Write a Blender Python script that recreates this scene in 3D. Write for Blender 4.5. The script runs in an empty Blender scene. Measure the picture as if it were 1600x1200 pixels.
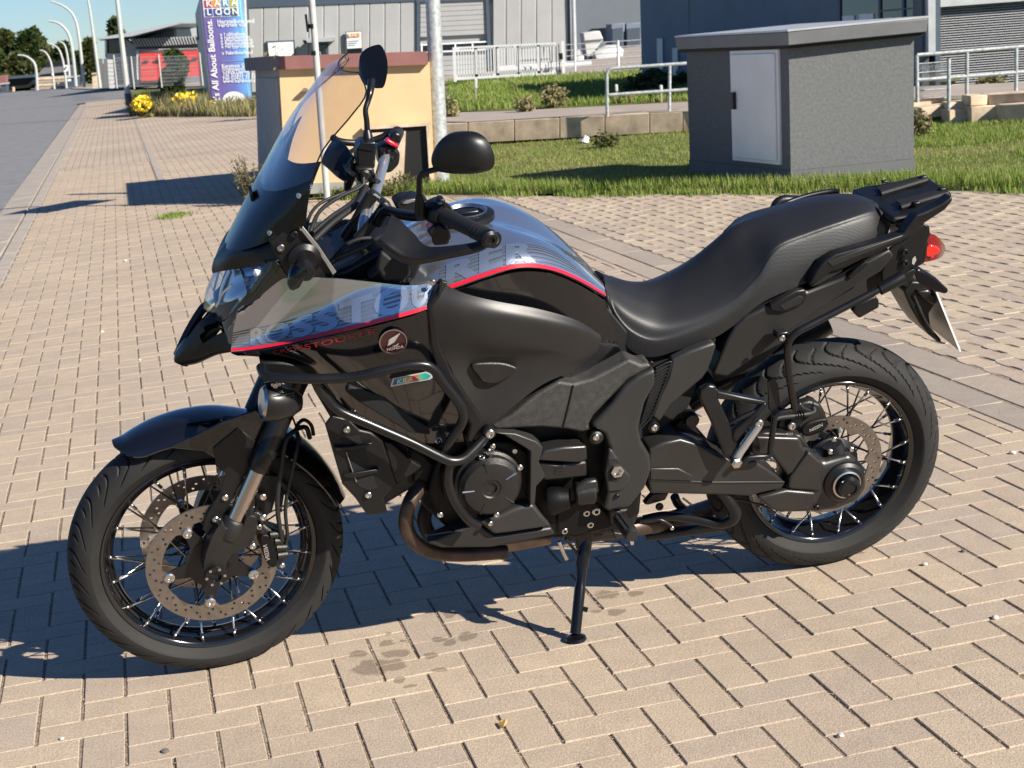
import bpy, bmesh, math, random
from mathutils import Vector, Matrix, noise as mnoise
R = math.radians
rnd = random.Random(7)
S = bpy.context.scene
COL = S.collection

# ------------------------------------------------------------------ camera
CF, CP, CR, CH = 2498.31, 0.22179, 0.09803, 1.48226      # focal (px of a 1600 wide picture), pitch, roll, height
_f = Vector((0, math.cos(CP), -math.sin(CP))); _r = Vector((1, 0, 0)); _d = _f.cross(_r)
CRI = math.cos(CR) * _r + math.sin(CR) * _d
CDN = -math.sin(CR) * _r + math.cos(CR) * _d
CFW = _f
CAMP = Vector((0, 0, CH))
cam = bpy.data.cameras.new('camera'); cam_o = bpy.data.objects.new('camera', cam); COL.objects.link(cam_o)
m = Matrix.Identity(4)
for i, v in enumerate((CRI, -CDN, -CFW)):
    for k in range(3): m[k][i] = v[k]
m.translation = CAMP
cam_o.matrix_world = m
cam.sensor_fit = 'HORIZONTAL'; cam.sensor_width = 36; cam.lens = CF / 1600 * 36
cam.clip_start = .05; cam.clip_end = 2000
cam.dof.use_dof = True; cam.dof.focus_distance = 3.75; cam.dof.aperture_fstop = 15
S.camera = cam_o

# ------------------------------------------------------------------ light
SUN_AZ, SUN_EL = R(126), R(31)                # azimuth clockwise from +y
SDIR = Vector((math.sin(SUN_AZ) * math.cos(SUN_EL), math.cos(SUN_AZ) * math.cos(SUN_EL), math.sin(SUN_EL)))
W = bpy.data.worlds.new('World'); S.world = W; W.use_nodes = True
nt = W.node_tree; bg = nt.nodes['Background']
sky = nt.nodes.new('ShaderNodeTexSky'); sky.sky_type = 'NISHITA'; sky.sun_disc = False
sky.sun_elevation = SUN_EL; sky.sun_rotation = SUN_AZ; sky.air_density = 1.0; sky.dust_density = 0; sky.ozone_density = 2
tint = nt.nodes.new('ShaderNodeMix'); tint.data_type = 'RGBA'; tint.blend_type = 'MULTIPLY'; tint.inputs[0].default_value = 1; tint.inputs[7].default_value = (.60, .82, 1.18, 1)
nt.links.new(sky.outputs[0], tint.inputs[6]); nt.links.new(tint.outputs[2], bg.inputs[0]); bg.inputs[1].default_value = .05
sun = bpy.data.lights.new('sun', 'SUN'); sun.energy = 5.0; sun.angle = R(.5); sun.color = (1, .93, .82)
sun_o = bpy.data.objects.new('sun', sun); COL.objects.link(sun_o)
sun_o.rotation_euler = SDIR.to_track_quat('Z', 'Y').to_euler()
S.view_settings.view_transform = 'Standard'; S.view_settings.look = 'None'
S.view_settings.exposure = .88; S.view_settings.gamma = 1; S.view_settings.use_curve_mapping = False

# ------------------------------------------------------------------ places from the photograph
def ray(px, py): return CRI * ((px - 800) / CF) + CDN * ((py - 600) / CF) + CFW
def G(px, py, z=0):                           # point at height z
    d = ray(px, py); return CAMP + d * ((z - CH) / d.z)
def D(px, py, y):                             # point at world depth y
    d = ray(px, py); return CAMP + d * (y / d.y)
def PL(px, py, p0, n):                        # point in a plane
    d = ray(px, py); return CAMP + d * ((p0 - CAMP).dot(n) / d.dot(n))
AZ = -0.21992
AX = Vector((math.sin(AZ), math.cos(AZ), 0)); BX = Vector((math.cos(AZ), -math.sin(AZ), 0))
def AB(b, a, z=0): return BX * b + AX * a + Vector((0, 0, z))
def to_ba(p): return p.dot(BX), p.dot(AX)
def proj(p):
    q = p - CAMP; z = q.dot(CFW)
    return (800 + CF * q.dot(CRI) / z, 600 + CF * q.dot(CDN) / z, z)

# bike frame: x forward, y to its left, z up along the leaning bike, origin under the rear axle
BPSI, BPHI = 3.33453, 0.21937
RC = Vector((0.77079, 4.07208, 0))
_X = Vector((math.cos(BPSI), math.sin(BPSI), 0)); _L = Vector((-math.sin(BPSI), math.cos(BPSI), 0))
LAT = _L * math.cos(BPHI) - Vector((0, 0, 1)) * math.sin(BPHI)
UPB = _L * math.sin(BPHI) + Vector((0, 0, 1)) * math.cos(BPHI)
def mat_from(cols, o):
    M = Matrix.Identity(4)
    for i, v in enumerate(cols):
        for k in range(3): M[k][i] = v[k]
    M.translation = o
    return M
MB_ = mat_from((_X, LAT, UPB), RC); MBI = MB_.inverted()
def B(px, py, o=0):
    d = ray(px, py); P = CAMP + d * (((RC - CAMP).dot(LAT) + o) / d.dot(LAT))
    return MBI @ P
# front wheel plane (steered a little to the left)
FPSI, FPHI = 3.40034, 0.21954
_a = Vector((math.cos(FPSI), math.sin(FPSI), 0)); _l = Vector((-math.sin(FPSI), math.cos(FPSI), 0))
FUP = _l * math.sin(FPHI) + Vector((0, 0, 1)) * math.cos(FPHI)
FN = _l * math.cos(FPHI) - Vector((0, 0, 1)) * math.sin(FPHI)
FC = Vector((-0.76677, 3.68732, (.3287 - .055) * math.cos(FPHI) + .055))
MF = MBI @ mat_from((_a, FN, FUP), FC); MFI = MF.inverted()   # wheel frame -> bike frame
def F(px, py, o=0):
    d = ray(px, py); P = CAMP + d * (((FC - CAMP).dot(FN) + o) / d.dot(FN))
    return MBI @ P

# ------------------------------------------------------------------ object helpers
def tag(o, label=None, cat=None, group=None, kind=None):
    if label: o['label'] = label
    if cat: o['category'] = cat
    if group: o['group'] = group
    if kind: o['kind'] = kind
    return o
def thing(name, loc, label, cat, group=None):
    o = bpy.data.objects.new(name, None); COL.objects.link(o); o.location = loc; o.empty_display_size = .1
    return tag(o, label, cat, group)
def link(name, me, parent=None, M=None):
    o = bpy.data.objects.new(name, me); COL.objects.link(o)
    if parent is not None: o.parent = parent
    if M is not None: o.matrix_local = M
    return o
def mesh(name, vs, fs, mat, parent=None, smooth=False, bevel=0, seg=2, M=None, sharp=38, world=False):
    me = bpy.data.meshes.new(name)
    if world and parent is not None:
        off = parent.location; vs = [Vector(v) - off for v in vs]
    me.from_pydata([tuple(v) for v in vs], [], fs)
    me.validate(); me.update()
    bm = bmesh.new(); bm.from_mesh(me); bmesh.ops.recalc_face_normals(bm, faces=bm.faces); bm.to_mesh(me); bm.free()
    if mat is not None: me.materials.append(mat)
    if smooth or bevel:
        for p in me.polygons: p.use_smooth = True
        me.set_sharp_from_angle(angle=R(sharp))
    o = link(name, me, parent, M)
    if bevel:
        b = o.modifiers.new('bevel', 'BEVEL'); b.width = bevel; b.segments = seg; b.limit_method = 'ANGLE'; b.angle_limit = R(32)
        b.harden_normals = False
    return o
class MB:
    def __init__(s): s.v = []; s.f = []
    def add(s, vs, fs):
        n = len(s.v); s.v += [Vector(v) for v in vs]; s.f += [tuple(i + n for i in f) for f in fs]; return s
    def box(s, c, sz, M=None):
        c = Vector(c); h = Vector(sz) / 2
        vs = [Vector((x * h.x, y * h.y, z * h.z)) for x in (-1, 1) for y in (-1, 1) for z in (-1, 1)]
        if M is not None: vs = [M @ v for v in vs]
        return s.add([c + v for v in vs], [(0, 1, 3, 2), (4, 6, 7, 5), (0, 4, 5, 1), (2, 3, 7, 6), (0, 2, 6, 4), (1, 5, 7, 3)])
    def hexa(s, q, d):                        # quad q (4 points) pushed by d
        q = [Vector(p) for p in q]; return s.add(q + [p + Vector(d) for p in q], [(0, 1, 2, 3), (7, 6, 5, 4), (0, 4, 5, 1), (1, 5, 6, 2), (2, 6, 7, 3), (3, 7, 4, 0)])
    def prism(s, pts, d):                     # closed outline pushed by d
        pts = [Vector(p) for p in pts]; n = len(pts); d = Vector(d)
        return s.add(pts + [p + d for p in pts], [tuple(range(n)), tuple(range(2 * n - 1, n - 1, -1))] + [(i, (i + 1) % n, n + (i + 1) % n, n + i) for i in range(n)])
    def tube(s, pts, r, n=10, cap=True):
        pts = [Vector(p) for p in pts]; k = len(pts); rs = r if isinstance(r, (list, tuple)) else [r] * k
        t0 = (pts[1] - pts[0]).normalized(); up = Vector((0, 0, 1)) if abs(t0.z) < .9 else Vector((1, 0, 0))
        x = t0.cross(up).normalized(); vs = []
        for i, p in enumerate(pts):
            t = (pts[min(i + 1, k - 1)] - pts[max(i - 1, 0)]).normalized()
            x = (x - t * x.dot(t)).normalized(); y = t.cross(x)
            vs += [p + (x * math.cos(2 * math.pi * j / n) + y * math.sin(2 * math.pi * j / n)) * rs[i] for j in range(n)]
        fs = [(i * n + j, i * n + (j + 1) % n, (i + 1) * n + (j + 1) % n, (i + 1) * n + j) for i in range(k - 1) for j in range(n)]
        if cap: fs += [tuple(range(n - 1, -1, -1)), tuple(range((k - 1) * n, k * n))]
        return s.add(vs, fs)
    def lathe(s, prof, M=None, n=32, closed=False):   # prof [(r, y)] about local y
        k = len(prof); vs = []
        for r_, y in prof:
            for j in range(n):
                a = 2 * math.pi * j / n; v = Vector((r_ * math.cos(a), y, r_ * math.sin(a)))
                vs.append(M @ v if M is not None else v)
        fs = [(i * n + j, i * n + (j + 1) % n, ((i + 1) % k) * n + (j + 1) % n, ((i + 1) % k) * n + j) for i in range(k if closed else k - 1) for j in range(n)]
        if not closed: fs += [tuple(range(n)), tuple(range((k - 1) * n, k * n))]
        return s.add(vs, fs)
    def build(s, name, mat, parent=None, **kw): return mesh(name, s.v, s.f, mat, parent, **kw)
def cr_pt(P, t):
    n = len(P) - 1
    if n == 0: return P[0].copy()
    i = min(int(t), n - 1); u = t - i
    p1, p2 = P[i], P[i + 1]
    p0 = P[i - 1] if i > 0 else p1 * 2 - p2
    p3 = P[i + 2] if i + 2 <= n else p2 * 2 - p1
    return .5 * (2 * p1 + (p2 - p0) * u + (2 * p0 - 5 * p1 + 4 * p2 - p3) * u * u + (3 * p1 - p0 - 3 * p2 + p3) * u ** 3)
def cr(P, k=6):
    P = [Vector(p) for p in P]; n = len(P) - 1
    return [cr_pt(P, i / k) for i in range(n * k)] + [P[-1]]
def cr_closed(P, k=4):
    P = [Vector(p) for p in P]; n = len(P); out = []
    for i in range(n):
        for j in range(k):
            Q = [P[(i - 1) % n], P[i], P[(i + 1) % n], P[(i + 2) % n]]
            out.append(cr_pt(Q, 1 + j / k))
    return out
class Patch:                                  # smooth surface through rows of points
    def __init__(s, rows): s.r = [[Vector(p) for p in r] for r in rows]; s.nv = len(rows) - 1; s.nu = len(rows[0]) - 1
    def at(s, u, v):
        return cr_pt([cr_pt(r, u * s.nu) for r in s.r], v * s.nv)
    def nrm(s, u, v, out):
        e = .01; du = s.at(min(u + e, 1), v) - s.at(max(u - e, 0), v); dv = s.at(u, min(v + e, 1)) - s.at(u, max(v - e, 0))
        n = du.cross(dv); n = n.normalized() if n.length > 1e-12 else Vector(out)
        return n if n.dot(out) > 0 else -n
    def build(s, name, mat, parent, ku=6, kv=5, t=.004, out=(0, 1, .2), mirror=False, sharp=45, v0=0, v1=1, u0=0, u1=1):
        out = Vector(out); nu = max(2, int(s.nu * ku * (u1 - u0))); nv = max(2, int(s.nv * kv * (v1 - v0))); vs = []; ins = []
        for j in range(nv + 1):
            for i in range(nu + 1):
                u = u0 + (u1 - u0) * i / nu; v = v0 + (v1 - v0) * j / nv
                p = s.at(u, v); vs.append(p); ins.append(p - s.nrm(u, v, out) * t)
        N = len(vs); w = nu + 1; fs = []
        for j in range(nv):
            for i in range(nu):
                q = (j * w + i, j * w + i + 1, (j + 1) * w + i + 1, (j + 1) * w + i); fs.append(q); fs.append(tuple(N + k for k in reversed(q)))
        for i in range(nu):
            fs.append((i, N + i, N + i + 1, i + 1)); k = nv * w; fs.append((k + i + 1, N + k + i + 1, N + k + i, k + i))
        for j in range(nv):
            fs.append(((j + 1) * w, N + (j + 1) * w, N + j * w, j * w)); k = nu; fs.append((j * w + k, N + j * w + k, N + (j + 1) * w + k, (j + 1) * w + k))
        vs += ins
        o = mesh(name, vs, fs, mat, parent, smooth=True, sharp=sharp)
        if mirror: return o, mesh(name, [Vector((p.x, -p.y, p.z)) for p in vs], fs, mat, parent, smooth=True, sharp=sharp)
        return o
def patch(rows, f=B): return Patch([[f(*p) for p in r] for r in rows])
def plate(name, pts, lat, th, mat, parent, bevel=.004, f=B, smooth=0, mirror=False, seg=2, d=None):
    P = [f(p[0], p[1], p[2] if len(p) > 2 else lat) for p in pts]
    if smooth: P = cr_closed(P, smooth)
    dv = Vector((0, -th, 0)) if d is None else Vector(d)
    o = MB().prism(P, dv).build(name, mat, parent, bevel=bevel, seg=seg) if bevel else MB().prism(P, dv).build(name, mat, parent)
    if mirror:
        Q = [Vector((p.x, -p.y, p.z)) for p in P]
        MB().prism(Q, (dv.x, -dv.y, dv.z)).build(name, mat, parent, bevel=bevel, seg=seg)
    return o
def pipe(name, pts, r, mat, parent, k=6, n=10, f=B, mirror=False):
    P = cr([f(*p) if not isinstance(p, Vector) else p for p in pts], k)
    if isinstance(r, (list, tuple)): r = [cr_pt([Vector((x, 0, 0)) for x in r], i / k).x for i in range((len(pts) - 1) * k + 1)]
    o = MB().tube(P, r, n).build(name, mat, parent, smooth=True, sharp=50)
    if mirror: MB().tube([Vector((p.x, -p.y, p.z)) for p in P], r, n).build(name, mat, parent, smooth=True, sharp=50)
    return o
def axis_M(o, ax):                            # frame whose y axis is ax
    y = Vector(ax).normalized(); h = Vector((0, 0, 1)) if abs(y.z) < .9 else Vector((1, 0, 0))
    x = y.cross(h).normalized(); z = x.cross(y); return mat_from((x, y, z), Vector(o))
def text_geo(s, size=1, space=1.0, shear=0, bold=0, align='LEFT'):
    cu = bpy.data.curves.new('t', 'FONT'); cu.body = s; cu.size = size; cu.space_character = space; cu.shear = shear; cu.offset = bold; cu.align_x = align
    cu.resolution_u = 3
    o = bpy.data.objects.new('t', cu); COL.objects.link(o); dg = bpy.context.evaluated_depsgraph_get()
    me = bpy.data.meshes.new_from_object(o.evaluated_get(dg)); COL.objects.unlink(o); bpy.data.objects.remove(o)
    bm = bmesh.new(); bm.from_mesh(me); bmesh.ops.triangulate(bm, faces=bm.faces); bm.verts.index_update()
    V = [v.co.copy() for v in bm.verts]; Fc = [tuple(v.index for v in f.verts) for f in bm.faces]; bm.free(); bpy.data.meshes.remove(me)
    return V, Fc
def text_flat(name, s, mat, parent, o, ux, uy, size, th=.0, world=False, **kw):
    V, Fc = text_geo(s, 1, **kw); o = Vector(o); ux = Vector(ux); uy = Vector(uy)
    return mesh(name, [o + ux * (v.x * size) + uy * (v.y * size) for v in V], Fc, mat, parent, world=world)
# ------------------------------------------------------------------ materials
def M_(name, col, rough=.5, metal=0, coat=0, spec=.5, **kw):
    mt = bpy.data.materials.new(name); mt.use_nodes = True; b = mt.node_tree.nodes['Principled BSDF']
    b.inputs['Base Color'].default_value = (*col, 1); b.inputs['Roughness'].default_value = rough; b.inputs['Metallic'].default_value = metal
    b.inputs['Specular IOR Level'].default_value = spec
    if coat: b.inputs['Coat Weight'].default_value = coat; b.inputs['Coat Roughness'].default_value = kw.get('cr', .03)
    return mt
def nd(mt, t, **kw):
    n = mt.node_tree.nodes.new(t)
    for k, v in kw.items(): setattr(n, k, v)
    return n
def lk(mt, a, b): mt.node_tree.links.new(a, b)
def bs(mt): return mt.node_tree.nodes['Principled BSDF']
def vary(mt, scale=4, amt=.25, detail=5, bump=0, bscale=200, rough=0, coord='Object'):
    """break up the colour, relief and gloss of a surface with noise"""
    b = bs(mt); tc = nd(mt, 'ShaderNodeTexCoord'); src = tc.outputs[coord]
    n = nd(mt, 'ShaderNodeTexNoise'); n.inputs['Scale'].default_value = scale; n.inputs['Detail'].default_value = detail; n.inputs['Roughness'].default_value = .6
    lk(mt, src, n.inputs['Vector'])
    c = tuple(b.inputs['Base Color'].default_value)[:3]
    if amt:
        r = nd(mt, 'ShaderNodeValToRGB'); r.color_ramp.elements[0].position = .3; r.color_ramp.elements[1].position = .7
        r.color_ramp.elements[0].color = (*[x * (1 - amt) for x in c], 1); r.color_ramp.elements[1].color = (*[min(1, x * (1 + amt)) for x in c], 1)
        lk(mt, n.outputs[0], r.inputs[0]); lk(mt, r.outputs[0], b.inputs['Base Color'])
    if rough:
        mr = nd(mt, 'ShaderNodeMapRange'); r0 = b.inputs['Roughness'].default_value
        mr.inputs[1].default_value = .3; mr.inputs[2].default_value = .7; mr.inputs[3].default_value = max(0, r0 - rough); mr.inputs[4].default_value = r0 + rough
        lk(mt, n.outputs[0], mr.inputs[0]); lk(mt, mr.outputs[0], b.inputs['Roughness'])
    if bump:
        n2 = nd(mt, 'ShaderNodeTexNoise'); n2.inputs['Scale'].default_value = bscale; n2.inputs['Detail'].default_value = 3
        lk(mt, src, n2.inputs['Vector']); bp = nd(mt, 'ShaderNodeBump'); bp.inputs['Strength'].default_value = bump; bp.inputs['Distance'].default_value = .002
        lk(mt, n2.outputs[0], bp.inputs['Height']); lk(mt, bp.outputs[0], b.inputs['Normal'])
    return mt
m_plastic = vary(M_('black_plastic', (.0065, .0065, .007), .38, spec=.4), 9, .2, bump=.12, bscale=900, rough=.06)
m_satin = vary(M_('satin_black', (.007, .007, .008), .3, spec=.45), 12, .15, rough=.06)
m_gloss = vary(M_('gloss_black_paint', (.004, .004, .005), .12, coat=1), 5, .1, rough=.03)
m_graph = vary(M_('graphite_paint', (.022, .021, .0205), .42, .2, spec=.45), 6, .08, bump=.06, bscale=1400, rough=.04)
m_cast = vary(M_('graphite_casting', (.042, .040, .038), .36, .7), 14, .15, bump=.35, bscale=700, rough=.06)
m_engine = vary(M_('dark_engine', (.005, .005, .005), .48, .3, spec=.35), 20, .3, bump=.3, bscale=300)
m_arm = vary(M_('swing_arm_paint', (.050, .048, .046), .33, .65), 10, .1, bump=.12, bscale=900, rough=.05)
m_frame = vary(M_('frame_grey', (.042, .041, .040), .43, .45), 8, .08, bump=.08, bscale=1100, rough=.05)
m_grain = vary(M_('grained_grey', (.050, .048, .045), .5, .3), 60, .22, bump=.7, bscale=420, rough=.06)
m_deep = M_('deep_black', (.004, .004, .004), .7)
m_gloss_trim = M_('gloss_trim', (.004, .004, .005), .2, spec=.38)
m_tyre = vary(M_('tyre_rubber', (.016, .0155, .015), .72, spec=.35), 8, .25, bump=.25, bscale=500, rough=.08)
m_rim = M_('black_rim', (.006, .006, .007), .14, coat=.6)
m_disc = vary(M_('brake_disc_steel', (.27, .235, .205), .36, .9), 60, .16)
m_bare = vary(M_('bare_steel', (.60, .58, .55), .26, 1), 30, .1)
m_bolt = M_('bolt_steel', (.62, .6, .56), .25, 1)
m_chrome = M_('chrome', (.8, .8, .8), .08, 1)
m_fork = vary(M_('fork_tube', (.55, .50, .46), .16, 1), 40, .05)
m_bar = vary(M_('handlebar_aluminium', (.62, .63, .65), .3, .9), 30, .06)
m_rubber = vary(M_('grip_rubber', (.010, .010, .010), .55), 30, .2, bump=.3, bscale=600)
m_exh = vary(M_('exhaust_pipe', (.075, .052, .040), .42, .6), 18, .45)
m_spoke = M_('spoke_steel', (.72, .70, .67), .24, 1)
m_red = M_('red_line', (.55, .012, .03), .3, coat=.6)
m_reddk = M_('dark_red_print', (.30, .012, .02), .35, coat=.4)
m_stripe = M_('grey_print', (.15, .18, .22), .3, .5, coat=.5)
m_letter = M_('pale_print', (.50, .56, .64), .22, .85, coat=.6)
m_badge = M_('dark_red_badge', (.035, .008, .008), .15, coat=.8)
m_white = M_('white_print', (.78, .78, .78), .4)
m_silverprint = M_('silver_print', (.62, .6, .58), .3, .6)
m_greyplate = M_('plate_back', (.28, .27, .26), .4, .6)
def paint():
    mt = M_('silver_blue_metallic', (.36, .41, .48), .20, .88, coat=1, cr=.02); b = bs(mt)
    tc = nd(mt, 'ShaderNodeTexCoord'); v = nd(mt, 'ShaderNodeTexVoronoi'); v.inputs['Scale'].default_value = 1300; lk(mt, tc.outputs['Object'], v.inputs['Vector'])
    r = nd(mt, 'ShaderNodeMix', data_type='RGBA'); r.inputs[6].default_value = (.44, .475, .53, 1); r.inputs[7].default_value = (.53, .565, .62, 1)
    sp = nd(mt, 'ShaderNodeSeparateColor'); lk(mt, v.outputs['Color'], sp.inputs[0]); lk(mt, sp.outputs[0], r.inputs[0]); lk(mt, r.outputs[2], b.inputs['Base Color'])
    mr = nd(mt, 'ShaderNodeMapRange'); mr.inputs[3].default_value = .15; mr.inputs[4].default_value = .20; lk(mt, sp.outputs[1], mr.inputs[0]); lk(mt, mr.outputs[0], b.inputs['Roughness'])
    return mt
m_silver = paint()
def seatmat():
    mt = M_('seat_vinyl', (.011, .011, .012), .46); b = bs(mt); tc = nd(mt, 'ShaderNodeTexCoord')
    v = nd(mt, 'ShaderNodeTexVoronoi'); v.inputs['Scale'].default_value = 340; v.inputs['Randomness'].default_value = .25; lk(mt, tc.outputs['Object'], v.inputs['Vector'])
    n = nd(mt, 'ShaderNodeTexNoise'); n.inputs['Scale'].default_value = 6; lk(mt, tc.outputs['Object'], n.inputs['Vector'])
    bp = nd(mt, 'ShaderNodeBump'); bp.inputs['Strength'].default_value = .22; bp.inputs['Distance'].default_value = .0012
    lk(mt, v.outputs['Distance'], bp.inputs['Height']); lk(mt, bp.outputs[0], b.inputs['Normal'])
    mr = nd(mt, 'ShaderNodeMapRange'); mr.inputs[3].default_value = .40; mr.inputs[4].default_value = .54; lk(mt, n.outputs[0], mr.inputs[0]); lk(mt, mr.outputs[0], b.inputs['Roughness'])
    return mt
m_seat = seatmat()
def glass(name, col, rough=.02, tint=1.0):
    mt = bpy.data.materials.new(name); mt.use_nodes = True; t = mt.node_tree; t.nodes.remove(bs(mt)); out = t.nodes['Material Output']
    tr = nd(mt, 'ShaderNodeBsdfTransparent'); tr.inputs[0].default_value = (*col, 1)
    gl = nd(mt, 'ShaderNodeBsdfGlossy'); gl.inputs['Roughness'].default_value = rough; gl.inputs[0].default_value = (1, 1, 1, 1)
    fr = nd(mt, 'ShaderNodeFresnel'); ge = nd(mt, 'ShaderNodeNewGeometry'); mi = nd(mt, 'ShaderNodeMapRange'); mi.inputs[3].default_value = 1.5; mi.inputs[4].default_value = .6667; lk(mt, ge.outputs['Backfacing'], mi.inputs[0]); lk(mt, mi.outputs[0], fr.inputs[0])
    mx = nd(mt, 'ShaderNodeMixShader'); lk(mt, fr.outputs[0], mx.inputs[0]); lk(mt, tr.outputs[0], mx.inputs[1]); lk(mt, gl.outputs[0], mx.inputs[2]); lk(mt, mx.outputs[0], out.inputs[0])
    return mt
m_screen = glass('smoked_screen', (.90, .87, .86))
m_lens = glass('clear_lens', (.93, .93, .93))
m_smoke = glass('smoked_lens', (.25, .25, .27))
m_redlens = M_('red_lens', (.20, .002, .006), .10, coat=1); bs(m_redlens).inputs['Transmission Weight'].default_value = .25
m_mirror = M_('mirror_glass', (.9, .9, .9), .02, 1)
m_tape = M_('holographic_sticker', (.6, .6, .62), .25, .5)
def rainbow():
    mt = M_('rainbow_print', (.3, .3, .3), .25, .3); b = bs(mt); tc = nd(mt, 'ShaderNodeTexCoord')
    sx = nd(mt, 'ShaderNodeSeparateXYZ'); lk(mt, tc.outputs['Generated'], sx.inputs[0]); r = nd(mt, 'ShaderNodeValToRGB')
    cs = [(0, (.02, .25, .35)), (.22, (.03, .42, .25)), (.42, (.55, .06, .05)), (.6, (.6, .45, .08)), (.8, (.03, .35, .4)), (1, (.03, .05, .25))]
    e = r.color_ramp.elements; e[0].color = (*cs[0][1], 1); e[1].color = (*cs[-1][1], 1)
    for p_, c_ in cs[1:-1]: x = e.new(p_); x.color = (*c_, 1)
    lk(mt, sx.outputs[0], r.inputs[0]); lk(mt, r.outputs[0], b.inputs['Base Color']); return mt
m_rainbow = rainbow()
# ------------------------------------------------------------------ ground materials
def pos_node(mt): return nd(mt, 'ShaderNodeNewGeometry').outputs['Position']
def paver_mat(name, stains=True, base=((.435, .345, .255), (.47, .375, .27), (.41, .33, .255))):
    mt = M_(name, base[0], .82, spec=.3); b = bs(mt); ge = nd(mt, 'ShaderNodeNewGeometry'); oi = nd(mt, 'ShaderNodeObjectInfo')
    ad = nd(mt, 'ShaderNodeMath', operation='ADD'); lk(mt, ge.outputs['Random Per Island'], ad.inputs[0]); lk(mt, oi.outputs['Random'], ad.inputs[1])
    fr = nd(mt, 'ShaderNodeMath', operation='FRACT'); lk(mt, ad.outputs[0], fr.inputs[0])
    r = nd(mt, 'ShaderNodeValToRGB'); e = r.color_ramp.elements; e[0].color = (*base[2], 1); e[1].color = (*base[1], 1); x = e.new(.5); x.color = (*base[0], 1)
    lk(mt, fr.outputs[0], r.inputs[0]); P = ge.outputs['Position']
    def noise(sc, det=4):
        n = nd(mt, 'ShaderNodeTexNoise'); n.inputs['Scale'].default_value = sc; n.inputs['Detail'].default_value = det; lk(mt, P, n.inputs['Vector']); return n.outputs[0]
    def mul(c, f, lo, hi):
        mr = nd(mt, 'ShaderNodeMapRange'); mr.inputs[1].default_value = .3; mr.inputs[2].default_value = .7; mr.inputs[3].default_value = lo; mr.inputs[4].default_value = hi; lk(mt, f, mr.inputs[0])
        mx = nd(mt, 'ShaderNodeMix', data_type='RGBA', blend_type='MULTIPLY'); mx.inputs[0].default_value = 1; lk(mt, c, mx.inputs[6]); lk(mt, mr.outputs[0], mx.inputs[7]); return mx.outputs[2]
    c = mul(r.outputs[0], noise(1.1), .93, 1.06); c = mul(c, noise(14), .93, 1.05); c = mul(c, noise(150, 3), .80, 1.14); c = mul(c, noise(520, 2), .84, 1.12)
    # small pale and dark grains
    v = nd(mt, 'ShaderNodeTexVoronoi'); v.inputs['Scale'].default_value = 160; lk(mt, P, v.inputs['Vector'])
    sp = nd(mt, 'ShaderNodeSeparateColor'); lk(mt, v.outputs['Color'], sp.inputs[0])
    g = nd(mt, 'ShaderNodeMapRange'); g.inputs[1].default_value = .86; g.inputs[2].default_value = .93; lk(mt, sp.outputs[0], g.inputs[0])
    g2 = nd(mt, 'ShaderNodeMapRange'); g2.inputs[1].default_value = .22; g2.inputs[2].default_value = .12; g2.inputs[3].default_value = 0; g2.inputs[4].default_value = 1; lk(mt, v.outputs['Distance'], g2.inputs[0])
    gm = nd(mt, 'ShaderNodeMath', operation='MULTIPLY'); lk(mt, g.outputs[0], gm.inputs[0]); lk(mt, g2.outputs[0], gm.inputs[1])
    mx = nd(mt, 'ShaderNodeMix', data_type='RGBA'); mx.inputs[7].default_value = (.16, .12, .095, 1); lk(mt, gm.outputs[0], mx.inputs[0]); lk(mt, c, mx.inputs[6]); c = mx.outputs[2]
    if stains:
        # oil and water marks lying on the pavers round the sidestand
        wn = nd(mt, 'ShaderNodeTexNoise'); wn.inputs['Scale'].default_value = 22; wn.inputs['Detail'].default_value = 4; lk(mt, P, wn.inputs['Vector'])
        wp = nd(mt, 'ShaderNodeVectorMath', operation='MULTIPLY_ADD'); lk(mt, wn.outputs['Color'], wp.inputs[0]); wp.inputs[1].default_value = (.055, .055, 0); lk(mt, P, wp.inputs[2])
        tot = None
        for (px, py), rr in (((560, 1022), .026), ((585, 1043), .05), ((612, 1040), .035), ((620, 1020), .034), ((603, 1004), .02), ((704, 960), .019), ((735, 956), .014), ((732, 993), .03), ((686, 999), .018), ((703, 1004), .02), ((673, 1026), .02), ((685, 1046), .015), ((625, 1062), .016), ((640, 1072), .016), ((948, 929), .034), ((995, 928), .018), ((960, 957), .022), ((930, 955), .015), ((604, 990), .012), ((630, 1000), .012), ((1337, 863), .016)):
            q = G(px, py); ds = nd(mt, 'ShaderNodeVectorMath', operation='DISTANCE'); lk(mt, wp.outputs[0], ds.inputs[0]); ds.inputs[1].default_value = (q.x + .0275, q.y + .0275, 0)
            mr = nd(mt, 'ShaderNodeMapRange'); mr.inputs[1].default_value = rr * 1.08; mr.inputs[2].default_value = rr * .9; mr.inputs[3].default_value = 0; mr.inputs[4].default_value = 1; lk(mt, ds.outputs['Value'], mr.inputs[0])
            if tot is None: tot = mr.outputs[0]
            else:
                mm = nd(mt, 'ShaderNodeMath', operation='MAXIMUM'); lk(mt, tot, mm.inputs[0]); lk(mt, mr.outputs[0], mm.inputs[1]); tot = mm.outputs[0]
        sc = nd(mt, 'ShaderNodeMath', operation='MULTIPLY'); sc.inputs[1].default_value = .52; lk(mt, tot, sc.inputs[0])
        mx = nd(mt, 'ShaderNodeMix', data_type='RGBA'); mx.inputs[7].default_value = (.10, .066, .045, 1); lk(mt, sc.outputs[0], mx.inputs[0]); lk(mt, c, mx.inputs[6]); c = mx.outputs[2]
    lk(mt, c, b.inputs['Base Color'])
    bp = nd(mt, 'ShaderNodeBump'); bp.inputs['Strength'].default_value = .8; bp.inputs['Distance'].default_value = .0018; lk(mt, noise(230, 3), bp.inputs['Height']); lk(mt, bp.outputs[0], b.inputs['Normal'])
    return mt
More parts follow.
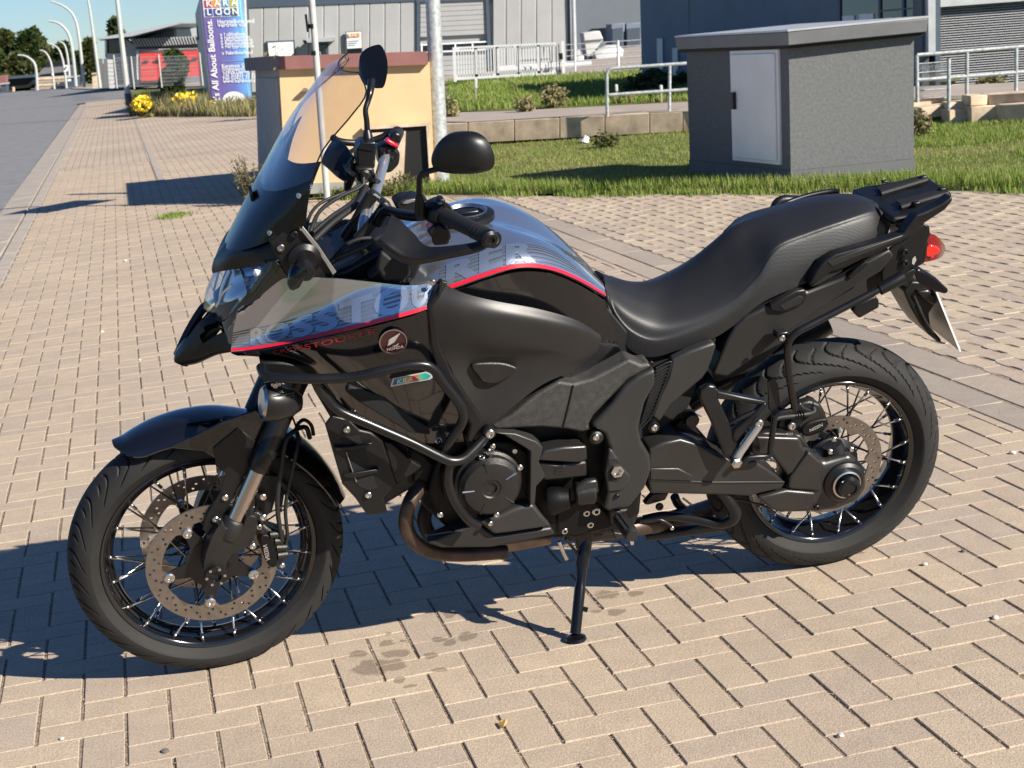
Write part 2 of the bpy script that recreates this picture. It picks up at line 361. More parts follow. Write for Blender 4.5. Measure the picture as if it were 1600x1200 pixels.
m_paver = paver_mat('paver_concrete')
m_paver2 = paver_mat('wavy_paver_concrete', False, ((.44, .35, .26), (.49, .40, .285), (.40, .325, .255)))
m_slab = paver_mat('gutter_slab_concrete', False, ((.36, .30, .24), (.42, .345, .27), (.32, .27, .22)))
m_joint = vary(M_('joint_sand', (.25, .195, .145), .95, spec=.1), 90, .55, coord='Object', bump=1, bscale=260)
def far_paving():
    mt = M_('far_paving', (.42, .335, .25), .85, spec=.3); b = bs(mt); ge = nd(mt, 'ShaderNodeNewGeometry'); mp = nd(mt, 'ShaderNodeMapping'); mp.inputs['Rotation'].default_value = (0, 0, AZ + math.pi / 2)
    lk(mt, ge.outputs['Position'], mp.inputs[0]); br = nd(mt, 'ShaderNodeTexBrick'); br.inputs['Scale'].default_value = 1; br.inputs['Brick Width'].default_value = .2; br.inputs['Row Height'].default_value = .1
    br.inputs['Mortar Size'].default_value = .005; br.inputs['Color1'].default_value = (.40, .32, .245, 1); br.inputs['Color2'].default_value = (.45, .36, .27, 1); br.inputs['Mortar'].default_value = (.22, .17, .13, 1)
    lk(mt, mp.outputs[0], br.inputs['Vector']); n = nd(mt, 'ShaderNodeTexNoise'); n.inputs['Scale'].default_value = .6; n.inputs['Detail'].default_value = 6; lk(mt, ge.outputs['Position'], n.inputs['Vector'])
    mr = nd(mt, 'ShaderNodeMapRange'); mr.inputs[1].default_value = .3; mr.inputs[2].default_value = .7; mr.inputs[3].default_value = .85; mr.inputs[4].default_value = 1.1; lk(mt, n.outputs[0], mr.inputs[0])
    mx = nd(mt, 'ShaderNodeMix', data_type='RGBA', blend_type='MULTIPLY'); mx.inputs[0].default_value = 1; lk(mt, br.outputs[0], mx.inputs[6]); lk(mt, mr.outputs[0], mx.inputs[7]); lk(mt, mx.outputs[2], b.inputs['Base Color']); return mt
m_farpave = far_paving()
def soilmat():
    mt = M_('lawn_soil', (.075, .085, .03), .95, spec=.1); b = bs(mt); ge = nd(mt, 'ShaderNodeNewGeometry')
    n = nd(mt, 'ShaderNodeTexNoise'); n.inputs['Scale'].default_value = .9; n.inputs['Detail'].default_value = 8; n.inputs['Roughness'].default_value = .65; lk(mt, ge.outputs['Position'], n.inputs['Vector'])
    r = nd(mt, 'ShaderNodeValToRGB'); e = r.color_ramp.elements; e[0].position = .36; e[0].color = (.075, .11, .02, 1); e[1].position = .68; e[1].color = (.24, .19, .105, 1); x = e.new(.52); x.color = (.15, .165, .05, 1)
    lk(mt, n.outputs[0], r.inputs[0]); lk(mt, r.outputs[0], b.inputs['Base Color']); return mt
m_soil = soilmat()
m_asphalt = vary(M_('asphalt', (.19, .19, .19), .88, spec=.3), 3, .16, coord='Object', bump=.5, bscale=160, detail=9)
m_curb = vary(M_('kerb_concrete', (.36, .31, .26), .85, spec=.3), 5, .16, bump=.3, bscale=120)
m_backroad = vary(M_('pale_gravel_road', (.34, .29, .245), .9, spec=.2), 2, .14, bump=.3, bscale=60)
def grassmat(name, cols):
    mt = M_(name, cols[0], .6, spec=.25); b = bs(mt); ge = nd(mt, 'ShaderNodeNewGeometry'); r = nd(mt, 'ShaderNodeValToRGB'); e = r.color_ramp.elements
    e[0].color = (*cols[0], 1); e[1].color = (*cols[-1], 1)
    for i, c in enumerate(cols[1:-1]): x = e.new((i + 1) / (len(cols) - 1)); x.color = (*c, 1)
    lk(mt, ge.outputs['Random Per Island'], r.inputs[0]); lk(mt, r.outputs[0], b.inputs['Base Color'])
    tl = nd(mt, 'ShaderNodeBsdfTranslucent'); lk(mt, r.outputs[0], tl.inputs[0]); mx = nd(mt, 'ShaderNodeMixShader'); mx.inputs[0].default_value = .3
    lk(mt, b.outputs[0], mx.inputs[1]); lk(mt, tl.outputs[0], mx.inputs[2]); lk(mt, mx.outputs[0], mt.node_tree.nodes['Material Output'].inputs[0]); return mt
m_grass = grassmat('grass_blades', [(.10, .17, .02), (.16, .25, .035), (.21, .30, .05), (.27, .31, .08), (.34, .30, .14)])
m_drygrass = grassmat('dry_grass_blades', [(.13, .17, .035), (.24, .22, .085), (.32, .26, .13), (.38, .31, .17), (.18, .20, .05)])

# ------------------------------------------------------------------ ground sheets
def sheet(name, pts, mat, z=None):
    return tag(mesh(name, [Vector((p[0], p[1], p[2] if z is None else z)) for p in pts], [tuple(range(len(pts)))], mat), kind='structure')
sheet('ground', [(-900, -60, 0), (900, -60, 0), (900, 1500, 0), (-900, 1500, 0)], m_soil, -.06)
BED0, BED1 = -1.0, 3.12                         # edges of the forecourt across the road direction
sheet('paving_bed', [AB(-1.0, -1), AB(8.5, -1), AB(8.5, 8.6), AB(5.9, 9.9), AB(5.54, 10.71), AB(4.93, 11.38), AB(4.33, 12.29), AB(3.63, 13.06), AB(2.8, 14.43), AB(1.66, 15.49), AB(1.6, 24.2), AB(-1, 24.2)], m_joint, -.0034)
sheet('far_pavement', [AB(-1.0, 24), AB(1.6, 24), AB(1.58, 16.2), AB(2.9, 16.2), AB(3.3, 36.5), AB(.34, 45), AB(.3, 66), AB(-1.25, 66), AB(-1.0, 50)], m_farpave, -.004)
ra = [(-1.43, -2), (-1.43, 20.8), (-1.45, 42), (-1.47, 63), (-1.6, 66)]
sheet('road', [AB(b_, a_) for b_, a_ in ra] + [AB(.3, 67.5), AB(4, 66), AB(5, 74), AB(1.2, 80), AB(-.6, 96), AB(-2.2, 104), AB(-2.6, 150), AB(-14, 150), AB(-9, -2)], m_asphalt, -.022)
kb = MB(); kp = [(-1.0, 0), (-1.0, 30), (-1.05, 66)]
k_t = thing('kerb', AB(-1.1, 20, 0), 'pale concrete kerb between the asphalt and the pavement', 'kerb')
a_ = 11.0; i = 0
while a_ < 64:                                   # kerb stones, then a flat edging strip beside them
    L_ = 1.0 if a_ < 40 else 3.0; e0 = .23; e1 = .23
    i0 = -.125 - max(0, a_ - 30) * .0012; i1 = -.125 - max(0, a_ + L_ - 30) * .0012
    q = [AB(-1.2 - e0, a_ + .006, -.02), AB(-1.0 + i0 - .006, a_ + .006, 0), AB(-1.0 + i1 - .006, a_ + L_ - .006, 0), AB(-1.2 - e1, a_ + L_ - .006, -.02)]
    MB().hexa([v + Vector((0, 0, rnd.uniform(0, .004))) for v in q], (0, 0, -.08)).build('kerb_stone', m_curb, k_t, world=True, bevel=.006 if a_ < 30 else 0)
    q = [AB(-.985 + i0, a_ + .006), AB(-1.0, a_ + .006), AB(-1.0, a_ + L_ - .006), AB(-.985 + i1, a_ + L_ - .006)]
    MB().hexa(q, (0, 0, -.06)).build('edging_stone', m_curb, k_t, world=True, bevel=.004 if a_ < 30 else 0)
    a_ += L_
for k in range(8):                               # edging row between pavement and forecourt
    a_ = 20 + k * 4; MB().hexa([AB(.335, a_ + .02, .002), AB(.42, a_ + .02, .002), AB(.42, a_ + 3.98, .002), AB(.335, a_ + 3.98, .002)], (0, 0, -.05)).build('edging_stone', m_curb, k_t, world=True)

# ------------------------------------------------------------------ pavers, herringbone
G0B, G0A, UN = 1.41252, 3.22915, .1
def in_view(P, mg=60):
    x, y, z = proj(P); return z > .3 and -mg < x < 1600 + mg and -mg < y < 1200 + mg
def grass_edge(b_):                              # far edge of the forecourt
    t = [(1.6, 15.55), (2.8, 14.43), (3.63, 13.06), (4.33, 12.29), (4.93, 11.38), (5.54, 10.71), (6.0, 9.9), (9, 6)]
    if b_ < 1.6: return 24.3
    for (b0, a0), (b1, a1) in zip(t, t[1:]):
        if b0 <= b_ <= b1: return a0 + (a1 - a0) * (b_ - b0) / (b1 - b0)
    return 5
def paver_geo(l, w, jx, jy, ch=.0021, zt=0, dep=.03):
    x, y = l / 2 - jx, w / 2 - jy; X, Y = x - ch, y - ch
    vs = [(-x, -y, zt - dep), (x, -y, zt - dep), (x, y, zt - dep), (-x, y, zt - dep), (-x, -y, zt - .0017), (x, -y, zt - .0017), (x, y, zt - .0017), (-x, y, zt - .0017), (-X, -Y, zt), (X, -Y, zt), (X, Y, zt), (-X, Y, zt)]
    fs = [(8, 9, 10, 11)] + [(i, (i + 1) % 4, 4 + (i + 1) % 4, 4 + i) for i in range(4)] + [(4 + i, 4 + (i + 1) % 4, 8 + (i + 1) % 4, 8 + i) for i in range(4)]
    return [Vector(v) for v in vs], fs
PGS = (paver_geo(.2, .1, .0036, .0014), paver_geo(.2, .1, .0014, .0036))
cells = []
for xi in range(-26, 14):
    for vi in range(-12, 215):
        yi = vi - 1; s_ = (xi - yi) % 4
        if s_ == 0: cb, ca, ver = xi + 1, vi + .5, 0
        elif s_ == 2: cb, ca, ver = xi + .5, vi, 1
        else: continue
        b_, a_ = G0B + cb * UN, G0A + ca * UN
        if b_ < -1.06 or b_ > 2.82 or a_ > grass_edge(b_) or (a_ > 19.9 and .3 < b_ < .46): continue
        P = AB(b_, a_)
        if not in_view(P): continue
        cells.append((P.length, P, ver))
cells.sort(key=lambda c: c[0])
fc_t = thing('paved_forecourt', AB(1, 3, 0), 'beige concrete paving in a herringbone pattern under and around the motorcycle', 'paving')
pms = []
for g_ in PGS: pm = bpy.data.meshes.new('paver'); pm.from_pydata([tuple(v) for v in g_[0]], [], g_[1]); pm.materials.append(m_paver); pms.append(pm)
stuff = MB(); npv = 0
for k, (d_, P, ver) in enumerate(cells):
    ang = -AZ + (math.pi / 2 if ver else 0)
    M4 = Matrix.Translation(P + Vector((0, 0, rnd.uniform(-.0012, .0012)))) @ Matrix.Rotation(ang + rnd.gauss(0, .004), 4, 'Z') @ Matrix.Rotation(rnd.gauss(0, .004), 4, 'X') @ Matrix.Rotation(rnd.gauss(0, .003), 4, 'Y')
    PG = PGS[ver]
    vv = [M4 @ v for v in PG[0]]; bs_ = [v.dot(BX) for v in vv]; cut = max(bs_) > 2.748 or min(bs_) < -.996
    if cut:                                      # pavers cut to the gutter and to the edging
        vv = [v + BX * (min(max(q, -.996), 2.748) - q) for v, q in zip(vv, bs_)]; bs_ = [v.dot(BX) for v in vv]
        if max(bs_) - min(bs_) < .014: continue
    npv += 1
    if npv <= 300:
        o = link('paver', pms[ver], fc_t, Matrix.Translation(-fc_t.location) @ M4) if not cut else mesh('paver', vv, PG[1], m_paver, fc_t, world=True)
    else: stuff.add(vv, PG[1])
tag(stuff.build('farther_paving', m_paver, fc_t, world=True), kind='stuff')
gv_, gf_ = [], []                                # loose grit caught in the joints
for d_, P, ver in cells[:1500]:
    if not ver: continue
    for sd in (-.05, .05):
        for _ in range(15):
            c = P + BX * (sd + rnd.gauss(0, .0016)) + AX * rnd.uniform(-.1, .1); c.z = rnd.uniform(-.004, -.0008); r_ = rnd.uniform(.0010, .0028); k = len(gv_)
            gv_ += [c + Vector((rnd.gauss(0, r_), rnd.gauss(0, r_), rnd.uniform(0, r_))) for _ in range(4)]; gf_ += [(k, k + 1, k + 2), (k, k + 1, k + 3), (k + 1, k + 2, k + 3), (k, k + 2, k + 3)]
m_grit = grassmat('joint_grit', [(.16, .125, .09), (.36, .29, .21), (.60, .50, .39), (.28, .23, .17)])
me = bpy.data.meshes.new('joint_grit'); me.from_pydata([tuple(v - fc_t.location) for v in gv_], [], gf_); me.materials.append(m_grit); tag(link('joint_grit', me, fc_t), kind='stuff')
# gutter of two slab rows, then wavy interlocking blocks to its right
gt = thing('gutter', AB(2.94, 6, 0), 'double row of flat gutter slabs crossing the paving behind the motorcycle', 'gutter')
for b0, b1, off in ((2.755, 2.905, 0), (2.912, 3.085, .4)):
    a_ = 2.2 + off
    while a_ < 14.6:
        if a_ + .5 < grass_edge(b0) and in_view(AB(b0, a_), 250):
            MB().hexa([AB(b0 + .004, a_ + .003, rnd.uniform(-.002, .002)), AB(b1 - .004, a_ + .003, rnd.uniform(-.002, .002)), AB(b1 - .004, a_ + .697, rnd.uniform(-.002, .002)), AB(b0 + .004, a_ + .697, rnd.uniform(-.002, .002))], (0, 0, -.03)).build('gutter_slab', m_slab, gt, world=True, bevel=.004)
        a_ += .7
def wavy_geo():
    N = 8; top = []; A = [(-.0965 + .193 * i / N) for i in range(N + 1)]
    w = lambda a: .009 * math.tanh(6 * math.sin(2 * math.pi * (a + .0965) / .193 + .6))
    rim = [(-.0484 + w(a), a * 1.024) for a in A] + [(.0484 + w(a), a * 1.024) for a in reversed(A)]
    n = len(rim); vs = [Vector((b, a, -.03)) for b, a in rim] + [Vector((b, a, -.004)) for b, a in rim] + [Vector((b * .955, a * .972, 0)) for b, a in rim]
    fs = [tuple(range(2 * n, 3 * n))] + [(i, (i + 1) % n, n + (i + 1) % n, n + i) for i in range(n)] + [(n + i, n + (i + 1) % n, 2 * n + (i + 1) % n, 2 * n + i) for i in range(n)]
    return vs, fs
WG = wavy_geo(); wv = []
for r_ in range(0, 50):
    for q_ in range(0, 66):
        b_ = 3.145 + r_ * .0985; a_ = 2 + q_ * .2 + (r_ * .075) % .2
        P = AB(b_, a_)
        if a_ > grass_edge(b_) or not in_view(P): continue
        wv.append((P.length, P))
wv.sort(key=lambda c: c[0])
wt = thing('wavy_paving', AB(4, 7, 0), 'pale wavy interlocking block paving behind the tail of the motorcycle', 'paving')
wm = bpy.data.meshes.new('wavy_block'); wm.from_pydata([tuple(v) for v in WG[0]], [], WG[1]); wm.materials.append(m_paver2)
stuff = MB()
for k, (d_, P) in enumerate(wv):
    M4 = Matrix.Translation(P + Vector((0, 0, rnd.uniform(-.002, .002)))) @ Matrix.Rotation(-AZ + rnd.gauss(0, .006), 4, 'Z') @ Matrix.Rotation(rnd.gauss(0, .008), 4, 'X') @ Matrix.Rotation(rnd.gauss(0, .012), 4, 'Y')
    if k < 300:
        o = bpy.data.objects.new('block', wm); COL.objects.link(o); o.parent = wt; o.matrix_local = Matrix.Translation(-wt.location) @ M4
    else: stuff.add([M4 @ v for v in WG[0]], WG[1])
tag(stuff.build('farther_blocks', m_paver2, wt, world=True), kind='stuff')

# ------------------------------------------------------------------ grass
def ground_h(x, y):                              # gentle rise of the verge
    b_, a_ = x * BX.x + y * BX.y, x * AX.x + y * AX.y
    return .018 + .05 * mnoise.noise(Vector((x * .5, y * .5, 3))) * min(1, max(0, (a_ - 14) / 2))
vb = [(1.6, 15.6), (2.8, 14.45), (3.63, 13.1), (4.33, 12.32), (4.93, 11.4), (5.54, 10.73), (6.0, 9.95), (9.5, 6.2), (14, 12), (11, 18), (8.7, 20.5), (6.72, 19.05), (4.7, 20.75), (3.1, 21.6), (2.7, 16), (1.6, 16)]
def in_poly(b_, a_, poly):
    c = False; n = len(poly)
    for i in range(n):
        (x0, y0), (x1, y1) = poly[i], poly[(i + 1) % n]
        if (y0 > a_) != (y1 > a_) and b_ < (x1 - x0) * (a_ - y0) / (y1 - y0) + x0: c = not c
    return c
vs = []; fs = []; ix = {}
step = .35
for i in range(0, 42):
    for j in range(0, 56):
        b_, a_ = 1.4 + i * step, 5.6 + j * step
        if in_poly(b_, a_, vb) or any(in_poly(b_ + e * step, a_ + f * step, vb) for e in (-1, 0, 1) for f in (-1, 0, 1)):
            p = AB(b_, a_)
            if a_ < grass_edge(min(max(b_, 1.6), 8.9)) - .02:
                p = AB(b_, grass_edge(min(max(b_, 1.6), 8.9))); p.z = -.004
            else: p.z = ground_h(p.x, p.y)
            ix[(i, j)] = len(vs); vs.append(p)
for (i, j) in list(ix):
    q = [(i, j), (i + 1, j), (i + 1, j + 1), (i, j + 1)]
    if all(k in ix for k in q): fs.append(tuple(ix[k] for k in q))
tag(mesh('verge', vs, fs, m_soil, smooth=True), kind='structure')
sheet('verge_edge', [AB(b_, grass_edge(b_) - .22) for b_ in (1.62, 2.8, 3.63, 4.33, 4.93, 5.54, 5.99, 8.9)] + [AB(b_, grass_edge(b_) + .5) for b_ in (8.9, 5.99, 5.54, 4.93, 4.33, 3.63, 2.8, 1.62)], m_soil, -.0055)
def blades(n, pick, h, w, mat, name, lean=.5, kind='stuff', parent=None):
    vs = []; fs = []
    for _ in range(n):
        r_ = pick()
        if r_ is None: continue
        P, s_ = r_; a = rnd.uniform(0, 6.283); hh = h * s_ * rnd.uniform(.5, 1.25); d = Vector((math.cos(a), math.sin(a), 0)); e = Vector((-d.y, d.x, 0)) * w * rnd.uniform(.7, 1.3)
        l = d * hh * rnd.uniform(.1, lean) * 1.0; k = len(vs)
        vs += [P - e, P + e, P + l * .4 + Vector((0, 0, hh * .6)) + e * .7, P + l * .4 + Vector((0, 0, hh * .6)) - e * .7, P + l + Vector((0, 0, hh))]
        fs += [(k, k + 1, k + 2, k + 3), (k + 3, k + 2, k + 4)]
    me = bpy.data.meshes.new(name); me.from_pydata([tuple(v) for v in vs], [], fs); me.materials.append(mat)
    o = link(name, me, parent); return tag(o, kind=kind) if kind else o
bb = [min(p[0] for p in vb), max(p[0] for p in vb), min(p[1] for p in vb), max(p[1] for p in vb)]
def pick_verge(dry):
    def f():
        for _ in range(40):
            b_, a_ = rnd.uniform(1.6, 10.5), rnd.uniform(6, 21.5)
            if not in_poly(b_, a_, vb): continue
            P = AB(b_, a_)
            if not in_view(P, 30): continue
            e = a_ - grass_edge(min(max(b_, 1.6), 8.9)); nz = mnoise.noise(Vector((P.x * .8, P.y * .8, 1.5)))
            bare = (e > .95 + .5 * nz and P.x < 2.6) or (e > 1.6 and nz > .05)
            if dry != (bare or nz > .35): 
                if rnd.random() > .25: continue
            if bare and rnd.random() < .35: continue
            P.z = ground_h(P.x, P.y) - .005
            return P, (1.2 if e < .7 else .62) * (.7 if bare else 1)
        return None
    return f
tag(blades(85000, pick_verge(False), .085, .0032, m_grass, 'grass'), 'bright green grass along the far edge of the paving', 'grass')
tag(blades(45000, pick_verge(True), .045, .0036, m_drygrass, 'dry_grass'), 'patchy dry grass below the low concrete wall', 'grass')
def pick_edge():                                 # tufts growing out over the last rows of paving
    b_ = rnd.choice((2.0, 2.5, 3.2, 3.63, 3.95, 4.3, 4.36, 4.7, 5.0, 5.35, 5.9)) + rnd.gauss(0, .07); a_ = grass_edge(min(max(b_, 1.6), 8.9)) - abs(rnd.gauss(0, .12))
    return AB(b_, a_, -.004), .8
tag(blades(2600, pick_edge, .07, .0035, m_grass, 'edge_grass'), 'small grass tufts growing between the outer pavers', 'grass')
def pick_tuft():
    p = G(272, 338); return p + Vector((rnd.gauss(0, .07), rnd.gauss(0, .1), -.004)), .7
tag(blades(700, pick_tuft, .05, .004, m_grass, 'grass_tuft'), 'lone low grass tuft in the paving by the box shadow', 'plant')
# ------------------------------------------------------------------ background materials
def ribbed(mt, period, depth=.01, axis='X'):
    b = bs(mt); tc = nd(mt, 'ShaderNodeNewGeometry'); w = nd(mt, 'ShaderNodeTexWave', bands_direction=axis); w.inputs['Scale'].default_value = 1 / period / 3.1831; w.inputs['Distortion'].default_value = 0
    lk(mt, tc.outputs['Position'], w.inputs['Vector']); bp = nd(mt, 'ShaderNodeBump'); bp.inputs['Strength'].default_value = .6; bp.inputs['Distance'].default_value = depth; lk(mt, w.outputs[0], bp.inputs['Height']); lk(mt, bp.outputs[0], b.inputs['Normal']); return mt
m_hall = vary(M_('pale_grey_cladding', (.34, .34, .335), .6, spec=.3), 1.5, .05)
m_trim = M_('slate_blue_trim', (.055, .075, .10), .5)
m_zinc = vary(M_('pale_zinc', (.50, .52, .52), .4, .4), 8, .1)
m_galv = vary(M_('galvanised_steel', (.40, .42, .42), .5, .35), 28, .35, detail=7, bump=.2, bscale=90)
m_lightpole = vary(M_('pale_painted_pole', (.42, .43, .41), .5), 12, .1)
m_shed = vary(M_('dark_grey_roughcast', (.15, .155, .155), .95, spec=.1), 40, .14, bump=1.0, bscale=95, detail=3)
m_plinth = vary(M_('grey_plinth', (.145, .147, .15), .9, spec=.1), 4, .1)
m_shedroof = vary(M_('grey_sheet_metal', (.16, .165, .17), .5, .2), 5, .1)
m_door = vary(M_('pale_grey_door', (.82, .81, .78), .5), 4, .05)
m_yellow = vary(M_('yellow_render', (.62, .455, .255), .9, spec=.15), 3, .07, detail=8, bump=.4, bscale=130)
m_greypanel = vary(M_('weathered_grey_panel', (.30, .29, .27), .8), 5, .12)
m_redroof = vary(M_('dull_red_roof_edge', (.23, .10, .09), .75), 7, .12)
m_brownroof = vary(M_('grey_brown_fascia', (.15, .13, .125), .85), 7, .15)
m_conc = vary(M_('weathered_concrete', (.56, .44, .315), .92, spec=.2), 6, .30, detail=10, bump=.4, bscale=60)
m_blue = vary(M_('slate_blue_facade', (.16, .19, .235), .8), 2, .08)
m_dkglass = M_('dark_window_glass', (.015, .02, .028), .06, spec=.8)
m_paleglass = M_('pale_blind', (.75, .75, .72), .5)
m_louvre = M_('grey_louvre', (.5, .51, .52), .5, .1)
m_redgate = vary(M_('red_sectional_gate', (.58, .055, .05), .5), 3, .08)
m_whitewash = vary(M_('white_wall', (.5, .5, .49), .7), 3, .06)
m_greyroof = vary(M_('grey_tile_roof', (.16, .16, .165), .7), 4, .12)
m_navy = M_('sign_violet', (.075, .065, .20), .35)
m_signblue = M_('sign_blue', (.06, .20, .45), .35)
m_wood = vary(M_('grey_wood', (.32, .27, .21), .85), 10, .25)
m_bark = vary(M_('bark', (.085, .065, .045), .9), 12, .3)
def leafmat(name, cs): return grassmat(name, cs)
m_leaf = leafmat('dark_leaves', [(.022, .040, .012), (.035, .060, .016), (.055, .080, .022), (.075, .095, .03)])
m_leaf2 = leafmat('olive_leaves', [(.045, .065, .018), (.07, .09, .025), (.10, .115, .035), (.085, .075, .03)])
m_leafp = leafmat('weed_leaves', [(.10, .13, .035), (.20, .20, .08), (.34, .28, .15), (.22, .19, .10)])
m_flower = M_('yellow_petals', (.75, .55, .03), .6)
def wall(name, px, y, th, mat, parent, **kw):    # a face given by its corners (px, py[, depth]) with real thickness behind it
    q = [D(p[0], p[1], p[2] if len(p) > 2 else y) for p in px]
    return MB().prism(q, (0, th, 0)).build(name, mat, parent, world=True, **kw)
def lerp(a, b, t): return a + (b - a) * t

# ------------------------------------------------------------------ dark grey transformer cabin on the verge
FCs, LCs = G(1236, 293), G(1077, 272.5); RCs = D(1430, 277, FCs.y); RCs.z = 0
sh = thing('utility_cabin', (FCs + LCs) / 2, 'dark grey roughcast utility cabin with a flat roof and a pale metal door', 'cabin')
dz = Vector((0, 0, 1)); bk = LCs - FCs; rt = RCs - FCs
def shp(base, z): return Vector((base.x, base.y, z))
tl = Vector((-.022, 0, 0))                        # the photographed verticals lean by this much per metre
def up(p, z): return Vector((p.x, p.y, 0)) + Vector((.03 * z - .04 * z * (p.x - 1.3) * .0, 0, z))
pl = [FCs, RCs, RCs + bk, LCs]
def ring(z, out=0.0):
    c = sum(pl, Vector()) / 4; r = []
    for p in pl:
        d = p - c; r.append(Vector((p.x, p.y, 0)) + Vector((d.x, d.y, 0)).normalized() * out + Vector((.038 * z, -.01 * z, z)))
    return r
def ringbox(name, z0, z1, o0, o1, mat, **kw):
    a, b = ring(z0, o0), ring(z1, o1); return mesh(name, a + b, [(3, 2, 1, 0), (4, 5, 6, 7)] + [(i, (i + 1) % 4, 4 + (i + 1) % 4, 4 + i) for i in range(4)], mat, sh, world=True, **kw)
ringbox('plinth', -.05, .13, .0, .0, m_plinth)
ringbox('wall', .132, 1.075, -.012, -.012, m_shed)
ringbox('roof', 1.077, 1.10, .07, .07, m_deep)
ringbox('roof_edge', 1.102, 1.205, .105, .115, m_shedroof, bevel=.006)
ringbox('roof_cap', 1.207, 1.222, .12, .12, m_zinc)
e1 = bk.normalized(); nl = Vector((-bk.y, bk.x, 0)).normalized(); nl = -nl if nl.x > 0 else nl
def lw(t, z, o=0): return FCs + bk * t + nl * o + Vector((.038 * z, -.01 * z, z))
def quad_box(q, d): return MB().hexa(q, d)
T0, T1, Z0, Z1 = .10, .505, .20, 1.045
quad_box([lw(T0 - .02, Z0 - .03, .014), lw(T1 + .02, Z0 - .03, .014), lw(T1 + .02, Z1 + .03, .014), lw(T0 - .02, Z1 + .03, .014)], -nl * .05).build('door_frame', m_door, sh, world=True, bevel=.004)
dr = quad_box([lw(T0, Z0, .03), lw(T1, Z0, .03), lw(T1, Z1, .03), lw(T0, Z1, .03)], -nl * .014).build('door', m_door, sh, world=True, bevel=.005)
def child_world(o, t): o.parent = t; o.matrix_parent_inverse = Matrix.Identity(4); return o
def shift(o, par): return o
hb = MB(); hb.hexa([lw(T1 - .025, .60, .06) - sh.location, lw(T1 - .05, .60, .06) - sh.location, lw(T1 - .05, .74, .06) - sh.location, lw(T1 - .025, .74, .06) - sh.location], -nl * .03)
hb.build('handle', m_plastic, dr, bevel=.004)
for t_ in (.2, .8):                               # roof edge fixings
    pass

# ------------------------------------------------------------------ yellow rendered box
yb = thing('switch_box', G(560, 296), 'yellow rendered switch box with a dull red roof edge beside the galvanised pole', 'utility box')
FL, FR_, BL = (447, 300, 15.9), (679, 291, 15.2), (404, 274, 18.6)
def yq(name, pts, mat, d, parent=yb, **kw):
    q = [D(*p) for p in pts]; return MB().prism(q, d).build(name, mat, parent, world=True, **kw)
yq('wall', [(447, 300, 15.5), (679, 291, 15.5), (671, 97, 15.5), (436, 107, 15.5)], m_yellow, (.0, .25, 0))
yq('side_wall', [(446, 300, 15.52), (435, 107, 15.52), (398.5, 108, 18.6), (404, 274, 18.6)], m_greypanel, (.25, .08, 0))
yq('side_panel', [(442, 296, 15.54), (433, 122, 15.54), (400, 121, 18.4), (404, 268, 18.4)], m_greypanel, (.02, .0, 0), bevel=.006)
gv = yq('vent', [(438, 200, 15.62), (436, 152, 15.62), (421.5, 152, 16.7), (424, 195, 16.7)], m_plastic, (.03, 0, 0))
for k in range(11):
    t = k / 10.5; x0, y0 = lerp(436, 438, t), lerp(152, 199, t); x1, y1 = lerp(421.5, 424, t), lerp(152, 194, t)
    yq('vent_slat', [(x0, y0, 15.6), (x0, y0 + 2.6, 15.6), (x1, y1 + 2.6, 16.68), (x1, y1, 16.68)], m_greypanel, (.01, 0, 0))
r0, r1, r2 = D(425.5, 88, 15.43), D(667, 80, 15.43), D(381, 91, 18.6)
MB().prism([r0, r1, r1 + r2 - r0, r2], (0, 0, -.125)).build('roof', m_redroof, yb, world=True)
yq('fascia', [(427, 109.4, 15.425), (425.3, 87.5, 15.425), (381, 91, 18.6), (383, 111, 18.6)], m_brownroof, (.06, 0, 0))
yq('base_course', [(447, 304, 15.48), (679, 297, 15.48), (678.5, 279, 15.48), (446.3, 288, 15.48)], m_greypanel, (0, .05, 0))
yq('opening', [(572, 292, 15.46), (672, 289, 15.46), (668, 196, 15.46), (571, 202, 15.46)], m_deep, (0, .03, 0))
for q in ([(566, 203, 15.42), (673, 196, 15.42), (673, 191, 15.42), (566, 198, 15.42)], [(569, 203.5, 15.41), (576, 203, 15.41), (577, 296, 15.41), (570, 296, 15.41)], [(666, 196.5, 15.41), (671, 196.2, 15.41), (677, 292, 15.41), (672, 292, 15.41)]):
    yq('opening_frame', q, m_conc, (0, .06, 0))
yq('shutter', [(577, 294, 15.44), (630, 292, 15.44), (634, 205, 15.44), (577, 208, 15.44)], m_conc, (0, .02, 0))
lm = yq('wall_lamp', [(470, 143, 15.42), (474, 138, 15.42), (479, 138, 15.42), (482, 143, 15.42)], m_brownroof, (0, .08, 0))

# ------------------------------------------------------------------ poles
def pole(name, px0, px1, y, r0, r1, mat, label, cat='pole', group=None, n=16):
    a, b = D(px0[0], px0[1], y), D(px1[0], px1[1], y); a.z = min(a.z, -.02) if abs(a.z) < .3 else a.z
    t = thing(name, a, label, cat, group); d = (b - a)
    MB().tube([a, a + d * .5, b], [r0, (r0 + r1) / 2, r1], n).build('shaft', mat, t, world=True, smooth=True)
    return t
pz = 15.62
t = pole('galvanised_pole', (690, 294), (662, -300), pz, .082, .058, m_galv, 'thick galvanised lamp pole standing in the grass at the right end of the yellow box', 'pole')
MB().tube([D(689.5, 298, pz), D(689, 290, pz)], .09, 16).build('collar', m_galv, t, world=True, smooth=True)
pz = 15.15
t = pole('sign_pole', (511, 311), (462, -320), pz, .031, .029, m_lightpole, 'slim pale pole with black bands in front of the yellow box', 'pole')
for py in (41, 83):
    x = 484 + (py) * .0882; MB().tube([D(x - .2, py - 3.5, pz), D(x + .2, py + 3.5, pz)], .034, 14).build('band', m_plastic, t, world=True, smooth=True)
MB().box(D(481.5, 36, pz) + Vector((-.01, -.02, 0)), (.02, .03, .16)).build('clip', m_plastic, t, world=True)
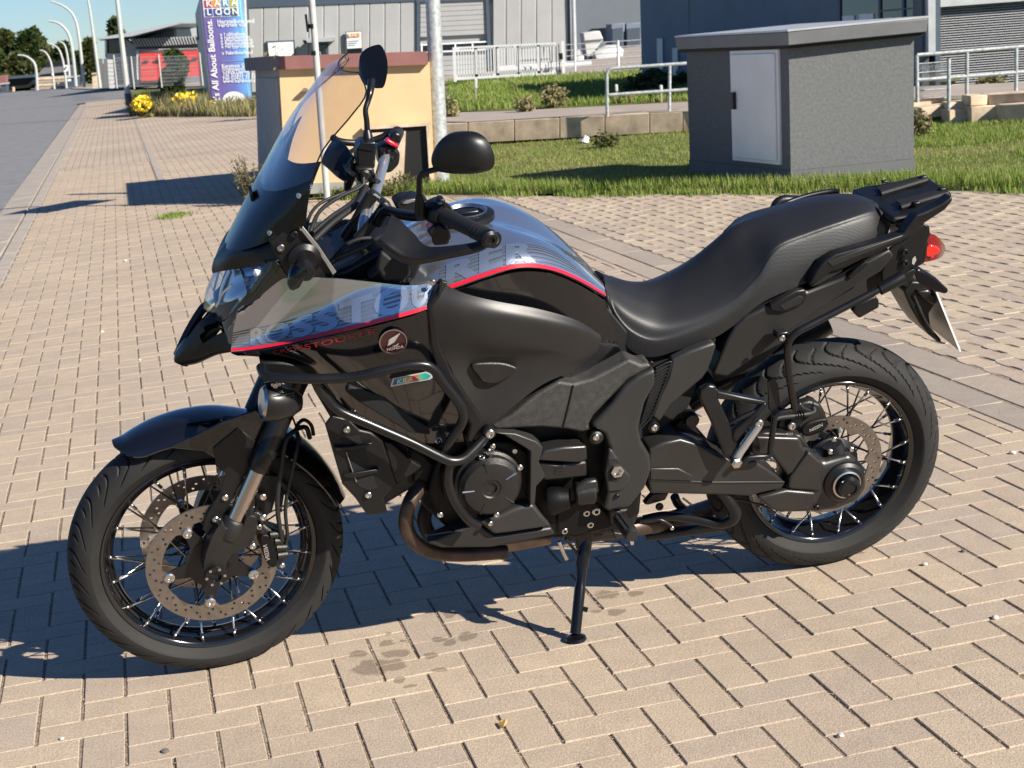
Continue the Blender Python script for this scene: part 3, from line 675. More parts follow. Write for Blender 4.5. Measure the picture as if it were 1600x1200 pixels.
MB().tube([D(497, 80, pz), D(500, 81, pz), D(501, 86, pz)], .006, 8).build('bolt', m_bolt, t, world=True)

s0 = G(60, 328); pb = D(511, 311, pz); hs = (Vector((s0.x, s0.y, 0)) - Vector((pb.x, pb.y, 0))).length * math.tan(SUN_EL)
pc = pb.lerp(D(462, -320, pz), hs / (D(462, -320, pz).z - pb.z))
MB().box(pc + Vector((.03, -.05, 0)), (1.0, .02, .42), Matrix.Rotation(math.pi - SUN_AZ, 3, 'Z')).build('sign_plate', m_zinc, t, world=True, bevel=.006)

# ------------------------------------------------------------------ low concrete wall, back road and lawn
BZ = .24
sheet('back_road', [D(690, 190, 20.6), D(731, 190.5, 20.2), D(946, 178.5, 19.6), D(1070, 174, 19.0), D(1240, 168, 18.2), D(1430, 158, 17.3), D(1610, 148, 16.6), G(1610, 128, BZ), G(1300, 140, BZ), G(1070, 159, BZ), G(800, 173, BZ), G(690, 176, BZ)], m_backroad)
def lawn_pt(px, py): return G(px, py, BZ)
sheet('lawn', [G(640, 176, BZ - .01), G(800, 173, BZ), G(1070, 159, BZ), G(1300, 140, BZ), G(1500, 126, BZ), G(1500, 108, BZ), G(1010, 112, BZ), G(880, 119, BZ), G(700, 127, BZ), G(640, 130, BZ - .01)], m_soil, BZ + .004)
sheet('yard', [G(560, 134, BZ), G(700, 127.4, BZ), G(880, 119.4, BZ), G(1010, 112.5, BZ), G(1500, 108.5, BZ), G(1500, 60, BZ), G(1000, 70, BZ), G(560, 100, BZ)], m_backroad, BZ + .002)
def pick_lawn():
    for _ in range(30):
        px = rnd.uniform(690, 1180); t = (px - 700) / 370; py = rnd.uniform(lerp(127, 110, t), lerp(175, 158, t))
        if 700 <= px: 
            P = G(px, py, BZ); P.z = BZ; return P, 1
    return None
tag(blades(26000, pick_lawn, .10, .008, m_grass, 'lawn_grass'), 'mown lawn between the back road and the sliding gate', 'grass')
wt_ = thing('block_wall', G(900, 211), 'low retaining wall of pale weathered concrete blocks behind the grass', 'wall')
xs = [690, 731, 803.7, 874.5, 945, 1015, 1067, 1130]
yt = lambda x: 191.6 - (x - 731) * .051
for x0, x1 in zip(xs, xs[1:]):
    y0, y1 = lerp(20.3, 18.8, (x0 - 690) / 440), lerp(20.3, 18.8, (x1 - 690) / 440)
    j = rnd.uniform(-1, 1)
    MB().prism([D(x0 + .8, 224 - (x0 - 731) * .055, y0), D(x1 - .8, 224 - (x1 - 731) * .055, y1), D(x1 - .8, yt(x1) + j * .5, y1), D(x0 + .8, yt(x0) + j * .5, y0)], (0, .35, 0)).build('block', m_conc, wt_, world=True, bevel=.004)
wt2 = thing('stepped_wall', G(1520, 178), 'stepped concrete block wall to the right of the grey cabin', 'wall')
for q in ([(1420, 157, 17.2), (1476, 152, 17.2), (1477, 166, 17.2), (1420, 171, 17.2)], [(1440, 169, 16.9), (1479, 163, 16.9), (1479, 181, 16.9), (1440, 186, 16.9)], [(1483, 161, 16.7), (1514, 158, 16.7), (1515, 170, 16.7), (1483, 173, 16.7)], [(1483, 172, 16.6), (1514, 170, 16.6), (1515, 192, 16.6), (1483, 196, 16.6)],
          [(1516, 150, 16.5), (1543, 148, 16.5), (1543, 164, 16.5), (1516, 166, 16.5)], [(1545, 148, 16.5), (1612, 143, 16.2), (1612, 159, 16.2), (1545, 164, 16.5)], [(1517, 167, 16.45), (1560, 164, 16.4), (1560, 190, 16.4), (1517, 193, 16.45)], [(1562, 163.6, 16.3), (1612, 160, 16.1), (1612, 187, 16.1), (1562, 190, 16.3)]):
    MB().prism([D(*p) for p in q], (0, .3, 0)).build('block', m_conc, wt2, world=True, bevel=.01)
# tubular railings
def railing(label, tubes, r=.021):
    t = thing('railing', tubes[0][0], label, 'railing')
    for k, pts in enumerate(tubes): MB().tube(pts, r if k < 2 else r * .95, 10).build('rail' if k < 2 else 'post', m_galv, t, world=True, smooth=True)
    return t
y = 19.3
railing('galvanised tube railing with a rounded end on the low block wall', [[D(x, q, y) for x, q in ((949, 182), (948, 116), (950, 110), (956, 107), (968, 106), (1072, 99), (1100, 97))], [D(949.5, 148.5, y), D(1072, 140, y), D(1100, 138, y)], [D(1046, 175, y), D(1046.5, 102, y)]])
y = 17
railing('galvanised tube railing on the stepped wall right of the cabin', [[D(1433, 86, y), D(1612, 71.5, y)], [D(1433, 125, y), D(1476, 122, y), D(1612, 111.5, y)], [D(1433.5, 160, y), D(1432.5, 86, y)], [D(1510.5, 150, y), D(1511, 81, y)], [D(1587.5, 143, y), D(1588, 75, y)], [D(1482.5, 181, y - .3), D(1482.5, 91, y - .3)]])
wf = thing('mesh_panel', D(1455, 150, 17.3), 'wire mesh panel fixed inside the right hand railing', 'fence')
for k in range(5): MB().tube([D(1434, 100 + k * 14, 17.3), D(1482, 96 + k * 14, 17.3)], .006, 6).build('wire', m_galv, wf, world=True)
q = MB()
for k in range(24): q.tube([D(1435 + k * 2, 98, 17.31), D(1435 + k * 2, 153, 17.31)], .0025, 5, cap=False)
tag(q.build('thin_wire', m_galv, wf, world=True), kind='stuff')
wf = thing('wire_fence', D(1540, 130, 22), 'wire mesh fence standing before the louvred shutter', 'fence')
for k in range(3): MB().tube([D(1484, 108 + k * 14, 21), D(1612, 98 + k * 14, 20.4)], .008, 6).build('wire', m_galv, wf, world=True)
q = MB()
for k in range(36): q.tube([D(1485 + k * 3.6, 104 - k * .3, 21 - k * .016), D(1485 + k * 3.6, 142 - k * .3, 21 - k * .016)], .004, 5, cap=False)
tag(q.build('thin_wire', m_galv, wf, world=True), kind='stuff')

# ------------------------------------------------------------------ sliding gate
gy = 36
gt_ = thing('sliding_gate', D(795, 124, gy), 'pale grey sliding bar gate in front of the grey hall', 'gate')
def gb(name, x0, y0, x1, y1, w, d=.08): 
    a, b = D(x0, y0, gy), D(x1, y1, gy); MB().prism([a + Vector((-w, 0, -w)) if abs(a.z - b.z) < .5 else a + Vector((-w, 0, 0)), (b + Vector((w, 0, -w))) if abs(a.z - b.z) < .5 else a + Vector((w, 0, 0)), (b + Vector((w, 0, w))) if abs(a.z - b.z) < .5 else b + Vector((w, 0, 0)), (a + Vector((-w, 0, w))) if abs(a.z - b.z) < .5 else b + Vector((-w, 0, 0))], (0, d, 0)).build(name, m_galvp, gt_, world=True)
m_galvp = vary(M_('pale_gate_paint', (.55, .56, .56), .5), 6, .08)
gb('rail', 712, 76, 866, 69, .035); gb('rail', 712, 121.5, 878, 112.5, .05)
for x, y0, y1 in ((744.5, 75, 120), (777.5, 73.5, 118), (810.5, 72, 116), (843, 70.5, 114.5), (876, 86, 113)): gb('upright', x, y1, x - 1.5, y0, .03)
for k in range(38):
    x = 716 + k * 4.25; gb('bar', x + 1, 121 - (x - 712) * .054, x - .3, 76 - (x - 712) * .046, .011, .03)
t2 = thing('gate_post', D(711, 128, 35.9), 'left square post of the sliding gate', 'gate post')
MB().prism([D(709, 128, 35.9), D(714, 128, 35.9), D(712, 74, 35.9), D(707, 74, 35.9)], (0, .08, 0)).build('shaft', m_galvp, t2, world=True)
t2 = thing('gate_post', D(881, 121, 35.9), 'right gate post with a lock box beside the hall corner', 'gate post')
MB().prism([D(878.5, 121, 35.9), D(883.5, 121, 35.9), D(881.5, 64, 35.9), D(876.5, 64, 35.9)], (0, .08, 0)).build('shaft', m_galvp, t2, world=True)
MB().box(D(876, 88, 35.8), (.09, .1, .14)).build('lock_box', m_plastic, t2, world=True)
fn = thing('wire_fence', D(970, 118, 36), 'wire mesh fence between the gate and the blue grey building', 'fence')
for x, y0, y1 in ((899, 120, 68), (966.5, 117, 63)):
    MB().tube([D(x, y0, 36), D(x - 1, y1, 36)], .03 if x > 950 else .02, 8).build('post', m_galvp, fn, world=True, smooth=True)
for k in range(6): MB().tube([D(884, 70 + k * 9, 36), D(1004, 62 + k * 8.6, 36)], .010 if k != 3 else .014, 5).build('wire', m_galv, fn, world=True)
for x, yb_, yt_, lab, mm in ((964, 160, 132, 'white topped marker post on the lawn, left one by the railing end', m_whitewash), (1034, 160, 133, 'white marker post on the lawn close to the cabin', m_whitewash), (744, 161, 123, 'grey wooden stake with a white head in front of the gate', m_wood)):
    dd = G(x, yb_, BZ).y; t2 = thing('marker_post', D(x, yb_, dd), lab, 'post'); h_ = (yb_ - yt_)
    MB().prism([D(x - 1.6, yb_, dd), D(x + 1.6, yb_, dd), D(x + 1, yt_ + h_ * .35, dd), D(x - 2, yt_ + h_ * .35, dd)], (0, .06, 0)).build('stake', mm if mm is m_wood else m_wood, t2, world=True)
    MB().prism([D(x - 2.6, yt_ + h_ * .4, dd - .01), D(x + 2, yt_ + h_ * .4, dd - .01), D(x + 1.4, yt_, dd - .01), D(x - 3, yt_, dd - .01)], (0, .09, 0)).build('head', m_whitewash, t2, world=True, bevel=.01)

# ------------------------------------------------------------------ pale grey hall
hy = lambda x: 43.8
hl = thing('hall', D(640, 100, 39.5), 'pale grey clad industrial hall with a roller door and a small white window', 'building')
def hq(name, pts, mat, off=0, th=.08, parent=hl, **kw):
    return MB().prism([D(p[0], p[1], hy(p[0]) - off) for p in pts], (0, th, 0)).build(name, mat, parent, world=True, **kw)
hq('wall', [(384, 152, ), (893, 121), (893, -60), (376, -60)], m_hall, -.10, .2)
xs = [387, 411, 434.5, 458, 482, 505.5, 529, 553, 577, 601, 625, 651, 655]
for x0, x1 in zip(xs[:-2], xs[1:-1]): hq('wall_panel', [(x0 + .35, 145 - (x0 - 387) * .05), (x1 - .35, 145 - (x1 - 387) * .05), (x1 - .35, 11.5 - (x1 - 387) * .037), (x0 + .35, 11.5 - (x0 - 387) * .037)], m_hall, .0, .09, bevel=.02)
xs = [770, 790.5, 814, 838, 862, 888]
for x0, x1 in zip(xs, xs[1:]): hq('wall_panel', [(x0 + .35, 118 - (x0 - 770) * .055), (x1 - .35, 118 - (x1 - 770) * .055), (x1 - .35, -8), (x0 + .35, -8)], m_hall, .0, .09, bevel=.02)
hq('fascia', [(384, 12.5), (656, 1.8), (656, -40), (376, -40)], m_trim, .03, .12)
hq('door_head', [(650, 4), (771, -.5), (771, -12), (650, -12)], m_trim, .05, .12)
hq('door_jamb', [(763, 112), (769, 112), (763.5, -1), (759, -1)], m_trim, .06, .14)
hq('door_jamb', [(651, 118), (657, 118), (656, 2), (651, 2)], m_trim, .06, .14)
for k in range(15):
    y0, y1 = 3 + k * 7.7, 3 + k * 7.7 + 7.1
    if y1 < 64 or y0 > 80: hq('shutter_slat', [(657, y1 + 1.5), (763, y1 - 3.5), (762, y0 - 3.5), (657, y0 + 1.5)], m_hall, .0, .06)
hq('shutter_window', [(657, 82), (763, 76.5), (763, 66), (657, 71)], m_dkglass, .01, .05)
hq('window_bar', [(655, 71.5), (764, 66), (764, 63.8), (655, 69.3)], m_white, .03, .05); hq('window_bar', [(655, 83.5), (764, 78), (764, 75.8), (655, 81.3)], m_white, .03, .05)
for x in (659, 711.5, 738.5): hq('window_bar', [(x - 1.2, 81), (x + 1.2, 81), (x + 1.2, 68), (x - 1.2, 68)], m_white, .04, .05)
w_ = hq('window', [(418, 93), (462, 91), (460, 62.5), (415.5, 64.5)], m_trim, .06, .12); hq('pane', [(420.5, 92), (459.5, 90), (457.5, 65), (418.5, 67)], m_paleglass, .09, .04)
d_ = hq('door', [(494, 130), (514.5, 129), (513, 65.5), (493, 66.5)], m_trim, .05, .1); hq('door_pane', [(498, 95), (510.5, 94), (509, 70), (496, 71)], m_dkglass, .08, .04)
MB().prism([D(478, 61, 42.9), D(521, 58.5, 42.9), D(519, 64.5, 42.9), D(480, 66.5, 42.9)], (0, 1.0, .02)).build('canopy', m_zinc, hl, world=True)
MB().prism([D(474, 62, 43.5), D(478.5, 64, 43.5), D(477, 69, 43.5), D(473, 65, 43.5)], (0, .15, 0)).build('floodlight', m_plastic, hl, world=True)
MB().tube([D(899, 118, 43.7), D(895, -30, 43.7)], .06, 10).build('downpipe', m_zinc, hl, world=True, smooth=True)
MB().prism([D(889.5, 120, 43.75), D(893, 120, 43.75), D(890, -30, 43.75), D(886.5, -30, 43.75)], (0, .3, 0)).build('corner_trim', m_trim, hl, world=True)
MB().tube([D(388, 150, 43.55), D(380, -30, 43.55)], .06, 10).build('downpipe', m_zinc, hl, world=True, smooth=True)
MB().prism([D(388.5, 150, 43.65), D(393, 150, 43.65), D(386, -30, 43.65), D(381, -30, 43.65)], (0, .3, 0)).build('corner_trim', m_trim, hl, world=True)
hq('side_wall', [(376, 152), (384, 152), (376, -60), (369, -60)], m_trim, -.3, 9)
sg = thing('hall_sign', D(553, 84, 38), 'small white sign with an orange heading on the grey hall wall', 'sign')
hq('board', [(541, 86), (566.5, 84.5), (565, 48), (539.5, 49.5)], m_greyplate, .12, .06, sg)
hq('sheet', [(542.5, 76), (565, 74.5), (564, 49.5), (541.5, 51)], m_white, .14, .015, sg)
hq('photo_strip', [(542.8, 83.5), (565.5, 82), (565, 75.5), (542.5, 77)], m_plastic, .14, .015, sg)
hq('heading', [(543.5, 58.7), (562, 57.7), (561.6, 51.6), (543.2, 52.6)], M_('orange_print', (.55, .24, .06), .5), .16, .012, sg)
text_flat('lettering', 'K+S', m_white, sg, D(545, 57.8, hy(545) - .20), (1, .11, 0.02), (0, 0, 1), .12, world=True)
for k in range(3): hq('text_line', [(544, 64.5 + k * 3.4), (561 - 3 * k, 63.6 + k * 3.4), (561 - 3 * k, 62.9 + k * 3.4), (544, 63.8 + k * 3.4)], m_greyplate, .16, .01, sg)
# pipes, skip and clutter beside the hall
tr = thing('skip', D(925, 98, 46), 'white tipped skip hopper standing behind the fence', 'skip')
MB().prism([D(911, 52, 46), D(937, 48, 46), D(943, 62, 46), D(921, 89, 46), D(916, 89, 46)], (0, 1.6, 0)).build('hopper', m_whitewash, tr, world=True, bevel=.03)
MB().prism([D(912.5, 63, 45.95), D(942.5, 60.5, 45.95), D(942, 62, 45.95), D(913, 64.5, 45.95)], (0, .05, 0)).build('rim', m_greyplate, tr, world=True)
MB().prism([D(918, 96, 46), D(930, 95, 46), D(928, 88, 46), D(917, 89, 46)], (0, 1.2, 0)).build('foot', m_trim, tr, world=True)
t2 = thing('pallet_stack', D(908, 99, 44), 'pale crates piled at the corner of the hall', 'crate'); MB().prism([D(901, 88, 44), D(912, 86.5, 44), D(912.5, 99, 44), D(901, 99, 44)], (0, .8, 0)).build('crate', m_whitewash, t2, world=True, bevel=.03)
MB().prism([D(902, 79, 44), D(907, 78, 44), D(907, 86, 44), D(902, 87, 44)], (0, .6, 0)).build('lid', m_whitewash, t2, world=True)
t2 = thing('white_sack', D(948, 91, 46), 'cream sack lying by the skip', 'sack'); MB().lathe([(.02, -.45), (.25, -.3), (.3, .1), (.2, .4), (.02, .5)], axis_M(D(948, 88, 46), (1, 0, .25)), 12).build('sack', m_whitewash, t2, world=True, smooth=True)
t2 = thing('pipe_stack', D(850, 104, 40), 'row of white plastic pipes lying along the foot of the hall', 'pipes')
for k in range(5): MB().tube([D(776, 110.5 - k * .9, 40.4 + k * .1), D(924, 100 - k * .9, 40.4 + k * .1)], .055, 8).build('pipe', m_whitewash, t2, world=True, smooth=True)
t2 = thing('bike_rack', D(840, 104, 41), 'dark tube rack behind the sliding gate', 'rack')
for pts in ([(808, 104), (807, 76), (858, 72), (861, 98)], [(811, 95), (860, 92)], [(848, 95), (850, 73)]): MB().tube([D(x, y_, 40.0) for x, y_ in pts], .022, 6).build('tube', m_trim, t2, world=True)

# ------------------------------------------------------------------ far grey hall, slate blue building
t2 = thing('far_hall', D(950, 90, 60), 'grey hall wall behind the white skip, coloured as if in shade', 'building')
wall('wall', [(880, 110), (1010, 102), (1010, -60), (880, -60)], 60, 6, vary(M_('shade_tinted_cladding', (.13, .15, .17), .7), 2, .06), t2)  # cladding colour darkened to stand in for shade on this wall
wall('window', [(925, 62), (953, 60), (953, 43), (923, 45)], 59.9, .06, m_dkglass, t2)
t3 = thing('container', D(975, 100, 57), 'two dark grey site containers beside the far hall', 'container')
for x0, x1 in ((955, 976), (978, 1003)):
    wall('box', [(x0, 100), (x1, 98.5), (x1, 36 - (x1 - 955) * .03), (x0, 38 - (x0 - 955) * .03)], 56.5, 2.3, m_blue, t3, bevel=.03); wall('door', [(x0 + 2, 99), (x1 - 3, 97.5), (x1 - 3, 43), (x0 + 2, 45)], 56.4, .1, m_trim, t3)
by0, by1 = 29, 20.5
def byy(x): return 1 / lerp(1 / by0, 1 / by1, (x - 1003) / (1440 - 1003))
bb_ = thing('blue_building', G(1200, 95, BZ), 'slate blue office building in shade rising behind the grey cabin', 'building')
def bq(name, pts, mat, off=0, th=.1, parent=bb_, **kw): return MB().prism([D(p[0] , p[1], byy(p[0]) - off) for p in pts], (th, th * .3, 0)).build(name, mat, parent, world=True, **kw)
bq('wall', [(1003, 118), (1440, 150), (1440, -313), (999, -45)], m_blue, 0, .3)
bq('joint', [(1074.5, 130), (1078, 130), (1074, -120), (1070.5, -120)], m_trim, .06, .1)
for x0, x1, y0, y1 in ((1027, 1035.5, 60, 118), (1051, 1059, 75, 118)):
    bq('window_reveal', [(x0 - 2.5, y1), (x1 + 1, y1), (x1, y0 - 1), (x0 - 3, y0 - 1)], m_trim, .05, .08); bq('window', [(x0, y1), (x1, y1), (x1 - .6, y0), (x0 - .6, y0)], M_('pale_blue_pane', (.22, .28, .35), .25), .10, .05)
bq('window', [(1023, -2), (1050, -4), (1050, -30), (1022, -28)], m_dkglass, .05, .05)
bq('window_band', [(1313, 60), (1440, 60), (1440, -60), (1313, -60)], m_dkglass, .06, .06)
for x in (1311, 1374, 1411, 1440): bq('mullion', [(x - 1.6, 62), (x + 1.6, 62), (x + .6, -60), (x - 2.6, -60)], m_trim, .10, .06)
bq('transom', [(1374, 18.5), (1440, 13), (1440, 10.5), (1374, 16)], m_trim, .10, .05)
for x0, x1, y0, y1 in ((1316, 1334, 25, 38), (1342, 1364, 22, 36), (1384, 1393, 28, 33)): bq('blind', [(x0, y1), (x1, y1 - 1), (x1, y0 - 1), (x0, y0)], m_paleglass, .09, .03)
ly = 20.2
MB().prism([D(1441, 165, ly), D(1452, 165, ly), D(1450, -200, ly), D(1438, -200, ly)], (0, .4, 0)).build('dark_corner', m_trim, bb_, world=True)
MB().prism([D(1451, 86, ly - .15), D(1462, 86, ly - .15), D(1461, -200, ly - .15), D(1449, -200, ly - .15)], (0, .2, 0)).build('pilaster', m_zinc, bb_, world=True)
MB().prism([D(1462, 165, ly), D(1470, 165, ly), D(1469, -200, ly), D(1461, -200, ly)], (0, .4, 0)).build('dark_corner', m_trim, bb_, world=True)
lv = thing('louvre_building', D(1540, 150, 20.4), 'building front with a wide horizontal louvre shutter under a pale lintel', 'building')
MB().prism([D(1468, 165, 20.6), D(1700, 155, 20.6), D(1700, -345, 20.6), D(1468, -335, 20.6)], (0, .4, 0)).build('wall', m_trim, lv, world=True)
MB().prism([D(1469, 11, 20.3), D(1700, -6, 20.3), D(1700, -240, 20.3), D(1469, -240, 20.3)], (0, .2, 0)).build('lintel', m_zinc, lv, world=True)
for k in range(40):
    y0 = 12 + k * 3.75; MB().prism([D(1469, y0 + 2.4, 20.40), D(1700, y0 - 15, 20.40), D(1700, y0 - 17.4, 20.45), D(1469, y0, 20.45)], (0, .03, 0)).build('louvre_slat', m_louvre, lv, world=True)
# ------------------------------------------------------------------ trees and plants
def crown(parent, name, blobs, n, size, mat, seed=1):
    r = random.Random(seed); vs = []; fs = []
    tot = sum(b[1].x * b[1].y * b[1].z for b in blobs)
    for c, rad in blobs:
        for _ in range(int(n * rad.x * rad.y * rad.z / tot)):
            while True:
                u = Vector((r.uniform(-1, 1), r.uniform(-1, 1), r.uniform(-1, 1)))
                if .25 < u.length < 1: break
            u = u.normalized() * (u.length ** .45) * r.uniform(.82, 1.08)
            p = c + Vector((u.x * rad.x, u.y * rad.y, u.z * rad.z)); s = size * r.uniform(.5, 1.4)
            a = Vector((r.gauss(0, 1), r.gauss(0, 1), r.gauss(0, .7))).normalized(); b = a.cross(Vector((r.gauss(0, 1), r.gauss(0, 1), r.gauss(0, 1)))).normalized()
            k = len(vs); vs += [p - a * s, p + b * s * .6, p + a * s, p - b * s * .6]; fs.append((k, k + 1, k + 2, k + 3))
    off = parent.location
    me = bpy.data.meshes.new(name); me.from_pydata([tuple(v - off) for v in vs], [], fs); me.materials.append(mat); return link(name, me, parent)
def tree(px, py_top, base_px, y, wpx, label, mat, n=2600, size=.34, seed=1, group=None, cat='tree', lobes=7, zb=0, name='tree', low=.25):
    a = D(px, base_px, y); top = D(px, py_top, y); a.z = zb; h = top.z - zb; w = wpx / CF * y / 2
    t = thing(name, a, label, cat, group); r = random.Random(seed)
    MB().tube([a, a + Vector((.02 * h, 0, h * .35)), a + Vector((0, 0, h * .75))], [h * .03, h * .022, h * .008], 8).build('trunk', m_bark, t, world=True, smooth=True)
    bl = []
    for k in range(lobes):
        z = lerp(low, .86, (k + .5) / lobes); s = math.sin(math.pi * min(1, (z * .92 + .06))) ** .6
        bl.append((a + Vector((r.uniform(-.55, .55) * w * s, r.uniform(-.5, .5) * w * s, h * z)), Vector((w * s * r.uniform(.45, .7), w * s * r.uniform(.45, .7), h * r.uniform(.13, .2)))))
    bl.append((a + Vector((r.uniform(-.2, .2) * w, 0, h * .88)), Vector((w * .4, w * .4, h * .12))))
    crown(t, 'crown', bl, n, size, mat, seed); return t
def plant(px, py_top, base_px, y, wpx, label, mat, n=14, leaf=.03, seed=1, cat='shrub', zb=0, name='shrub', per=26, stem=True):
    """a bush of separate leafy shoots"""
    a = D(px, base_px, y); top = D(px, py_top, y); a.z = zb - .01; h = max(.05, top.z - zb); w = wpx / CF * y / 2
    t = thing(name, a, label, cat); r = random.Random(seed); sm = MB(); vs = []; fs = []
    for i in range(n):
        an = r.uniform(0, 6.283); sp = r.uniform(.05, 1); d = Vector((math.cos(an), math.sin(an), 0)) * w * sp; hh = h * r.uniform(.55, 1.0) * (1 - .35 * sp)
        q = [a + d * .15, a + d * .55 + Vector((0, 0, hh * .55)), a + d + Vector((r.gauss(0, .05) * w, r.gauss(0, .05) * w, hh))]
        c = cr(q, 4); sm.tube(c, [h * .008 * (1 - .7 * k / (len(c) - 1)) + .0015 for k in range(len(c))], 5)
        for _ in range(per):
            tt = r.uniform(.15, 1); p = cr_pt(q, tt * 2) + Vector((r.gauss(0, 1), r.gauss(0, 1), r.gauss(0, .6))) * leaf * 1.1; s = leaf * r.uniform(.5, 1.3)
            u = Vector((r.gauss(0, 1), r.gauss(0, 1), r.gauss(.3, .7))).normalized(); b = u.cross(Vector((r.gauss(0, 1), r.gauss(0, 1), r.gauss(0, 1)))).normalized()
            k = len(vs); vs += [p - u * s * .6 - a, p + b * s * .35 - a, p + u * s - a, p - b * s * .35 - a]; fs.append((k, k + 1, k + 2, k + 3))
    sm.build('stems', m_bark, t, world=True, smooth=True)
    me = bpy.data.meshes.new('leaves'); me.from_pydata([tuple(v) for v in vs], [], fs); me.materials.append(mat); link('leaves', me, t); return t
TG = 'trees behind the end of the road'
for k, (px, top, w, y, mat, lab) in enumerate(((-12, 42, 60, 128, m_leaf, 'tall dark broadleaf tree at the left picture edge beyond the road'), (22, 46, 52, 132, m_leaf2, 'broad olive green tree above the dark gateway at the left'), (52, 50, 46, 130, m_leaf, 'dense dark tree left of the bright sky gap'), (66, 44, 36, 135, m_leaf2, 'highest tree top of the group at the road end'), (38, 84, 50, 124, m_leaf2, 'low bushy tree under the left tree group'), (84, 72, 26, 140, m_leaf2, 'small tree behind the arched lamps'), (108, 66, 26, 136, m_leaf, 'narrow dark tree right of the arched lamps'), (128, 82, 24, 142, m_leaf, 'low dark tree behind the street corner'), (149, 62, 20, 120, m_leaf2, 'olive tree beside the white pole and the metal fence'))):
    tree(px, top, 140, y, w, lab, mat, 5200 if w > 40 else 2600, .42, k + 3, TG, low=.12)
tree(194, 26, 130, 108, 27, 'single dark tree top above the sloping roof', m_leaf, 2400, .34, 21)
plant(1022, 112, 160, 24.5, 78, 'low dark evergreen shrub on the lawn in front of the blue building', m_leaf, 60, .075, 33, zb=BZ, per=70)
plant(1075, 118, 150, 25, 40, 'small dark shrub half hidden behind the cabin edge', m_leaf, 30, .075, 35, zb=BZ, per=50)
plant(866, 126, 162, 23, 34, 'small yellowish conifer sapling on the lawn edge', m_leafp, 24, .05, 36, zb=BZ, name='sapling', per=36)
for k, (px, top, bse, w, lab) in enumerate(((820, 149, 162, 26, 'grey green tuft of shrub left of the sapling'), (985, 149, 162, 34, 'pale dry shrub beside the railing end'), (703, 148, 160, 22, 'low green bush right of the galvanised pole'), (1068, 148, 160, 24, 'flowering low plant beside the cabin'))):
    plant(px, top, bse, 22.5, w, lab, m_leafp, 20, .045, 50 + k, zb=BZ, per=24)
plant(392, 226, 308, 15.6, 72, 'scrubby bush growing at the left foot of the yellow box', m_leafp, 34, .020, 61, per=30)
plant(432, 62, 130, 34, 60, 'thin leafy shoots rising behind the yellow box roof', m_leafp, 22, .06, 62, zb=.4, per=22)
plant(1548, 116, 145, 19.2, 50, 'yellow flowering weed behind the right hand railing', m_leafp, 22, .04, 63, cat='plant', zb=BZ, name='weed', per=24)
plant(945, 200, 222, 18.2, 40, 'leafy weed at the foot of the block wall', m_leaf2, 16, .035, 64, cat='plant', name='weed', per=18)
plant(1438, 158, 190, 15.5, 40, 'tall weeds at the right edge of the cabin', m_leafp, 22, .03, 65, cat='plant', name='weed', per=22)
plant(630, 262, 300, 15.2, 120, 'leafy weeds growing in front of the yellow box opening', m_leaf2, 40, .022, 66, cat='plant', name='weed', per=24)
plant(540, 288, 312, 15.2, 70, 'low green weeds at the foot of the slim pale pole', m_leaf2, 22, .022, 67, cat='plant', name='weed', per=20)
# weeds with yellow flowers round the advertising pillar
def pick_weed():
    px = rnd.uniform(203, 400); P = G(px, rnd.uniform(166, 182), 0); P.z = -.01; return P, (1.3 if px < 330 else .9) * rnd.uniform(.4, 1.1)
tag(blades(3000, pick_weed, .42, .014, m_leafp, 'weeds', lean=.5), 'strip of tall dry weeds round the foot of the advertising pillar', 'weeds')
tag(blades(4200, pick_weed, .34, .016, m_drygrass, 'dry_weeds', lean=.6), 'pale dry stalks mixed into the weeds round the pillar', 'weeds')
for k, (px, top, w, lab) in enumerate(((227, 152, 34, 'clump of yellow flowers left of the pillar by the lamp post'), (296, 146, 40, 'larger clump of yellow flowers beside the pillar foot'), (334, 158, 18, 'small clump of yellow flowers in front of the pillar'))):
    t = tree(px, top, 178, 41.5, w, lab, m_leafp, 900, .06, 70 + k, 'yellow flower clumps', 'flowers', name='flower_clump', low=.05)
    a = t.location; r = random.Random(k); ww = w / CF * 41 / 2; hh = D(px, top, 41.5).z
    crown(t, 'blossoms', [(a + Vector((0, -.2, hh * .7)), Vector((ww * .95, .5, hh * .4)))], 320, .055, m_flower, k)
lt = thing('litter', G(915, 222), 'scrap of white paper in the dry grass by the block wall', 'litter')
MB().prism([D(908, 221, 19.0), D(914, 213, 19.05), D(921, 216, 19.1), D(920, 223, 19.0), D(913, 222, 18.95)], (0, .06, .01)).build('paper', m_white, lt, world=True)

# ------------------------------------------------------------------ advertising pillar
py_ = 41.3
pi = thing('advertising_pillar', D(360, 170, py_), 'tall violet and blue advertising pillar with a coloured letter logo among the weeds', 'sign')
def pp(u, v):                                   # u across the front, v up from the foot, both 0..1
    a, b, c, d = D(332, 172, py_), D(391, 170, py_ + .0), D(375, -6, py_), D(313, -4, py_)
    return a.lerp(b, u).lerp(d.lerp(c, u), v)
m_pill = M_('pillar_print', (.07, .07, .2), .35); b = bs(m_pill)
tc = nd(m_pill, 'ShaderNodeTexCoord'); sx = nd(m_pill, 'ShaderNodeSeparateXYZ'); lk(m_pill, tc.outputs['Generated'], sx.inputs[0])
rr = nd(m_pill, 'ShaderNodeValToRGB'); e = rr.color_ramp.elements; e[0].position = .30; e[0].color = (.14, .105, .30, 1); e[1].position = .95; e[1].color = (.15, .40, .75, 1); x = e.new(.62); x.color = (.13, .15, .42, 1)
lk(m_pill, sx.outputs[0], rr.inputs[0]); lk(m_pill, rr.outputs[0], b.inputs['Base Color'])
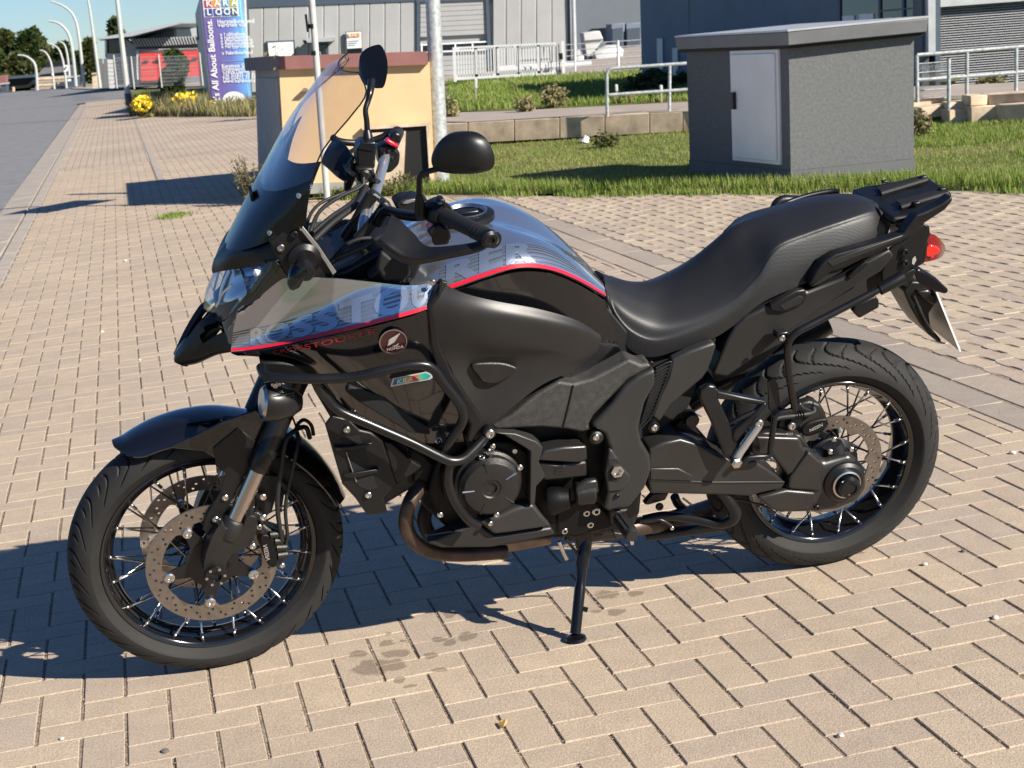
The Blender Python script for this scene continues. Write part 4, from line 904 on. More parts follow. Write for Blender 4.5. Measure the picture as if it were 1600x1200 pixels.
MB().prism([pp(0, 0), pp(1, 0), pp(1, 1), pp(0, 1)], (.0, .45, 0)).build('front', m_pill, pi, world=True, bevel=.02)
MB().prism([D(331, 172, py_ + .02), D(312, -4, py_ + .02), D(306, 18, py_ + 2), D(325, 168, py_ + 2)], (.03, 0, 0)).build('side', vary(M_('pillar_side', (.30, .30, .33), .5), 2, .05), pi, world=True)
ux = (pp(1, .5) - pp(0, .5)).normalized(); uy = (pp(.5, 1) - pp(.5, 0)).normalized(); wpl = (pp(1, .5) - pp(0, .5)).length; hpl = (pp(.5, 1) - pp(.5, 0)).length
fo = Vector((0, -.012, 0))
def prect(u0, v0, u1, v1, mat, name, k=1): MB().prism([pp(u0, v0) + fo * k, pp(u1, v0) + fo * k, pp(u1, v1) + fo * k, pp(u0, v1) + fo * k], (0, .01, 0)).build(name, mat, pi, world=True)
prect(.05, .825, .93, .982, m_white, 'logo_board', 1)
cl = [(.42, .03, .03), (.62, .25, .04), (.05, .28, .45), (.36, .40, .05), (.03, .06, .22), (.04, .08, .26), (.05, .10, .26), (.03, .09, .14)]
for k, ch in enumerate('KARALOON'):
    c_, r_ = k % 4, k // 4; u0 = .085 + c_ * .212; v0 = .908 - r_ * .076
    prect(u0, v0, u0 + .185, v0 + .066, M_('logo_tile', cl[k], .4), 'logo_tile', 2)
    text_flat('letter', ch, m_white, pi, pp(u0 + .045, v0 + .012) + fo * 3, ux, uy, .21, world=True, bold=.02)
text_flat('lettering', "It's All About Balloons.", m_white, pi, pp(.225, .06) + fo * 2, uy, -ux, .225, world=True, bold=.018)
lines = [(.36, .765, 'Herstellung und', .145), (.36, .735, 'Vertrieb von', .145), (.40, .655, '» Luftballons', .125), (.40, .628, '» Folienballons', .125), (.40, .601, '» Werbeballons', .125), (.40, .574, '» Ballonzubehör', .125), (.40, .547, '» Partyprodukte', .125), (.40, .490, '» Fabrikverkauf', .125), (.36, .375, 'Karaloon GmbH', .125), (.36, .348, 'Schlosserstraße 21', .125), (.36, .321, '52459 Düren', .125), (.36, .294, 'Tel. 02421 77 146 0', .125), (.36, .267, 'Fax 02421 77 146 20', .125), (.36, .240, 'www.karaloon.de', .125)]
for u, v, s, z in lines: text_flat('lettering', s, m_white, pi, pp(u, v) + fo * 2, ux, uy, z, world=True, bold=.01)
prect(.37, .43, .95, .433, m_silverprint, 'rule', 1)
q = [pp(.60 + .31 * math.cos(a), .075 + .085 * math.sin(a)) + fo for a in [i * math.pi / 14 for i in range(15)]] + [pp(.29, .02) + fo, pp(.91, .02) + fo][0:2][::1]
MB().prism(q, (0, .01, 0)).build('balloon_print', m_white, pi, world=True)
q = [pp(.78, .01), pp(1.0, .01), pp(1.0, .10), pp(.90, .10), pp(.84, .07)]; MB().prism([v + fo * 2 for v in q], (0, .01, 0)).build('flame_print', M_('orange_red_print', (.55, .12, .04), .4), pi, world=True)
for u, v, c_ in ((.42, .10, cl[2]), (.50, .115, cl[3]), (.46, .075, cl[0]), (.56, .10, cl[5]), (.60, .12, cl[1]), (.52, .06, cl[7])):
    MB().prism([pp(u + .025 * math.cos(a), v + .009 * math.sin(a)) + fo * 2 for a in [i * math.pi / 4 for i in range(8)]], (0, .01, 0)).build('balloon_dot', M_('dot_print', c_, .4), pi, world=True)

# ------------------------------------------------------------------ street lamps and signs at the far left
def lamp(name, pts, y, r0, label, group=None, mat=m_lightpole, foot=True):
    P = [D(x, q, y) for x, q in pts]; t = thing(name, P[0], label, 'street lamp' if name == 'street_lamp' else 'pole', group)
    P = cr(P, 5); MB().tube(P, [lerp(r0 * .8, r0 * .45, i / (len(P) - 1)) for i in range(len(P))], 8).build('shaft', mat, t, world=True, smooth=True)
    if foot: MB().tube([P[0] - Vector((0, 0, .05)), P[0] + (P[1] - P[0]).normalized() * .28], r0 * .9, 8).build('sleeve', m_trim, t, world=True, smooth=True)
    return t
lamp('street_lamp', [(201, 162), (192, 80), (183, 0), (178, -40)], 44.5, .10, 'nearest pale lamp post standing in the pavement left of the flowers')
lamp('street_lamp', [(156.5, 137), (148, 70), (141, 20), (136, -10)], 62, .085, 'second lamp post at the corner of the metal fence', foot=False)
lamp('street_lamp', [(131.5, 136), (126, 80), (122, 50), (118, 32), (110, 18), (96, 8), (80, 2)], 84, .11, 'tall arched lamp with its tip reaching the top of the picture', 'arched street lamps', foot=False)
lamp('street_lamp', [(119, 135), (114.5, 90), (110, 62), (104, 48), (94, 38), (84, 34), (76, 33)], 92, .12, 'arched lamp with a bright bend in front of the sky gap', 'arched street lamps', foot=False)
lamp('street_lamp', [(108.5, 118), (106, 92), (103, 76), (99, 68), (93, 65)], 104, .10, 'small arched lamp behind the bright arched one', 'arched street lamps', foot=False)
lamp('street_lamp', [(104, 138), (101, 110), (97, 90), (91, 76), (82, 70), (74, 67)], 98, .09, 'arched lamp carrying a white notice board', 'arched street lamps', foot=False)
lamp('street_lamp', [(85, 139), (82, 112), (79, 96), (73, 84), (66, 79), (62, 79)], 100, .09, 'arched lamp with a small round sign in front of the hut', 'arched street lamps', foot=False)
lamp('street_lamp', [(58.5, 141), (56.5, 110), (53, 98), (46, 91), (38, 87), (28, 86)], 98, .11, 'leftmost arched lamp in front of the green trees', 'arched street lamps', foot=False)
t = thing('notice_board', D(103, 107, 97.5), 'white notice board on the arched lamp', 'sign'); wall('board', [(99.5, 112), (106, 111), (105.5, 101.5), (99.5, 102)], 97.5, .05, m_white, t); wall('emblem', [(101.5, 107), (104, 107), (104, 104), (101.5, 104)], 97.4, .03, m_plastic, t)
t = thing('round_sign', D(82.5, 116, 99.5), 'small white round sign on the arched lamp', 'sign'); MB().lathe([(.07, 0), (.07, .03)], axis_M(D(82.5, 116, 99.4), (0, 1, 0)), 14).build('disc', m_white, t, world=True)
t = thing('street_name_sign', D(134, 115, 83), 'small white street sign on the tall arched lamp', 'sign'); wall('board', [(131, 117), (135.5, 115.5), (135, 112.5), (131, 113.5)], 83, .03, m_white, t)

# ------------------------------------------------------------------ far left buildings and odds and ends
t = thing('hut', D(80, 128, 118), 'grey roofed hut behind the stacked pallets at the road end', 'building')
wall('wall', [(58, 124), (108, 120), (106, 104), (72, 106)], 118, 3, m_trim, t); wall('roof', [(58, 117), (104, 112), (102, 98), (74, 100)], 117.5, 3.5, m_greyroof, t); wall('ridge', [(72, 101), (106, 98.5), (106, 95), (73, 97)], 117.3, 3.5, m_deep, t)
t = thing('pallet_pile', D(80, 139, 112), 'long pile of pale wooden boards at the road end', 'boards')
for k in range(4): wall('board', [(55 + k, 140 - k * 5), (105, 137.5 - k * 5), (105, 133.5 - k * 5), (55 + k, 136 - k * 5)], 112 + k * .1, 1, (m_wood, m_conc)[k % 2], t)
t = thing('dark_gateway', D(32, 135, 120), 'low dark shed front under the trees', 'shed'); wall('front', [(10, 140), (52, 136), (50, 119), (9, 122)], 120, 4, m_deep, t); wall('roof', [(8, 124), (53, 120.5), (52, 117), (8, 120)], 119.5, 5, m_trim, t)
t = thing('wheelie_bin', D(5, 143, 100), 'dark bin with a pale lid at the left picture edge', 'bin'); wall('body', [(2, 145), (9.5, 144), (9.5, 132), (1.5, 132)], 100, .6, m_trim, t); wall('lid', [(0, 132.5), (10, 131.5), (10, 129), (0, 130)], 99.9, .7, m_zinc, t)
t = thing('brick_pier', D(3, 130, 102), 'reddish brick pier above the bin', 'wall'); wall('pier', [(-6, 145), (8.5, 130), (8.5, 117), (-6, 118)], 102, .6, m_redroof, t)
t = thing('post_stump', D(20, 141, 101), 'short pale bollard beside the dark gateway', 'bollard'); wall('stump', [(19.5, 143), (22, 143), (21.5, 136), (19.5, 136)], 101, .2, m_conc, t)
t = thing('small_kiosk', D(110, 128, 108), 'dark kiosk with a pale roof edge behind the lamps', 'kiosk'); wall('body', [(105, 137), (119, 135), (118, 122), (105, 123)], 108, 1.5, m_trim, t); wall('roof', [(103, 122.5), (116, 121), (116, 118.5), (103, 120)], 107.8, 1.8, m_zinc, t); wall('notice', [(105.5, 127), (111, 126.5), (110.5, 123.5), (105.5, 124)], 107.7, .04, m_white, t)
t = thing('stone_pillar', D(149, 136, 78), 'pale stone gate pillar left of the metal fence', 'pillar'); wall('shaft', [(145, 138), (153, 137), (151, 115), (143.5, 116)], 78, .3, m_conc, t); wall('cap', [(143, 116.5), (152.5, 115), (152.5, 113), (143, 114.5)], 77.9, .4, m_conc, t)
t = thing('sheet_fence', D(165, 134, 74), 'grey sheet metal fence panel at the street corner', 'fence'); 
for k in range(2): wall('panel', [(154 + k * 8.6, 138 - k * .4), (162 + k * 8.6, 137.6 - k * .4), (159.5 + k * 8.6, 91.5 - k * .4), (153.5 + k * 8.6, 92 - k * .4)], 74, .08, m_greyplate, t)
t = thing('block_pier', D(184, 137, 70), 'white painted block wall end beside the sheet fence', 'wall')
for k in range(7): wall('block', [(171 + k * -.5, 138 - k * 6.5), (176.5 - k * .5, 138 - k * 6.5), (176 - k * .5, 132.2 - k * 6.5), (170.5 - k * .5, 132.2 - k * 6.5)], 69.5, .4, m_whitewash, t)
fs_ = thing('fire_station', D(270, 128, 82), 'grey building with red sectional gates and a sloping metal roof', 'building')
wall('wall', [(196, 133), (318, 128), (318, 66), (197, 64)], 84, 8, m_blue, fs_)
wall('side_wall', [(196, 134), (218, 134), (212, 72), (197, 62)], 82.6, .5, m_greyplate, fs_)
wall('white_wall', [(166, 96), (190, 95), (190, 83), (165, 84)], 83, .4, m_whitewash, fs_); wall('plinth_wall', [(168, 134), (200, 132), (200, 97), (168, 98)], 83.2, .4, m_greyplate, fs_)
wall('glazing', [(166, 83), (200, 80), (198, 58), (164, 62)], 83.3, .3, m_dkglass, fs_); wall('glazing_post', [(164, 90), (166.5, 90), (166, 62), (163.5, 62)], 83.0, .2, m_white, fs_)
wall('upper_wall', [(210, 65), (276, 58), (275.5, 38), (208, 54)], 86, 6, m_hall, fs_)
for k in range(16): wall('cladding_rib', [(212 + k * 4, 63 - k * .4), (213 + k * 4, 63 - k * .4), (212.6 + k * 4, 53.5 - k * .95), (211.6 + k * 4, 53.5 - k * .95)], 85.9, .1, m_zinc, fs_)
wall('shed_roof', [(150, 62.5), (206, 56.5), (283, 36.5), (283, 33.5), (205, 50), (150, 59.5)], 81, 9, m_zinc, fs_); wall('soffit', [(156, 63.5), (206, 58), (275, 39), (275, 37), (206, 56), (156, 62)], 81.4, 8, m_trim, fs_)
wall('tiled_roof', [(212, 74), (318, 68), (318, 56), (203, 61)], 82.3, 2, m_greyroof, fs_)
for k in range(24): wall('roof_seam', [(214 + k * 4.4, 73.6 - k * .25), (214.8 + k * 4.4, 73.6 - k * .25), (206.8 + k * 4.6, 61 - k * .2), (206 + k * 4.6, 61 - k * .2)], 82.2, .1, m_louvre, fs_)
wall('lintel', [(213, 84), (318, 80), (318, 75), (213, 77)], 82.2, .3, m_whitewash, fs_)
for k in range(30): wall('lintel_rib', [(216 + k * 3.4, 82 - k * .12), (217.4 + k * 3.4, 82 - k * .12), (217.4 + k * 3.4, 77.5 - k * .1), (216 + k * 3.4, 77.5 - k * .1)], 82.1, .1, m_greyplate, fs_)
wall('gate_frame', [(214, 125), (220, 125), (217, 80), (213, 80)], 82.1, .3, m_whitewash, fs_); wall('gate_frame', [(267, 100), (272, 100), (271.5, 78), (267, 78)], 82.1, .3, m_whitewash, fs_)
for x0, x1, yb2, yt2 in ((218.5, 267, 127, 83.5), (272, 313, 121, 80.5)):
    for k in range(5): wall('gate_section', [(x0 + 1.5 * (1 - k / 4), lerp(yb2, yt2, k / 5)), (x1, lerp(yb2 - 2.4, yt2 - 2, k / 5)), (x1, lerp(yb2 - 2.4, yt2 - 2, (k + .94) / 5)), (x0 + 1.4 * (1 - k / 4), lerp(yb2, yt2, (k + .94) / 5))], 82.0, .15, m_redgate, fs_)
for x, y_ in ((224, 98), (241, 97), (257, 96), (300, 94)): wall('gate_window', [(x, y_), (x + 8, y_ - .3), (x + 8, y_ - 4), (x, y_ - 3.7)], 81.9, .05, m_deep, fs_)
t = thing('dark_wing', D(320, 120, 60), 'narrow dark grey building edge left of the advertising pillar', 'building'); wall('wall', [(314, 138), (334, 136), (326, 4), (305, 20)], 62, 6, m_trim, t); wall('window', [(311.5, 58), (316, 58), (314.5, 36), (310.5, 36)], 61.9, .05, m_deep, t); wall('window', [(317, 110), (323, 109), (321.5, 86), (316, 87)], 61.9, .05, m_deep, t)
tree(275, 78, 136, 62, 52, 'round dark bush in front of the red gates behind the fence', m_leaf, 5200, .16, 81, cat='bush', name='bush', low=.08)
wf = thing('double_bar_fence', D(250, 136, 56), 'grey double bar mesh fence with pale posts before the red gates', 'fence')
for x, y0, y1 in ((183, 138, 86), (210, 139, 88), (253, 137, 85), (317, 134, 82)): MB().tube([D(x, y0, 56), D(x - 5.5, y1, 56)], .026, 8).build('post', m_lightpole, wf, world=True, smooth=True)
for k in range(9): MB().tube([D(176, 136 - k * 5.6, 56.05), D(330, 131 - k * 5.6, 56.05)], .006, 5).build('wire', m_galv, wf, world=True)
q = MB()
for k in range(60): q.tube([D(178 + k * 2.5, 137 - k * .08, 56.07), D(173.5 + k * 2.5, 90 - k * .08, 56.07)], .004, 4, cap=False)
tag(q.build('thin_wire', m_galv, wf, world=True), kind='stuff')
sheet('side_pavement', [G(112, 139), G(160, 140), G(330, 135), G(500, 128), G(500, 118), G(330, 122), G(118, 133)], m_backroad, .03)
sheet('side_lawn', [G(205, 150), G(325, 144), G(480, 136), G(480, 130), G(330, 138), G(205, 142)], m_soil, .02)
# ------------------------------------------------------------------ motorcycle
bike = bpy.data.objects.new('motorcycle', None); COL.objects.link(bike); bike.matrix_world = MB_; bike.empty_display_size = .2
tag(bike, 'black and silver blue adventure motorcycle leaning on its sidestand in the foreground', 'motorcycle')
V3 = Vector
LEFT = V3((0, 1, 0))
# shared bolt
_bm = MB().lathe([(.0, 0), (.0085, 0), (.0085, .004), (.0068, .0058), (.004, .0058), (.0036, .003), (0, .003)], None, 14)
bolt_me = bpy.data.meshes.new('bolt'); bolt_me.from_pydata([tuple(v) for v in _bm.v], [], _bm.f); bolt_me.materials.append(m_bolt)
for p_ in bolt_me.polygons: p_.use_smooth = True
bolt_me.set_sharp_from_angle(angle=R(35))
bolt_dk = bolt_me.copy(); bolt_dk.materials.clear(); bolt_dk.materials.append(m_satin)
def bolt(px, py, o, par=None, s=1.0, dark=False, f=B, ax=LEFT):
    b_ = bpy.data.objects.new('bolt', bolt_dk if dark else bolt_me); COL.objects.link(b_); b_.parent = par or bike
    b_.matrix_local = axis_M(f(px, py, o), ax) @ Matrix.Scale(s, 4); return b_

# ---------------- wheels
def wheel_parts(M, Rt, wt, rb, hw, hub_r, hub_w, nsp, groove, shear, label):
    """tyre with cut tread, rim, spokes; local y is the axle, M wheel frame -> bike"""
    hub = MB(); hub.lathe([(0.012, -hub_w), (hub_r * .8, -hub_w), (hub_r, -hub_w + .012), (hub_r * .62, -hub_w + .03), (hub_r * .62, hub_w - .03), (hub_r, hub_w - .012), (hub_r * .8, hub_w), (.012, hub_w)], None, 28)
    w = hub.build('wheel', m_engine, bike, smooth=True, M=M); w['label'] = label
    # tyre
    NA, prof = 900, []
    K = 56
    for k in range(K + 1):                       # bead to bead over the crown
        t = -1 + 2 * k / K; ang = t * R(118)
        r = (Rt - wt * .92) + wt * .92 * math.cos(ang) if abs(ang) < R(90) else (Rt - wt * .92) - (abs(ang) - R(90)) / R(28) * (Rt - wt * .92 - rb)
        y = wt * math.sin(ang) if abs(ang) < R(90) else math.copysign(wt - (abs(ang) - R(90)) / R(28) * (wt - hw), ang)
        prof.append((r, y, ang))
    vs = []
    for j in range(NA):
        th = 2 * math.pi * j / NA
        for r, y, ang in prof:
            d = groove(th, ang)
            side = math.exp(-((abs(ang) - R(78)) / R(2.2)) ** 2) * .0012    # rib where tread meets sidewall
            rr = r - d * math.cos(ang) * (1 if abs(ang) < R(90) else 0) + side
            yy = y - d * math.sin(ang) * (1 if abs(ang) < R(90) else 0)
            t2 = th - shear(ang); vs.append(V3((rr * math.cos(t2), yy, rr * math.sin(t2))))
    n = len(prof); fs = [(j * n + k, j * n + k + 1, ((j + 1) % NA) * n + k + 1, ((j + 1) % NA) * n + k) for j in range(NA) for k in range(n - 1)]
    mesh('tyre', vs, fs, m_tyre, w, smooth=True, sharp=28)
    rm = MB(); h = hw
    rm.lathe([(rb + .004, h), (rb - .001, h + .004), (rb - .010, h + .001), (rb - .014, h - .006), (rb - .016, h * .45), (rb - .030, h * .25), (rb - .033, 0), (rb - .030, -h * .25), (rb - .016, -h * .45), (rb - .014, -h + .006), (rb - .010, -h - .001), (rb - .001, -h - .004), (rb + .004, -h), (rb - .004, -h * .6), (rb - .02, 0), (rb - .004, h * .6)], None, 120, closed=True)
    rm.build('rim', m_rim, w, smooth=True, sharp=50)
    sp = bpy.data.meshes.new('spoke'); sm = MB()
    sm.tube([V3((0, 0, 0)), V3((0, 0, .93)), V3((0, 0, 1))], [.0025, .0025, .0025], 6)
    sm.tube([V3((0, 0, .86)), V3((0, 0, 1.0))], .0042, 6)
    sp.from_pydata([tuple(v) for v in sm.v], [], sm.f); sp.materials.append(m_spoke)
    for p_ in sp.polygons: p_.use_smooth = True
    for sd in (-1, 1):
        for i in range(nsp):
            a1 = 2 * math.pi * (i + .25 * sd) / nsp + .1; a0 = a1 + (1 if i % 2 else -1) * R(44)
            p1 = V3(((rb - .009) * math.cos(a1), sd * (h - .004), (rb - .009) * math.sin(a1))); p0 = V3((hub_r * .92 * math.cos(a0), sd * (hub_w - .02 - .012 * (i % 2)), hub_r * .92 * math.sin(a0)))
            d = p1 - p0; q = d.to_track_quat('Z', 'Y').to_matrix().to_4x4()
            o = bpy.data.objects.new('spoke', sp); COL.objects.link(o); o.parent = w
            o.matrix_local = Matrix.Translation(p0) @ q @ Matrix.Diagonal((1, 1, d.length, 1))
    return w
def groove_fn(n, w, dp, a0, a1):
    per = 2 * math.pi / n
    def g(th, ang):
        a = abs(ang); off = 0 if ang >= 0 else per * .5; d = 0
        for ph, lo, hi, ww in ((0, a0, a1, w), (per * .42, a0 + R(14), a0 + R(40), w * .8)):
            if lo < a < hi:
                x = (th + off + ph) % per; x = min(x, per - x); e = min(1, (a - lo) / R(5), (hi - a) / R(5))
                if x < ww: d = max(d, dp * e * (1 - (x / ww) ** 2))
        return d
    return g
def shear_fn(f, a0, a1):
    def s_(ang):
        t = min(1, max(0, (abs(ang) - a0) / (a1 - a0))); return f(t)
    return s_
tread_front = groove_fn(30, .0145, .0055, R(10), R(75)); shear_front = shear_fn(lambda t: .17 * t * t - .05 * math.sin(t * 3), R(8), R(76))
tread_rear = groove_fn(25, .018, .006, R(7), R(75)); shear_rear = shear_fn(lambda t: -.20 * t + .11 * math.sin(t * 3.1), R(5), R(76))
def ring_plate(name, ro, rin, th, holes, mat, parent, y, hr=.0035, N=120, M=None):
    bm = bmesh.new(); es = []
    def loop(pts):
        vv = [bm.verts.new(p) for p in pts]; es.extend(bm.edges.new((vv[i], vv[(i + 1) % len(vv)])) for i in range(len(vv)))
    loop([(ro(a) * math.cos(a), 0, ro(a) * math.sin(a)) for a in [2 * math.pi * i / N for i in range(N)]])
    loop([(rin(a) * math.cos(a), 0, rin(a) * math.sin(a)) for a in [2 * math.pi * i / N for i in range(N)]])
    for r, a in holes: loop([(r * math.cos(a) + hr * math.cos(b), 0, r * math.sin(a) + hr * math.sin(b)) for b in [2 * math.pi * i / 8 for i in range(8)]])
    bmesh.ops.triangle_fill(bm, edges=es, use_beauty=True)
    for f_ in list(bm.faces): 
        if f_.normal.y < 0: f_.normal_flip()
    r_ = bmesh.ops.extrude_face_region(bm, geom=list(bm.faces)); bmesh.ops.translate(bm, verts=[v for v in r_['geom'] if isinstance(v, bmesh.types.BMVert)], vec=(0, th, 0))
    bmesh.ops.translate(bm, verts=bm.verts, vec=(0, y, 0)); bmesh.ops.recalc_face_normals(bm, faces=bm.faces)
    me = bpy.data.meshes.new(name); bm.to_mesh(me); bm.free(); me.materials.append(mat); return link(name, me, parent)
# front wheel
fw = wheel_parts(MF, .3287, .056, .2555, .037, .055, .062, 20, tread_front, shear_front, 'spoked front wheel turned slightly to the left')
def lug(a, n=5, ph=0): return max(0, math.cos(n * (a - ph)) - .62) / .38
holes = [(r, 2 * math.pi * i / 30 + o) for i in range(30) for r, o in ((.125 if i % 2 else .146, 0), (.136, .07))]
for sy in (.074, -.080):
    dk = ring_plate('brake_disc', lambda a: .155, lambda a: .1175 - .021 * lug(a, 5, 1.1), .005, holes, m_disc, fw, sy, .0036)
    cm = MB()
    for i in range(5):
        a = 1.1 + 2 * math.pi * i / 5; c = V3((math.cos(a), 0, math.sin(a))); e = V3((-math.sin(a), 0, math.cos(a)))
        cm.prism([c * .05 - e * .022 + V3((0, sy - .004, 0)), c * .112 - e * .008 + V3((0, sy - .004, 0)), c * .112 + e * .008 + V3((0, sy - .004, 0)), c * .05 + e * .022 + V3((0, sy - .004, 0))], (0, .006, 0))
        MB().lathe([(.0, 0), (.0125, 0), (.0125, .011), (.009, .013), (.008, .011), (.005, .011), (.004, .008), (0, .008)], Matrix.Translation(c * .104 + V3((0, sy - .001, 0))), 16).build('bobbin', m_bare, dk, smooth=True)
    cm.lathe([(.025, sy - .012), (.062, sy - .012), (.062, sy + .003), (.025, sy + .003)], None, 24); cm.build('disc_carrier', m_satin, dk)

# ---------------- rear wheel
MR = Matrix.Translation((0, 0, .321))
def tread_rear(th, ang):
    d = 0; per = 2 * math.pi / 24; a = abs(ang); s = 1 if ang >= 0 else -1
    if R(6) < a < R(74):
        t = (a - R(6)) / R(68); c = -.20 * t + .11 * math.sin(t * 3.3) + (per * .5 if s < 0 else 0)
        x = (th + c) % per; x = min(x, per - x); w = .018 * (1.1 - .45 * t)
        if x < w: d = max(d, .006 * (1 - (x / w) ** 2))
    if R(20) < a < R(52):
        t = (a - R(20)) / R(32); x = (th + .13 * t + per * .4 + (per * .5 if s < 0 else 0)) % per; x = min(x, per - x)
        if x < .013: d = max(d, .005 * (1 - (x / .013) ** 2))
    return d
rw = wheel_parts(MR, .321, .075, .2305, .056, .075, .07, 20, tread_rear, shear_rear, 'spoked rear wheel carried by the shaft drive')
holes = [(r, 2 * math.pi * i / 28 + o) for i in range(28) for r, o in ((.113 if i % 2 else .129, 0), (.121, .09))]
ring_plate('brake_disc', lambda a: .138, lambda a: .104 - .012 * lug(a, 6), .005, holes, m_disc, rw, .060, .0034)

# ---------------- frame, engine and dark core
core = [(425, 566), (470, 500), (560, 450), (690, 440), (800, 450), (940, 490), (1000, 575), (1090, 600), (1075, 640), (1010, 690), (1000, 800), (985, 838), (860, 842), (720, 846), (660, 790), (640, 720), (560, 640), (500, 600)]
plate('engine_block', [(690, 700), (760, 660), (900, 655), (990, 640), (1006, 700), (1000, 800), (970, 835), (860, 838), (740, 846), (690, 820), (668, 770)], .165, .33, m_engine, bike, .01)
plate('frame_core', core, .10, .20, m_deep, bike, .006)
# radiator, sides and inner ducts
plate('radiator', [(522, 655), (600, 660), (640, 700), (650, 760), (600, 790), (560, 770)], .15, .30, m_engine, bike, .006)
def front_fender():
    rows = []; C = MF
    for i, ph in enumerate([36, 39, 44, 52, 64, 78, 97, 115, 130, 141]):       # degrees from straight ahead, over the top, to the back
        a = R(ph + 24); lift = .026 + (.008 if i == 0 else 0) - (.008 if i > 6 else 0); wd = [.022, .052, .068, .078, .084, .086, .086, .082, .074, .058][i]; row = []
        for t in (-1, -.82, -.5, 0, .5, .82, 1):
            rr = .3287 + lift + .006 - (.034 if 1 < i < 9 else .020 if i == 1 else .006 if i == 0 else .03) * abs(t) ** 3
            row.append(C @ V3((rr * math.cos(a), wd * t, rr * math.sin(a))))
        rows.append(row)
    return Patch(rows)
fp = front_fender()
def fender_build():
    nu, nv = 30, 48; vs = []
    for j in range(nv + 1):
        for i in range(nu + 1): vs.append(fp.at(i / nu, j / nv))
    w = nu + 1; c = MF @ V3((0, 0, 0)); ins = [v + (c - v).normalized() * .004 for v in vs]; N = len(vs)
    fs = []
    for j in range(nv):
        for i in range(nu): q = (j * w + i, j * w + i + 1, (j + 1) * w + i + 1, (j + 1) * w + i); fs += [q, tuple(N + k for k in reversed(q))]
    for i in range(nu): fs += [(i, N + i, N + i + 1, i + 1), (nv * w + i + 1, N + nv * w + i + 1, N + nv * w + i, nv * w + i)]
    for j in range(nv): fs += [((j + 1) * w, N + (j + 1) * w, N + j * w, j * w), (j * w + nu, N + j * w + nu, N + (j + 1) * w + nu, (j + 1) * w + nu)]
    return mesh('front_fender', vs + ins, fs, m_gloss, bike, smooth=True)
fender_build()
# fork: aluminium lug, bright tube, black outer tube, both sides
fork_lo, fork_top = MFI @ F(364, 820, .102), MFI @ F(541, 424, .102)
fdir = (fork_top - fork_lo).normalized()
for sy in (1, -1):
    def W(p): return MF @ V3((p.x, p.y * sy, p.z))
    a = fork_lo; t1 = fork_lo + fdir * .155
    MB().tube([W(a - fdir * .05), W(a + fdir * .2)], .0205, 20).build('fork_tube', m_fork, bike, smooth=True)
    q = [t1 - fdir * .004, t1, t1 + fdir * .05, t1 + fdir * .052, t1 + fdir * .22, t1 + fdir * .3, fork_top]
    MB().tube([W(x) for x in q], [.024, .0265, .0265, .0255, .0255, .0285, .0285], 22).build('fork_outer', m_satin, bike, smooth=True)
    MB().tube([W(fork_top), W(fork_top + fdir * .006)], .0262, 22).build('fork_cap', m_bar, bike, smooth=True)
    MB().tube([W(fork_top + fdir * .006), W(fork_top + fdir * .022)], [.012, .010], 12).build('fork_adjuster', m_plastic, bike, smooth=True)
    lug_px = [(347, 816), (352, 824), (364, 828), (378, 826), (384, 812), (393, 806), (403, 812), (400, 832), (395, 846), (382, 858), (368, 864), (356, 876), (351, 892), (345, 906), (334, 910), (322, 904), (318, 890), (322, 866), (332, 838)]
    P = [MFI @ F(x, y_, .125) for x, y_ in lug_px]; P = [W(p) for p in cr_closed(P, 3)]
    dv = (MF.to_3x3() @ V3((0, -.046 * sy, 0))); MB().prism(P, dv).build('fork_lug', m_cast, bike, bevel=.009, seg=3)
    MB().tube([W(a + fdir * -.03), W(a + fdir * .012), W(a + fdir * .018)], [.0285, .0285, .024], 22).build('fork_clamp', m_cast, bike, smooth=True)
ax0 = MFI @ F(337, 894, .105); ax0.y = 0
MB().lathe([(.010, -.16), (.010, .125), (.023, .126), (.026, .135), (.024, .142), (.014, .142), (.013, .134), (0, .134)], MF @ Matrix.Translation((0, 0, 0)), 22).build('axle', m_satin, bike, smooth=True)
for k in range(6):
    a = k * math.pi / 3; MB().box(MF @ V3((.021 * math.cos(a), .143, .021 * math.sin(a))), (.006, .003, .006)).build('axle_notch', m_bare, bike)
# fender stay with bolts
plate('fender_stay', [(333, 700), (372, 668), (400, 690), (388, 735), (352, 800), (338, 832), (325, 838), (317, 826), (322, 806), (344, 770), (352, 740), (338, 730)], .092, .006, m_plastic, bike, .002, f=F)
plate('fender_side', [(262, 700), (300, 682), (345, 660), (400, 640), (420, 660), (404, 720), (360, 742), (345, 722), (318, 706)], .088, .006, m_gloss, bike, .003, f=F)
for x, y_ in ((352, 777), (337, 811)): bolt(x, y_, .094, f=F, s=.95)
plate('fender_stay', [(400, 740), (440, 745), (425, 800), (410, 812), (398, 800)], .085, .01, m_plastic, bike, .003, f=F)
bolt(411, 776, .10, f=F); bolt(411.5, 808, .128, f=F); bolt(395, 853, .135, f=F, s=.9)
plate('fender_stay', [(430, 748), (446, 760), (440, 800), (432, 800)], -.075, .006, m_plastic, bike, .002, f=F)
